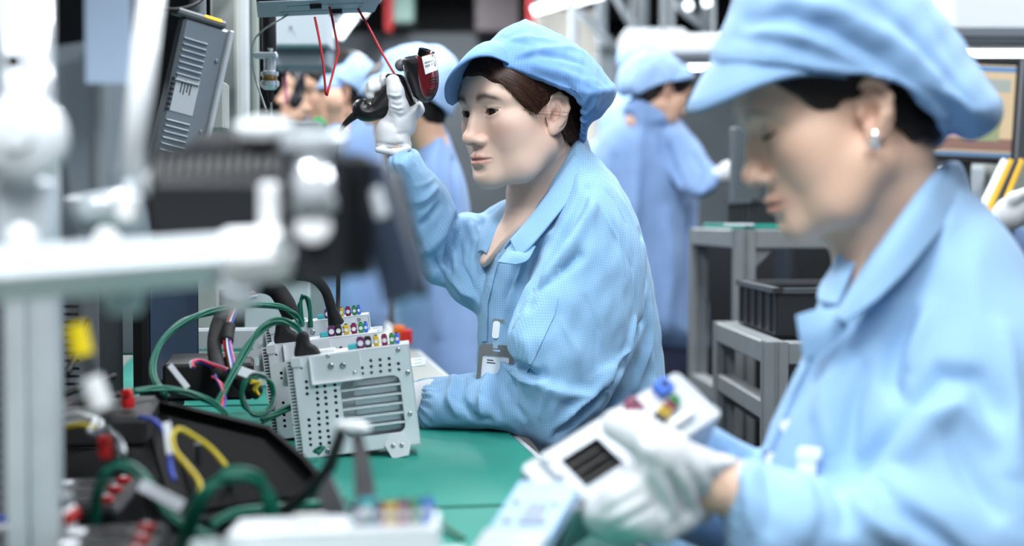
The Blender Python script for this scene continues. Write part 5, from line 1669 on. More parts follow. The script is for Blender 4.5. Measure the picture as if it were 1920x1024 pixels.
# ---------------------------------------------------------------- blurred foreground clip with its two leads
fc = thing('white_clip', P(660, 800, 1.22), 'blurred white plastic cable clip in front of the nearest metal unit', 'clip')
puffobj('clip_body', [(622, 798), (640, 788), (680, 790), (698, 802), (690, 814), (660, 816), (636, 808)], 1.22, .010, .010, WHITE_P, fc, .003)
MB().tube([P(642, 806, 1.22), P(630, 840, 1.22), P(612, 885, 1.23), P(570, 930, 1.26), P(520, 965, 1.28), P(470, 985, 1.28)], [.005, .0055, .006, .006, .006, .006], 10).build('lead', RUBBER, fc, smooth=True)
def ribbon(name, pts, w, m, parent, th=.0015, up=(0, -1, 0)):
    Q = [P(*p) for p in pts]; n = 24; V = []; F = []
    for i in range(n + 1):
        c = spline(Q, i / n); d = (spline(Q, min(i / n + .02, 1)) - spline(Q, max(i / n - .02, 0))).normalized()
        s = d.cross(Vector(up)).normalized(); ww = w if not isinstance(w, tuple) else w[0] + (w[1] - w[0]) * i / n
        u = s.cross(d).normalized() * th / 2
        V += [c - s * ww / 2 + u, c + s * ww / 2 + u, c + s * ww / 2 - u, c - s * ww / 2 - u]
    for i in range(n):
        a = 4 * i
        for k in range(4): F.append((a + k, a + (k + 1) % 4, a + 4 + (k + 1) % 4, a + 4 + k))
    F += [(3, 2, 1, 0), (4 * n, 4 * n + 1, 4 * n + 2, 4 * n + 3)]
    return obj(name, V, F, m, parent, smooth=False)
ribbon('lead_ribbon', [(668, 812, 1.22), (676, 850, 1.21), (682, 900, 1.19), (686, 950, 1.16)], (.008, .020), mat('grey_tape', (66, 66, 70), .6), fc)
rb = ribbon('flat_lead', [(606, 905, 1.23), (622, 940, 1.18), (640, 975, 1.13), (655, 1000, 1.09)], .024, mat('silver_tape', (120, 122, 130), .35, .4), None)
props(rb, 'grey flat lead running down to the unit at the bottom edge', 'cable')
bk = MB().box(P(510, 1004, 1.07), (.052, .03, .010), None, .003).build('cable_plug', BLACKP); props(bk, 'black flat plug on top of the unit at the bottom edge', 'plug')

# ================================================================ workers farther down the line (out of focus)
COATB = mat('far_coat_cloth', (118, 147, 190), .8, var=.06, vscale=12, sheen=.1)
COATP = mat('pale_coat_cloth', (142, 176, 214), .8, var=.05, vscale=12, sheen=.1)
CAPB = mat('far_cap_cloth', (150, 180, 220), .8, var=.06, vscale=25)
JEANS = mat('dark_trousers', (26, 34, 58), .85, var=.1, vscale=20)
def far_person(label, loc, head, cap, coat, gloves=(), vis=None, skin=(206, 164, 140), strokes=(), neck=None, coatm=COATB, legs=None, group='workers farther down the line', h=.007, cores=()):
    t = thing('person', (loc[0], loc[1], 0), label, 'person', group)
    if head:
        (px, py, d, yaw, pitch) = head
        fr = Frame3(P(px, py, d), rotm(yaw, pitch, 0))
        nk = neck or [fr.w((0, .02, -.06)), fr.w((0, .035, -.13))]
        nk = [np.array(p) for p in nk]
        V, F, c = head_mesh(fr, .004, nk, [.047, .040], False, 0, 0, None, skin)
        body = obj('body', V, F, SKIN, t, col=c)
        if cores:
            V, Fc = core_body(t, cores, .012)
            o = obj('limbs', V, Fc, SKIN, t, col=np.array(lin(skin))[None, :].repeat(len(V), 0)); join_into(o, body)
        V, F = hair_mesh(fr, .005, [(y, z if y < .02 else z - .022) for y, z in HL], .004)
        obj('hair', V, F, HAIRM, t)
        if not cap:
            R_ = fr.R; cs = [fr.w((x, y, z)) for x in (-.11, .11) for y in (-.14, .17) for z in (-.09, .17)]
            F = Field(np.min(cs, 0), np.max(cs, 0), .006)
            F.ell(fr.w((0, .018, .060)), (.090, .118, .086), 0, 0, R_)
            F.put(lambda X, Y, Z: (.030 - .6 * ((X - fr.o[0]) * R_[0, 1] + (Y - fr.o[1]) * R_[1, 1] + (Z - fr.o[2]) * R_[2, 1]) - ((X - fr.o[0]) * R_[0, 2] + (Y - fr.o[1]) * R_[1, 2] + (Z - fr.o[2]) * R_[2, 2])) * .85, .004, 0, None, 'and')
            V, F, _ = F.mesh(); obj('cap', V, F, CAPB, t)
        if cap:
            pl, dep, T, R = cap
            rim = lambda y: .030 - .5 * y - 5 * np.maximum(y, 0) ** 2
            cr = Puff(pl, dep, T, R)
            V, F, _ = cap_mesh(fr, .005, cr, rim, .010)
            S = Sculpt(V, F); S.noise(.003, 26, 1.5)
            co = obj('cap', S.V, F, CAPB, t)
            if vis: visor(vis[0], vis[1], CAPB, co, .012, 20, 4)
    pf = [Puff(*c) for c in coat]
    F = puff_field(pf, h, .03)
    V, Fc, pid = F.mesh()
    S = Sculpt(V, Fc)
    for st in strokes: S.stroke(*st)
    S.done(); S.noise(.004, 12, 2.2)
    obj('coat', S.V, Fc, coatm, t)
    if legs:
        pf = [Puff(*c) for c in legs]; F = puff_field(pf, .012, .03); V, Fc, _ = F.mesh(); obj('trousers', V, Fc, JEANS, t)
    for g in gloves:
        lo = np.min([list(P(*p)) for ch, rs in g for p in ch], 0) - .05; hi = np.max([list(P(*p)) for ch, rs in g for p in ch], 0) + .05
        F = Field(lo, hi, .004)
        for ch, rs in g: F.chain([np.array(P(*p)) for p in ch], rs, .008)
        V, Fc, _ = F.mesh(); obj('glove', V, Fc, GLOVE, t)
    return t
# standing worker on the right, back turned, reaching to a black tray
q = P(1225, 600, 4.9)
far_person('standing worker in blue coat, back turned, reaching right with a white glove', q, (1236, 172, 4.86, 112, 24),
           ([(1156, 168), (1162, 135), (1186, 104), (1214, 92), (1246, 96), (1276, 114), (1292, 138), (1288, 150), (1285, 200), (1262, 260), (1210, 260), (1186, 200), (1170, 186)], 4.86, .10, .075),
           [([(1170, 205), (1182, 192), (1206, 182), (1236, 200), (1280, 232), (1302, 275), (1312, 330), (1310, 420), (1318, 520), (1326, 600), (1326, 658), (1260, 664), (1160, 660), (1108, 640), (1106, 480), (1104, 330), (1116, 270), (1140, 230)], 4.95, .17, .13),
            ([(1238, 248), (1280, 240), (1312, 272), (1332, 302), (1348, 318), (1352, 338), (1340, 360), (1305, 372), (1272, 356), (1250, 310)], [(1270, 280, 4.80), (1345, 335, 4.62)], .07, .055),
            ([(1168, 204), (1184, 184), (1206, 180), (1232, 194), (1254, 216), (1246, 236), (1196, 232)], 4.87, .085, .025)],
           gloves=[[([(1346, 330, 4.62), (1366, 322, 4.60), (1384, 324, 4.60)], [.026, .034, .024]), ([(1380, 318, 4.60), (1392, 322, 4.60)], [.014, .010]), ([(1376, 330, 4.60), (1390, 334, 4.60)], [.014, .010])]],
           vis=([(1262, 146, 4.78), (1278, 128, 4.74), (1286, 122, 4.80), (1284, 124, 4.9)], [(1264, 152, 4.77), (1290, 146, 4.72), (1302, 142, 4.76), (1296, 140, 4.88)]),
           strokes=(([(1240, 260), (1258, 310), (1272, 355)], 10, -.03), ([(1300, 290), (1318, 320), (1312, 362)], 8, -.02), ([(1200, 240), (1190, 400), (1180, 560)], 12, .02), ([(1150, 300), (1150, 420), (1160, 600)], 14, -.02), ([(1250, 400), (1260, 520), (1250, 640)], 14, .02), ([(1290, 400), (1292, 520), (1300, 640)], 10, -.02)),
           legs=[([(1160, 640), (1320, 640), (1310, 760), (1300, 980), (1180, 980), (1160, 800)], 4.95, .10, .09)], cores=[([P(1215, 230, 4.92), P(1275, 280, 4.80), P(1325, 335, 4.68), P(1362, 325, 4.61)], [.03, .02, .02, .026])])
# pale-coated worker hidden behind that one
q = P(1165, 600, 5.6)
far_person('worker in a very pale blue coat mostly hidden behind the standing worker', q, (1206, 150, 5.62, 120, 20), None,
           [([(1120, 260), (1124, 214), (1144, 184), (1172, 172), (1206, 178), (1240, 200), (1252, 300), (1250, 520), (1130, 900), (1100, 900), (1100, 330)], 5.6, .15, .12)], coatm=COATP)
# three workers behind the raised arm on the left
q = P(810, 600, 3.55)
far_person('worker in blue coat directly behind the raised scanner, head mostly covered', q, (768, 190, 3.52, -92, 12),
           ([(686, 168), (700, 132), (718, 106), (742, 90), (790, 82), (830, 90), (856, 112), (864, 150), (858, 180), (840, 240), (800, 320), (730, 320), (700, 230)], 3.52, .105, .08),
           [([(770, 285), (800, 252), (832, 236), (856, 290), (874, 350), (882, 430), (890, 540), (902, 640), (912, 780), (770, 780), (748, 660), (738, 560), (752, 420), (760, 340)], 3.58, .15, .11)],
           vis=([(748, 158, 3.44), (722, 140, 3.43), (704, 142, 3.45), (696, 150, 3.52), (704, 150, 3.58)], [(744, 168, 3.43), (712, 166, 3.40), (684, 172, 3.42), (672, 178, 3.50), (684, 172, 3.58)]),
           strokes=(([(850, 300), (856, 420), (862, 520)], 10, -.02), ([(800, 320), (810, 460), (820, 640)], 14, .02)))
q = P(660, 600, 4.1)
far_person('worker with white cap turned left behind the hanging red cords', q, (642, 178, 4.1, -82, 8),
           ([(598, 152), (612, 120), (640, 102), (668, 99), (694, 114), (706, 140), (702, 168), (690, 220), (670, 260), (620, 260), (604, 200)], 4.1, .10, .075),
           [([(600, 262), (624, 222), (660, 206), (700, 224), (716, 290), (724, 420), (720, 620), (600, 620), (590, 420)], 4.15, .15, .11), ([(600, 300), (606, 255), (616, 226), (640, 222), (652, 250), (648, 310), (620, 330)], 3.98, .06, .05)],
           gloves=[], vis=([(645, 158, 4.02), (620, 142, 4.01), (606, 146, 4.08), (612, 150, 4.16)], [(640, 164, 4.01), (606, 164, 3.99), (590, 170, 4.06), (602, 164, 4.16)]),
           cores=[([P(650, 235, 4.10), P(632, 250, 3.98), P(628, 225, 3.96), P(628, 190, 3.93), P(632, 172, 3.93)], [.03, .025, .024, .022, .013]), ([P(624, 200, 3.94), P(618, 176, 3.93)], [.016, .011])])
q = P(590, 600, 4.7)
far_person('worker at far left lifting a black scanner in front of the face', q, (588, 182, 4.7, -80, -6),
           None,
           [([(560, 262), (586, 222), (620, 214), (650, 240), (656, 300), (656, 600), (560, 600), (552, 400)], 4.75, .14, .10),
            ([(572, 232), (590, 200), (616, 190), (632, 210), (622, 250), (596, 262)], 4.55, .06, .05)])
sc2 = thing('barcode_scanner', P(565, 190, 4.45), 'black scanner blurred in the far left worker hand', 'scanner')
puffobj('scanner_head', [(548, 172), (556, 142), (572, 118), (590, 112), (596, 124), (588, 146), (572, 160), (556, 186)], 4.45, .035, .025, BLACKP, sc2, .006)
puffobj('handle', [(540, 196), (548, 170), (562, 166), (570, 184), (556, 206)], 4.45, .025, .02, BLACKP, sc2, .006)
gk = thing('green_knob', P(598, 246, 3.42), 'round green knob among the fixtures at left', 'knob')
MB().lathe(P(600, 236, 3.38) + Vector((0, .02, 0)), (-.2, -1, .2), [(0, .010), (.012, .018), (.026, .017), (.030, .010), (.030, 0)], 20).build('cap', mat('green_plastic', (18, 142, 72), .4), gk, smooth=True, autos=50)
MB().cyl(P(600, 236, 3.38), P(600, 236, 3.38) + Vector((-.05, .05, -.02)), .006).build('stem', STEEL, gk)
# worker beyond the right edge of the picture: sleeve and glove reach in
q = P(2080, 600, 3.3)
far_person('worker beyond the right edge whose checked sleeve and white glove reach in', q, (2090, 190, 3.3, -70, 10), None,
           [([(1990, 330), (2060, 290), (2160, 290), (2220, 400), (2230, 760), (2000, 760), (1985, 500)], 3.3, .14, .10),
            ([(1858, 412), (1872, 402), (1900, 412), (1960, 440), (2030, 420), (2060, 480), (2000, 540), (1930, 505), (1890, 478), (1862, 440)], [(1870, 420, 3.05), (2040, 470, 3.25)], .05, .045)],
           gloves=[[([(1872, 418, 3.05), (1895, 400, 3.03), (1915, 388, 3.02)], [.028, .034, .028]), ([(1905, 380, 3.01), (1930, 362, 3.0), (1950, 362, 3.0)], [.014, .012, .010]), ([(1915, 390, 3.01), (1945, 378, 3.0), (1965, 380, 3.0)], [.014, .012, .010]), ([(1912, 400, 3.02), (1945, 396, 3.01), (1965, 398, 3.0)], [.013, .012, .010]), ([(1885, 392, 3.02), (1900, 372, 3.0), (1920, 362, 2.99)], [.015, .013, .011])]])

# ================================================================ fixtures on the left: blurred apparatus near the lens
CHROME = mat('chrome', (232, 236, 240), .18, .55)
SATIN = mat('satin_metal', (206, 213, 218), .32, .25)
def box_thing(name, px, py, d, size, m, label, cat, rz=BYAW, bev=.004, rx=0, ry=0, group=None):
    M = Matrix.Translation(P(px, py, d)) @ Matrix.Rotation(rz, 4, 'Z') @ Matrix.Rotation(ry, 4, 'Y') @ Matrix.Rotation(rx, 4, 'X')
    o = MB().box((0, 0, 0), size, M, bev).build(name, m)
    return props(o, label, cat, group)
def tprofile(w):
    """cross-section of a T-slot aluminium extrusion"""
    a, s, g = w / 2, w * .10, w * .16
    q = []
    for k in range(4):
        c, n = [(1, 0), (0, 1), (-1, 0), (0, -1)][k], [(0, 1), (-1, 0), (0, -1), (1, 0)][k]
        for u, v in ((a, -a), (a, -s), (a - g, -s), (a - g, s), (a, s)):
            q.append((c[0] * u + n[0] * v, c[1] * u + n[1] * v))
    return q
def post(name, base, h, w, label, m=ALU, cat='post', lean=(0, 0), group='aluminium posts'):
    M = Matrix.Translation(base) @ BM
    if lean != (0, 0): M = M @ Matrix.Rotation(lean[0], 4, 'Y') @ Matrix.Rotation(lean[1], 4, 'X')
    o = MB().prism(tprofile(w), 0, h, M).build(name, m); return props(o, label, cat, group)
def on_bench(px, d): q = P(px, 800, d); return Vector((q.x, q.y, TABZ))
# perforated side panel and its post (foreground left)
pp = thing('perforated_panel', P(5, 800, 1.3), 'grey sheet panel with a column of short black slots at the left edge', 'panel')
def make_pp():
    M = Matrix.Translation(P(4, 790, 1.32)) @ Matrix.Rotation(math.radians(2), 4, 'Z') @ Matrix.Rotation(math.radians(90), 4, 'X')
    holes = [rplate(.020, .0045, .002, 3, -.012, -.13 + i * .0097) for i in range(28)]
    mb = MB(); holed_plate(mb, rplate(.075, .30, .003, 3), holes, -.0015, 0, M); mb.build('sheet', ALUD, pp)
    MB().box((0, 0, -.012), (.07, .29, .002), M).build('backing', INNER, pp)
make_pp()
post('aluminium_post', on_bench(66, 1.20), .40, .040, 'blurred aluminium post in the lower left corner')
post('aluminium_post', on_bench(183, 2.05), .50, .036, 'grey aluminium post behind the power strip', ALUD)
cab = thing('vented_cabinet', on_bench(140, 1.9), 'dark cabinet with horizontal vent slots behind the lower left post', 'cabinet')
def make_cab():
    M = Matrix.Translation(P(134, 690, 1.92)) @ Matrix.Rotation(math.radians(90), 4, 'X')
    holes = [rplate(.022, .004, .0018, 3, 0, -.085 + i * .0105) for i in range(17)]
    mb = MB(); holed_plate(mb, rplate(.075, .22, .003, 3), holes, -.0015, 0, M); mb.build('vent_sheet', GREYM, cab)
    MB().box((0, 0, -.06), (.075, .22, .115), M).build('body', DARKM, cab)
make_cab()
# tall back panels of the bench, holding the fixtures
bpan = thing('bench_back_panel', bp(BEDGE - .74, 2.4, TABZ), 'grey upright back panel along the left side of the bench', 'panel')
for t0, t1, z1 in ((1.35, 2.05, 1.16), (2.08, 2.9, 1.20), (2.93, 3.9, 1.30)):
    MB().box((BEDGE - .735, (t0 + t1) / 2, (TABZ + z1) / 2), (.02, t1 - t0, z1 - TABZ), BM, .003).build('panel_sheet', GREYM, bpan)
# dark monitor edge, beige pillar, white box, beam behind the cables
mon = thing('monitor', on_bench(310, 2.1), 'dark monitor seen edge-on behind the green wires', 'monitor')
M = Matrix.Translation(P(312, 625, 2.12)) @ Matrix.Rotation(math.radians(58), 4, 'Z')
MB().box((0, 0, 0), (.115, .03, .17), M, .006).build('housing', BLACKP, mon); MB().box((0, -.0155, .004), (.095, .002, .14), M).build('screen', mat('screen_dark', (52, 62, 78), .12), mon)
MB().box((0, .01, -.09), (.05, .05, .04), M, .004).build('foot', BLACKP, mon)
box_thing('control_box', 376, 610, 2.5, (.066, .05, .26), BEIGE, 'beige control box left of the arched black harness', 'box')
box_thing('control_box', 516, 612, 2.7, (.13, .10, .22), mat('light_box', (196, 202, 206), .5), 'light grey box behind the black harness', 'box')
box_thing('black_case', 430, 600, 2.55, (.055, .05, .11), BLACKP, 'black case between the beige and the light grey box', 'box')
box_thing('aluminium_beam', 420, 636, 2.32, (.16, .03, .036), ALU, 'bright aluminium beam low behind the cables', 'beam')
box_thing('black_case', 395, 705, 2.0, (.12, .16, .05), mat('case_black', (14, 14, 16), .6), 'flat black case under the coloured wires', 'box')
box_thing('black_case', 190, 790, 1.66, (.12, .20, .035), mat('case_black', (14, 14, 16), .6), 'flat black case behind the power strip', 'box', bev=.006)
box_thing('grey_fixture', 250, 600, 2.3, (.05, .05, .11), GREYM, 'grey fixture block behind the monitor edge', 'fixture')
box_thing('white_tray', 628, 579, 4.85, (.15, .20, .03), WHITEM, 'white flat tray on the bench behind the rear unit', 'tray')
box_thing('black_fixture', 690, 540, 5.6, (.13, .12, .10), DARKM, 'small dark fixture on the far mat', 'fixture')
box_thing('grey_fixture', 630, 530, 5.9, (.22, .12, .11), GREYM, 'grey machine base on the far mat', 'fixture')
# tangle of black leads on the bench at left
for i, (a, b, c) in enumerate((((120, 740, 1.72), (170, 720, 1.74), (215, 705, 1.78)), ((118, 770, 1.66), (170, 748, 1.68), (225, 740, 1.70)), ((125, 700, 1.80), (150, 650, 1.88), (165, 600, 1.92)))):
    o = MB().tube([P(*a), P(*b), P(*c)], .004, 8).build('black_lead', RUBBER, smooth=True)
    props(o, ('black lead running left to right behind the power strip', 'black lead just above the white cables', 'black lead rising in front of the vented cabinet')[i], 'cable', 'black leads')
# hanging yellow-tagged lead, blurred
yl = thing('tagged_lead', P(170, 700, 1.0), 'blurred hanging lead with a yellow sleeve and a white end', 'cable')
MB().tube([P(140, 560, 1.02), P(143, 600, 1.02), P(150, 640, 1.02), P(168, 690, 1.02), P(184, 740, 1.02), P(206, 800, 1.02), P(222, 860, 1.06)], .0028, 8).build('lead', RUBBER, yl, smooth=True)
MB().cyl(P(141, 608, 1.012), P(155, 666, 1.012), .0078, n=14).build('sleeve', mat('yellow_plastic', (226, 200, 22), .4), yl, smooth=True, autos=40)
MB().cyl(P(170, 708, 1.012), P(192, 766, 1.012), .0078, n=14).build('end_sleeve', WHITE_P, yl, smooth=True, autos=40)
# ---------------------------------------------------------------- the blurred camera stand close to the lens
rig = thing('camera_rig', P(300, 500, .92), 'blurred camera rig with a bright metal bar and black head close to the lens', 'camera rig')
def make_rig():
    a, b = P(-60, 520, .86), P(420, 486, .93)
    ex = (b - a).normalized(); M = frame((a + b) / 2, ex, (0, -.35, .94))
    L = (b - a).length
    MB().prism(rplate(.0255, .0255, .003, 4), -L / 2, L / 2, M @ Matrix.Rotation(math.radians(90), 4, 'Y') @ Matrix.Rotation(math.radians(45 - 18), 4, 'Z')).build('bar', SATIN, rig, autos=30)
    M2 = frame(P(478, 482, .925), ex, (0, -.62, .78))
    cl = MB().box((0, 0, .002), (.044, .034, .026), M2, .005).build('clamp', mat('clamp_white', (246, 248, 250), .35), rig)
    MB().cyl(M2 @ Vector((-.012, -.01, -.012)), M2 @ Vector((-.012, -.01, -.030)), .012, n=20).build('clamp_knob', SATIN, cl, smooth=True, autos=40)
    MB().cyl(M2 @ Vector((.012, -.012, .014)), M2 @ Vector((.012, -.012, .022)), .005, n=14).build('clamp_screw', STEEL, cl)
    # black head; ring and discs stand in for bright round reflections on it
    Mh = Matrix.Translation(P(592, 410, .96)) @ Matrix.Rotation(math.radians(8), 4, 'Z')
    hd = MB().box((0, 0, 0), (.040, .060, .086), Mh, .004).build('camera_body', mat('head_black', (26, 30, 36), .5), rig)
    c = P(588, 300, .945)
    MB().lathe(c, (0, -.1, 1), [(-.012, .016), (-.010, .020), (.000, .020), (.002, .017), (.006, .017), (.008, .0215), (.016, .0215), (.018, .018), (.020, .018), (.020, .0)], 28).build('glint_ring', SATIN, hd, smooth=True, autos=35)
    MB().lathe(P(588, 345, .925), (0, -1, .25), [(0, .013), (.004, .013), (.005, .011), (.005, 0)], 24).build('glint_disc', CHROME, hd, smooth=True, autos=35)
    MB().lathe(P(572, 385, .925), (0, -1, .25), [(0, .009), (.004, .009), (.005, .007), (.005, 0)], 20).build('glint_disc', mat('glint_grey', (112, 120, 122), .3, .2), hd, smooth=True, autos=35)
    MB().lathe(P(606, 385, .925), (0, -1, .25), [(0, .009), (.004, .009), (.005, .007), (.005, 0)], 20).build('glint_disc', mat('glint_grey', (112, 120, 122), .3, .2), hd, smooth=True, autos=35)
    MB().lathe(P(588, 425, .926), (0, -1, .15), [(0, .0115), (.003, .0115), (.0045, .009), (.0045, 0)], 28).build('white_button', mat('button_white', (245, 246, 248), .3), hd, smooth=True, autos=35)
    MB().box(P(508, 398, .945), (.014, .02, .040), None, .003).build('glint_block', WHITE_P, rig)  # white block put in for a bright reflection
    # ribbed black motor to the left
    c, e = P(530, 350, 1.0), P(300, 362, 1.0)
    prof = []
    n = 13
    Lm = (e - c).length
    for i in range(n):
        t = Lm * i / n
        prof += [(t, .032), (t + Lm / n * .55, .032), (t + Lm / n * .6, .027), (t + Lm / n * .95, .027)]
    MB().lathe(c, e - c, [(0, 0)] + prof + [(Lm, .030), (Lm, 0)], 28).build('ribbed_motor', mat('motor_black', (17, 19, 23), .5), rig, smooth=True, autos=35)
    MB().box(P(430, 395, .99), (.10, .05, .045), None, .006).build('motor_mount', mat('motor_black', (17, 19, 23), .5), rig)
    MB().box(P(455, 285, 1.03), (.07, .05, .026), None, .008).build('top_cover', mat('motor_black', (17, 19, 23), .5), rig)
    MB().lathe(P(494, 258, .99), (0, -.3, 1), [(0, .014), (.004, .020), (.010, .020), (.013, .012), (.013, 0)], 24).build('top_knob', mat('knob_light', (206, 210, 212), .35), rig, smooth=True, autos=40)
    # tilted dark shade plate on the right
    Mp = frame(P(725, 435, .98), P(760, 560, .97) - P(690, 310, .99), (-.55, -.8, .1))
    MB().prism(rplate(.098, .030, .006, 4), -.004, .004, Mp).build('shade_plate', mat('shade_dark', (50, 60, 76), .35), rig)
    MB().box((-.020, .003, .004), (.022, .010, .003), Mp, .001).build('plate_insert', SATIN, rig)
    Mq = frame(P(766, 440, 1.0), P(790, 545, .99) - P(738, 320, 1.01), (-.55, -.8, .1))
    MB().box((0, 0, 0), (.092, .008, .010), Mq, .002).build('plate_edge', mat('edge_black', (20, 22, 26), .4), rig)
    MB().box(P(668, 405, 1.0), (.024, .05, .085), None, .005).build('rig_block', mat('edge_black', (12, 13, 16), .5), rig)  # plain black block between the head and the tilted plate
    # leads
    MB().tube([P(560, 520, .98), P(540, 530, 1.0), P(500, 525, 1.02), P(450, 540, 1.05)], .004, 8).build('lead', RUBBER, rig, smooth=True)
make_rig()
# bright column and slanted tube close to the lens
col = thing('chrome_column', P(60, 500, .98), 'blurred bright metal column with a large round knob at upper left', 'column')
def make_col():
    for dx, r, m in ((30, .0115, SATIN), (72, .010, CHROME)):
        MB().cyl(P(dx, 470, 1.0), P(dx - 4, -80, 1.03), r, n=24).build('column_tube', m, col, smooth=True)
    MB().box(P(60, 180, 1.06), (.030, .02, .30), None, .004).build('column_back', ALU, col)
    MB().lathe(P(54, 262, .985), (0, -1, .1), [(0, .024), (.006, .030), (.016, .030), (.022, .024), (.024, .012), (.028, .011), (.029, 0)], 32).build('round_knob', mat('knob_satin', (216, 221, 224), .28, .1), col, smooth=True, autos=40)
    MB().cyl(P(25, 115, .985), P(25, 115, .975), .0062, n=16).build('set_screw', BLACKP, col)
    MB().box(P(48, 400, 1.0), (.036, .03, .05), None, .004).build('clamp_block', SATIN, col)
    MB().lathe(P(44, 448, .95), (0, -1, .2), [(0, .009), (.006, .009), (.008, .006), (.008, 0)], 18).build('small_knob', WHITE_P, col, smooth=True, autos=40)
    MB().lathe(P(202, 452, .95), (0, -1, .2), [(0, .008), (.006, .008), (.008, .006), (.008, 0)], 18).build('small_knob', WHITE_P, col, smooth=True, autos=40)
make_col()
sl = thing('slanted_tube', P(262, 330, 1.0), 'bright white slanted tube in the blurred upper left', 'tube')
MB().cyl(P(246, 328, 1.0), P(288, -40, 1.02), .0085, n=24).build('tube', mat('tube_white', (240, 243, 246), .25), sl, smooth=True)
MB().lathe(P(240, 420, .99), P(243, 366, .99) - P(240, 420, .99), [(0, .006), (.003, .009), (.018, .009), (.021, .005)], 20).build('tube_end', WHITE_P, sl, smooth=True, autos=40)
MB().ball(P(297, 344, 1.0), .012, 12).build('ball_joint', mat('knob_light', (206, 210, 212), .35), sl, smooth=True)
MB().cyl(P(246, 328, 1.0), P(242, 370, .99), .004, n=10).build('stem', SATIN, sl)
bpaper = box_thing('paper_sheet', 203, 60, 1.25, (.040, .002, .090), mat('blue_paper', (176, 196, 222), .8), 'pale blue paper card hanging behind the slanted tube', 'paper', rz=0, bev=0)
gp = thing('grey_housing', P(175, 380, 1.2), 'large smooth grey housing behind the slanted tube', 'housing')
M = Matrix.Translation(P(178, 300, 1.34)) @ Matrix.Rotation(math.radians(-8), 4, 'Y')
MB().box((0, 0, 0), (.080, .05, .22), M, .02).build('body', mat('housing_grey', (132, 142, 150), .4, .3), gp)
MB().cyl(P(135, 400, 1.24), P(232, 385, 1.24), .016, n=24).build('roller', SATIN, gp, smooth=True)
MB().box(P(190, 250, 1.31), (.012, .02, .20), None, .003).build('rib', GREYM, gp)
cupo = MB().lathe(P(232, 590, .93), (0, 0, 1), [(0, .010), (.006, .013), (.022, .014), (.024, .012), (.024, 0)], 24).build('pale_cap', mat('pale_teal', (176, 204, 206), .35), smooth=True, autos=40)
props(cupo, 'pale teal plastic cap hanging under the bright bar', 'cap')

o = MB().prism(rplate(.30, 1.02, .01, 4, BEDGE - .505, 1.62), TABZ + .0002, TABZ + .003, BM).build('shade_sheet', mat('shade_sheet', (12, 13, 14), .8, spec=.15)); props(o, 'dark sheet standing in for shade under the cables and the display housing', 'sheet')  # dark sheet added to deepen the shade on the bench's left

# ================================================================ mid and far background
# silver panel computer with ribbed back
pc = thing('panel_computer', P(350, 300, 1.95), 'silver panel computer with ribbed back and orange lamp at upper left', 'computer')
def make_pc():
    top, bot = P(392, 45, 1.95), P(332, 315, 1.95)
    ey = (top - bot).normalized(); ex = Vector((.80, .60, 0)); ex = (ex - ey * ex.dot(ey)).normalized()
    M = Matrix((ex, ey, ex.cross(ey))).transposed().to_4x4(); M.translation = (top + bot) / 2
    H = (top - bot).length
    body = mat('pc_silver', (150, 158, 164), .38, .6, var=.04)
    MB().box((0, 0, -.012), (.072, H, .024), M, .004).build('body', body, pc)
    MB().box((.033, 0, .002), (.008, H, .010), M, .002).build('bright_edge', ALU, pc)
    for i in range(8):
        MB().box((-.014, H * .36 - i * .0082, .0018), (.036, .0032, .0036), M, .001).build('rib', body, pc)
    for i in range(9):
        MB().box((-.014, -H * .20 - i * .0082, .0018), (.036, .0032, .0036), M, .001).build('rib', body, pc)
    for i in range(7): MB().box((-.033, H * .02 - i * .007 + .012, .001), (.005, .0034, .003), M).build('side_slot', INNER, pc)
    lb = MB().box((-.012, -.002, .0006), (.034, .050, .0008), M).build('label', mat('label_grey', (192, 198, 204), .6), pc)
    mb = MB()
    for i, (w) in enumerate((.016, .020, .012, .018)): mb.box((-.020 + i * .0045, .008, .0013), (.0016, w, .0003), M)
    mb.build('print', INK, lb)
    for y in (.055, -.045): MB().lathe(M @ Vector((.022, y, .0)), M.to_3x3() @ Vector((0, 0, 1)), [(0, .003), (.002, .003), (.003, .002), (.003, 0)], 12).build('screw', STEEL, pc)
    MB().box((-.012, H / 2 + .005, -.012), (.075, .010, .030), M, .003).build('top_cap', mat('cap_grey', (120, 124, 126), .45, .3), pc)
    MB().box((.004, H / 2 + .0085, .001), (.026, .004, .006), M, .0015).build('status_lamp', mat('amber_glow', (255, 160, 20), .4, emit=3.0), pc)
make_pc()
MB().box(P(372, 150, 2.02), (.05, .05, .05), None, .004).build('mount', DARKM, pc)
MB().cyl(P(372, 150, 2.03), Vector((P(372, 150, 2.03).x, P(372, 150, 2.03).y, 1.49)), .012, n=12).build('mount_pole', ALUD, pc, smooth=True, autos=40)
o = MB().tube([P(290, 14, 1.9), P(330, 18, 1.92), P(365, 8, 1.95), P(390, -14, 2.0)], .0035, 8).build('black_lead', RUBBER, smooth=True); props(o, 'black lead curving above the panel computer', 'cable', 'black leads')
box_thing('machine_column', 424, 90, 2.5, (.045, .05, .42), BEIGE, 'beige machine column right of the panel computer', 'column', rz=0)
box_thing('machine_cover', 402, 200, 2.2, (.040, .04, .075), BEIGE, 'beige cover plate with small holes at the foot of the column', 'cover', rz=0)
box_thing('cable_duct', 458, 120, 2.6, (.018, .03, .34), WHITEM, 'white vertical duct beside the machine column', 'duct', rz=0, group='white ducts')
box_thing('cable_duct', 478, 130, 2.62, (.012, .03, .36), mat('duct_grey', (150, 160, 152), .5), 'grey-green vertical duct next to the white one', 'duct', rz=0, group='white ducts')
box_thing('dark_machine', 420, 320, 2.7, (.22, .10, .16), DARKM, 'dark machine body behind the ribbed motor', 'machine', rz=0)
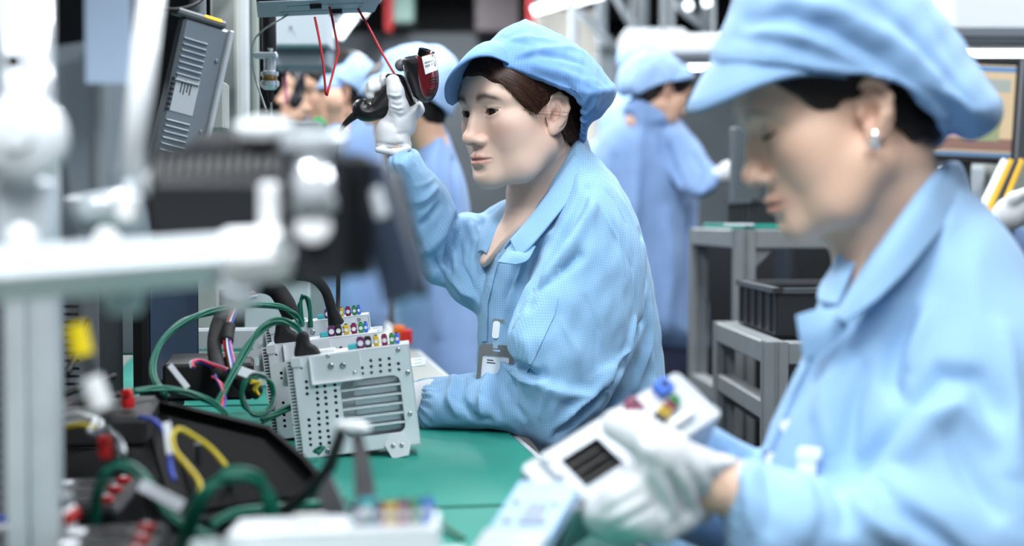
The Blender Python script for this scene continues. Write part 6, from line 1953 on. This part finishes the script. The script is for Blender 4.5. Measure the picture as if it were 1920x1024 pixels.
# electric screwdriver hanging
sd = thing('electric_screwdriver', P(506, 195, 2.45), 'black electric screwdriver hanging upright with brass collar', 'screwdriver')
MB().cyl(P(505, 100, 2.45), P(504, 30, 2.45), .0125, n=20).build('body', BLACKP, sd, smooth=True, autos=40)
MB().lathe(P(506, 168, 2.45), (0, 0, 1), [(0, .010), (.006, .016), (.014, .016), (.016, .012), (.022, .012), (.024, .015), (.030, .015), (.032, .010), (.070, .010)], 20).build('collar', CHROME, sd, smooth=True, autos=35)
MB().lathe(P(506, 150, 2.445), (0, 0, 1), [(0, .0125), (.005, .0125), (.005, .011)], 20).build('brass_ring', mat('brass', (190, 150, 70), .3, .9), sd, smooth=True, autos=35)
MB().cyl(P(507, 172, 2.45), P(508, 192, 2.45), .0055, .004, n=14).build('tip', BLACKP, sd, smooth=True, autos=40)
MB().cyl(P(508, 190, 2.45), P(509, 228, 2.45), .002, n=8).build('bit', STEEL, sd)
MB().box(P(498, 104, 2.44), (.040, .02, .010), None, .002).build('holder_arm', SATIN, sd)
o = MB().tube([P(540, 28, 2.3), P(480, 70, 2.4), P(475, 130, 2.45), P(500, 210, 2.45)], .0016, 6).build('steel_wire', STEEL, smooth=True); props(o, 'thin steel wire slanting past the screwdriver', 'wire')
# hood with red elastic cords
hood = thing('hood', P(590, 20, 2.2), 'grey sheet metal hood with dark slots holding red cords', 'hood')
def make_hood():
    M = Matrix.Translation(P(596, 12, 2.25)) @ BM @ Matrix.Rotation(math.radians(-4), 4, 'Y')
    holes = [rplate(.12, .006, .002, 3, .01, -.03), rplate(.12, .006, .002, 3, .0, .03)]
    mb = MB(); holed_plate(mb, rplate(.19, .16, .004, 3), holes, -.002, 0, M); mb.build('underside', mat('hood_grey', (150, 160, 168), .45, .2), hood)
    MB().box((0, 0, .05), (.19, .16, .09), M).build('box', GREYM, hood)
    # unseen board and posts added over the left fixtures to shade the bench
    MB().box((BEDGE - .62, 1.75, 1.50), (.50, 1.5, .02), BM, .004).build('shading_board', GREYM, hood)
    for t in (1.02, 2.48):
        MB().box((BEDGE - .85, t, (TABZ + 1.49) / 2), (.03, .03, 1.49 - TABZ), BM, .003).build('shading_post', ALUD, hood)
    for q in ((-.005, -.035), (.03, .028)): MB().box((q[0], q[1], -.004), (.018, .012, .010), M).build('cord_clip', BLACKP, hood)
make_hood()
CORD = mat('red_cord', (186, 24, 36), .5)
for pts, lab in (([(590, 32, 2.2), (598, 70, 2.2), (606, 120, 2.2), (611, 178, 2.2)], 'red cord hanging straight from the nearer hood slot'),
                 ([(617, 10, 2.25), (626, 50, 2.25), (634, 92, 2.25), (632, 108, 2.24), (613, 179, 2.2)], 'red cord bent to a point, tied to the straight one'),
                 ([(658, -6, 2.3), (688, 45, 2.28), (716, 98, 2.27), (744, 146, 2.265)], 'red cord stretched from the hood down to the scanner')):
    o = MB().tube([P(*p) for p in pts], .0019, 8, 5).build('elastic_cord', CORD, hood, smooth=True); o['label'] = lab
mb_ = thing('machine_box', P(565, 90, 3.1), 'pale grey machine box under the hood', 'machine')
MB().box(P(568, 60, 3.15), (.125, .12, .075), None, .004).build('body', mat('box_pale', (176, 186, 194), .5), mb_)
MB().box(P(568, 112, 3.2), (.125, .12, .045), None, .004).build('lower_body', mat('box_mid', (112, 122, 132), .5), mb_)
o = MB().tube([P(536, 112, 3.2), P(535, 150, 3.2), P(537, 195, 3.2)], .0028, 8).build('cord', mat('pink_cord', (196, 96, 150), .5), mb_, smooth=True); o['label'] = 'pink hanging cord'
for _x in (540, 596): MB().cyl(P(_x, 40, 3.2), Vector((P(_x, 40, 3.2).x, P(_x, 40, 3.2).y, 3.6)), .008, n=8).build('hanger', ALUD, mb_)
MB().cyl(P(545, 52, 3.085), P(545, 52, 3.08), .003, n=10).build('bolt', DARKM, mb_)
box_thing('ring_fixture', 552, 444, 3.4, (.14, .08, .545), GREYM, 'grey fixture block on the far left bench', 'fixture', rz=0)
# ---------------------------------------------------------------- far machinery and frames behind the workers
TUBE2 = mat('distant_tube', (240, 248, 255), .4, emit=4.0)
def far_box(px0, py0, px1, py1, d, depth, m, name, label, cat='machine', group=None, to='floor'):
    a, b = P(px0, py1, d), P(px1, py0, d)
    if to == 'floor': a.z = 0
    elif to == 'ceiling': b.z = 3.6
    o = MB().box(((a.x + b.x) / 2, a.y + depth / 2, (a.z + b.z) / 2), (b.x - a.x, depth, b.z - a.z), None, .01).build(name, m)
    return props(o, label, cat, group)
MG = [mat('far_grey%d' % i, c, .6, var=.12, vscale=4) for i, c in enumerate(((96, 104, 110), (70, 76, 82), (140, 148, 154), (24, 27, 30), (176, 184, 190), (58, 50, 54)))]
far_box(600, -60, 1000, 62, 9.5, .6, MG[3], 'far_machine', 'dark machine cabinets high behind the scanner')
far_box(600, 62, 1010, 420, 8.6, .7, MG[1], 'far_machine', 'grey machine wall behind the workers at left')
far_box(890, -40, 975, 60, 8.2, .3, MG[5], 'far_machine', 'brownish grey cabinet above the cap', to='ceiling')
far_box(735, -40, 775, 42, 8.3, .2, mat('far_green', (120, 148, 140), .6), 'far_machine', 'pale green locker far behind the scanner', to='ceiling')
far_box(720, -60, 735, 60, 8.2, .1, REDM, 'red_pipe', 'red pipe high behind the scanner', 'pipe', to='ceiling')
far_box(988, -60, 1003, 62, 7.8, .12, REDM, 'red_column', 'dark red column above the central cap', 'column')
far_box(1003, 18, 1120, 130, 8.0, .2, mat('cream_panel', (214, 210, 200), .6), 'partition', 'cream panel right of the red column', 'panel')
far_box(1014, 130, 1500, 430, 8.3, .6, MG[0], 'far_machine', 'grey machine row behind the standing worker')
for i, (x0, x1) in enumerate(((1068, 1084), (1118, 1138), (1195, 1216), (1240, 1262), (1316, 1334), (1376, 1392))):
    far_box(x0, -60, x1, 90, 7.2 + .1 * i, .08, MG[4], 'frame_post', ('white frame post by the cream panel', 'second white frame post from the cream panel', 'white frame post left of the lamp hood', 'white frame post over the standing worker', 'white frame post over the right lamp hood', 'white frame post just left of the near cap')[i], 'post', 'white frame posts', to='ceiling')
for i, (a, b) in enumerate(((( 1085, 20), (1160, 95)), ((1140, -30), (1200, 70)), ((1262, 0), (1330, 60)))):
    o = MB().cyl(P(a[0], a[1], 7.3), P(b[0], b[1], 7.3), .022, n=10).build('frame_brace', MG[4], smooth=True); props(o, ('white diagonal brace beside the cream panel', 'upper white diagonal brace above the standing worker', 'white diagonal brace over the lamp hoods')[i], 'brace', 'white frame braces')
far_box(1003, -60, 1500, 40, 9.5, .3, MG[3], 'far_machine', 'dark roof space behind the white frames', to='ceiling')
far_box(1120, 85, 1160, 125, 7.4, .2, MG[2], 'far_box', 'grey box behind the central cap', 'box')
# white lamp hoods over the far benches
def lamp_hood(px0, py0, px1, py1, d, label, dark=True):
    a, b = P(px0, py1, d), P(px1, py0, d)
    t = thing('lamp_hood', ((a.x + b.x) / 2, a.y, a.z), label, 'lamp', 'white lamp hoods')
    MB().box(((a.x + b.x) / 2, a.y + .15, (a.z + b.z) / 2), (b.x - a.x, .30, b.z - a.z), None, .02).build('hood', mat('hood_white', (206, 210, 214), .5), t)
    MB().box(((a.x + b.x) / 2, a.y + .15, a.z - .012), ((b.x - a.x) * .94, .26, .02), None, .004).build('underside', GREYM if not dark else MG[1], t)
    for x in (a.x + .05, b.x - .05): MB().cyl((x, a.y + .15, b.z), (x, a.y + .15, 3.6), .008, n=8).build('hanger', ALUD, t)
    MB().cyl((a.x + .04, a.y + .15, a.z - .024), (b.x - .04, a.y + .15, a.z - .024), .013, n=10).build('tube', TUBE, t, smooth=True)
lamp_hood(1168, 52, 1290, 92, 6.2, 'white lamp hood above the standing worker cap')
lamp_hood(1228, 62, 1370, 106, 5.8, 'long white lamp hood beside the near visor')
lamp_hood(1776, -30, 2040, 66, 3.6, 'large white lamp hood in the upper right corner')
for x, y, d, L, lab in ((1030, 12, 7.0, .16, 'bright ceiling tube right of the red column'), (1105, -4, 7.0, .14, 'bright ceiling tube at the top edge by the frames'), (648, 48, 5.5, .10, 'bright tube light behind the red cords'), (618, 52, 5.5, .03, 'small round light behind the red cords'), (690, 6, 5.5, .10, 'tube light at the top edge right of the hood'), (1291, 10, 7.0, .03, 'round lamp over the far frames'), (1325, 4, 7.0, .03, 'second round lamp over the far frames')):
    c = P(x, y, d); t = thing('light_tube', c, lab, 'lamp', 'distant lights')
    v = Vector((L / 2, 0, L * .14)) if d > 6 else Vector((L * .3, 0, L * .42))
    MB().cyl(c - v, c + v, .020 if L > .05 else .020, n=12).build('tube', TUBE2, t, smooth=True)
    MB().box(c + Vector((0, .05, .03)), (L * .8, .03, .03), None, .004).build('holder', MG[2], t)
# ---------------------------------------------------------------- workstation on the right (aluminium frame, teal top, crates)
ws = thing('workstation', P(1440, 800, 3.1), 'aluminium framed workstation with teal top right of the standing worker', 'workstation')
ws.location.z = 0
FRG = mat('frame_grey', (122, 126, 128), .5, .2, var=.06, vscale=20)
def frame_rect(M, W, D, z0, z1, w, parent, m=FRG, top=True):
    for x in (-W / 2, W / 2):
        for y in (-D / 2, D / 2):
            MB().prism(tprofile(w), z0, z1, M @ Matrix.Translation((x, y, 0))).build('post', m, parent)
    for y in (-D / 2, D / 2): MB().box((0, y, z1 - w / 2), (W - w, w * .98, w), M, .003).build('rail', m, parent)
    for x in (-W / 2, W / 2): MB().box((x, 0, z1 - w / 2), (w * .98, D - w, w), M, .003).build('rail', m, parent)
def make_ws():
    c = P(1395, 430, 3.3)
    ang = math.radians(3)
    M = Matrix.Translation((c.x, c.y, 0)) @ Matrix.Rotation(ang, 4, 'Z') @ Matrix.Translation((.26, .29, 0))
    zt = c.z
    frame_rect(M, .52, .58, 0, zt, .045, ws)
    MB().box((0, 0, zt + .006), (.50, .56, .012), M, .002).build('teal_top', TEAL, ws)
    for x in (-.26, .26): MB().box((x, 0, .62), (.04, .54, .04), M, .003).build('side_rail', FRG, ws)
    for sx, sy in ((-.21, -.29), (.21, -.29)):
        s = 1 if sx < 0 else -1
        mb = MB(); mb.prism([(0, 0), (s * .045, 0), (0, -.045)], -.01, .01, M @ Matrix.Translation((sx - s * .027, sy, zt - .045)) @ Matrix.Rotation(math.radians(90), 4, 'X')); mb.build('corner_gusset', FRG, ws)
    return M, zt
WSM, WSZ = make_ws()
cart = thing('cart', P(1440, 900, 2.75), 'low aluminium cart frame in front of the workstation', 'cart'); cart.location.z = 0
c = P(1452, 640, 2.6)
CM = Matrix.Translation((c.x, c.y, 0)) @ Matrix.Rotation(math.radians(2), 4, 'Z') @ Matrix.Translation((.18, .25, 0))
frame_rect(CM, .36, .50, 0, c.z, .042, cart)
for x in (-.18, .18): MB().box((x, 0, c.z - .13), (.036, .46, .036), CM, .003).build('lower_rail', FRG, cart)
MB().box((0, 0, c.z - .17), (.34, .46, .01), CM).build('shelf', DARKM, cart)
for i in range(5): MB().box((-.10 + .05 * i, -.05 + .05 * (i % 2), c.z - .145), (.03, .05, .03), CM, .004).build('part', ALUD if i % 2 else DARKM, cart)
crate = thing('crate', P(1450, 610, 2.85), 'black plastic crate on the low cart', 'crate')
def make_crate(t, M, W, D, H):
    m = mat('crate_black', (20, 22, 26), .5)
    for x in (-W / 2, W / 2): MB().box((x, 0, H / 2), (.008, D, H), M).build('side', m, t)
    for y in (-D / 2, D / 2): MB().box((0, y, H / 2), (W, .008, H), M).build('side', m, t)
    MB().box((0, 0, .004), (W, D, .008), M).build('floor', m, t)
    rm = MB()
    for x in (-W / 2, W / 2): rm.box((x, 0, H), (.018, D + .018, .010), M)
    for y in (-D / 2, D / 2): rm.box((0, y, H), (W + .018, .018, .010), M)
    rm.build('rim', mat('crate_rim', (64, 68, 72), .45), t)
    for i in range(5): MB().box((-W / 2 - .006, -D / 2 + D * (i + .5) / 5, H / 2), (.006, .006, H * .9), M).build('side_rib', m, t)
make_crate(crate, CM @ Matrix.Translation((0, .04, c.z + .002)), .30, .36, .085)
# things on the workstation
cr2 = thing('crate', (WSM @ Vector((-.05, 0, WSZ))), 'flat black crate on the teal workstation top under the white glove', 'crate')
make_crate(cr2, WSM @ Matrix.Translation((-.02, -.08, WSZ + .012)), .40, .30, .055)
wsb = thing('test_fixture', (WSM @ Vector((.05, .15, WSZ))), 'dark blurred test fixture with grey uprights behind the white glove', 'fixture')
for (x, y, w, dd, h, m) in ((-.14, .24, .08, .06, .26, MG[1]), (.02, .25, .07, .05, .30, mat('fix_olive', (96, 102, 92), .6)), (.14, .20, .12, .10, .22, DARKM), (.20, .30, .10, .08, .34, GREYM), (.08, .20, .10, .08, .10, DARKM), (.22, .13, .06, .06, .16, mat('fix_navy', (40, 52, 84), .5))):
    MB().box((x, y, WSZ + .012 + h / 2), (w, dd, h), WSM, .006).build('block', m, wsb)
MB().box((.10, .14, WSZ + .30), (.14, .06, .06), WSM, .008).build('head', mat('fix_violet', (58, 40, 66), .5), wsb)
MB().ball(WSM @ Vector((.16, .09, WSZ + .28)), .02, 8).build('knob', WHITE_P, wsb, smooth=True)
MB().cyl(WSM @ Vector((-.10, .26, WSZ + .15)), WSM @ Vector((.02, .10, WSZ + .22)), .008, n=8).build('arm', SATIN, wsb)
# white card and small dark tool on the teal top
box_thing('white_card', 1385, 421, 3.32, (.06, .04, .004), PAPER, 'small white card on the front edge of the teal workstation', 'card', bev=0)
# ---------------------------------------------------------------- right edge: monitor, hazard bar, machine
rm_ = thing('monitor', P(1850, 320, 3.3), 'black framed monitor with beige and pink windows at the right edge', 'monitor')
def make_mon():
    M = Matrix.Translation(P(1764, 205, 3.35)) @ Matrix.Rotation(math.radians(-8), 4, 'Z') @ Matrix.Rotation(math.radians(3), 4, 'Y') @ Matrix.Rotation(math.radians(90), 4, 'X')
    W, H = .36, .245
    MB().prism(rplate(W, H, .008, 4, .0, 0), -.03, 0, M).build('housing', BLACKP, rm_)
    def scr(x, y, w, h, c, i):
        m = mat('screen_%d' % i, c, .4, emit=.75)
        return MB().box((x, y, .0006 + .0003 * i), (w, h, .0006), M).build('screen_area', m, rm_)
    scr(0, 0, W - .03, H - .03, (170, 150, 120), 0)
    scr(0, .098, W - .03, .012, (70, 110, 150), 1)
    scr(.0, .060, W - .05, .030, (130, 136, 132), 2)
    scr(.03, -.020, .12, .075, (206, 160, 196), 3)
    scr(0, -.078, W - .03, .028, (112, 84, 76), 4)
    scr(0, -.102, W - .03, .010, (70, 100, 130), 5)
    scr(.11, -.02, .05, .10, (120, 128, 96), 6)
    MB().box((-.03, H / 2 - .006, .001), (.024, .010, .001), M).build('sticker', PAPER, rm_)
    MB().box((W / 2 - .003, 0, .002), (.006, H, .006), M, .002).build('edge_trim', mat('trim_silver', (150, 152, 156), .3, .6), rm_)
    MB().box((.05, -.17, -.02), (.06, .12, .02), M).build('stand', BLACKP, rm_)
make_mon()
hz = thing('striped_bar', P(1850, 400, 3.1), 'slanted white bar with yellow and black hazard stripes at the right edge', 'bar')
for i, (off, m) in enumerate(((0, mat('bar_white', (226, 230, 234), .4)), (13, mat('bar_amber', (214, 164, 20), .5)), (24, mat('bar_black', (18, 18, 18), .5)), (35, mat('bar_amber', (214, 164, 20), .5)))):
    a, b = P(1884 + off * .9, 300, 3.1), P(1832 + off * 1.1, 408, 3.05)
    MB().box((0, 0, 0), ((b - a).length, .014 if i == 0 else .012, .012), frame((a + b) / 2, b - a, (0, -1, 0)), .002).build('stripe', m, hz)
far_box(1790, 310, 1850, 390, 3.9, .2, MG[4], 'machine_cabinet', 'pale grey machine panel under the monitor', 'panel')
far_box(1880, 300, 2050, 420, 3.8, .3, mat('mach_olive', (128, 132, 124), .6), 'machine_cabinet', 'grey olive machine panel behind the striped bar', 'panel')
far_box(1795, 310, 1803, 352, 3.7, .05, mat('strip_blue', (40, 50, 150), .5), 'blue_strip', 'narrow blue strip beside the machine panel', 'strip')
far_box(1700, 66, 2060, 300, 4.6, .3, MG[1], 'far_machine', 'dark machine behind the right edge monitor')
far_box(1560, 300, 1800, 900, 5.4, .4, MG[3], 'far_machine', 'dark cabinet behind the foreground woman')
far_box(1480, 440, 1560, 900, 4.6, .3, MG[3], 'far_machine', 'black cabinet behind the workstation')
far_box(1280, 440, 1480, 990, 6.2, .3, MG[3], 'far_machine', 'dark cabinet row behind the workstation legs')

# ================================================================ the unit in the foreground hands
held = thing('held_unit', P(1170, 840, 1.33), 'white metal unit with coloured connectors held in the foreground gloves', 'unit')
WHITEZ = mat('white_zinc', (190, 196, 203), .45, .1)
def make_held():
    # long axis rises to the right, the connector side faces the camera and a little upward
    a, b = P(1018, 922, 1.26), P(1312, 735, 1.37)
    ex = (b - a).normalized()
    nz = Vector((-.22, -.86, .46)); nz = (nz - ex * nz.dot(ex)).normalized()
    M = frame((a + b) / 2, ex, nz)
    L = (b - a).length; W = .064
    mb = MB(); holed_plate(mb, rplate(L, W, .008, 5), [rplate(.048, .036, .002, 3, -.043, -.001), circle(.078, .024, .0025, 8)], -.0015, 0, M); mb.build('connector_side', WHITEZ, held)
    mb = MB()
    mb.box((0, W / 2 - .001, -.035), (L - .012, .002, .07), M); mb.box((0, -W / 2 + .001, -.035), (L - .012, .002, .07), M)
    mb.box((-L / 2 + .001, 0, -.035), (.002, W - .012, .07), M); mb.box((L / 2 - .001, 0, -.035), (.002, W - .012, .07), M); mb.box((0, 0, -.07), (L, W, .002), M)
    mb.build('casing', WHITEZ, held)
    MB().box((-.043, -.001, -.012), (.054, .040, .002), M).build('socket_floor', INNER, held)
    for i in range(3): MB().box((-.043, -.011 + i * .010, -.008), (.046, .004, .006), M, .001).build('socket_row', mat('socket_black', (10, 10, 12), .5), held)
    for cn, x, y, w, h in (('blue', .071, .021, .017, .015), ('magenta', .030, .020, .014, .016), ('teal', .025, .010, .010, .007), ('black', .039, -.004, .010, .012), ('yellow', .049, -.001, .011, .011), ('magenta', .059, .001, .009, .010), ('green', .068, .003, .008, .010), ('white', .058, -.016, .034, .007)):
        o = MB().box((x, y, .006), (w, h, .012), M, .0015).build('connector', CONC[cn], held); o['label'] = cn + ' plastic connector'
        if cn != 'white': MB().cyl(M @ Vector((x, y, .0118)), M @ Vector((x, y, .0126)), min(w, h) * .28, n=10).build('pin', INNER, o)
    MB().box((-.080, 0, .003), (.010, W * .94, .008), M, .003).build('end_rail', WHITEZ, held)
    for y in (-.02, 0, .02): MB().ball(M @ Vector((-.080, y, .007)), .0028, 6).build('screw', STEEL, held)
    # pale blue bracket at the lower end
    c, d2 = P(1030, 905, 1.26), P(935, 1060, 1.16)
    e2 = (d2 - c).normalized(); n2 = Vector((-.35, -.80, .48)); n2 = (n2 - e2 * n2.dot(e2)).normalized()
    M2 = frame((c + d2) / 2, e2, n2)
    L2 = (d2 - c).length
    br = MB().prism(rplate(L2, .056, .005, 4), -.012, 0, M2).build('bracket', mat('pale_blue_plastic', (170, 194, 226), .35), held)
    br['label'] = 'pale blue bracket'
    MB().box((L2 * .32, 0, .002), (L2 * .34, .058, .006), M2, .002).build('bracket_plate', WHITEZ, br)
    for x, y in ((-.03, .018), (-.028, -.018), (-.002, .016), (.0, -.016), (.02, 0.0)): MB().ball(M2 @ Vector((x, y, .001)), .0035, 6).build('screw', STEEL, br)
    MB().box((-.012, .004, .001), (.030, .018, .002), M2).build('window', mat('bracket_grey', (150, 160, 176), .3), br)
make_held()
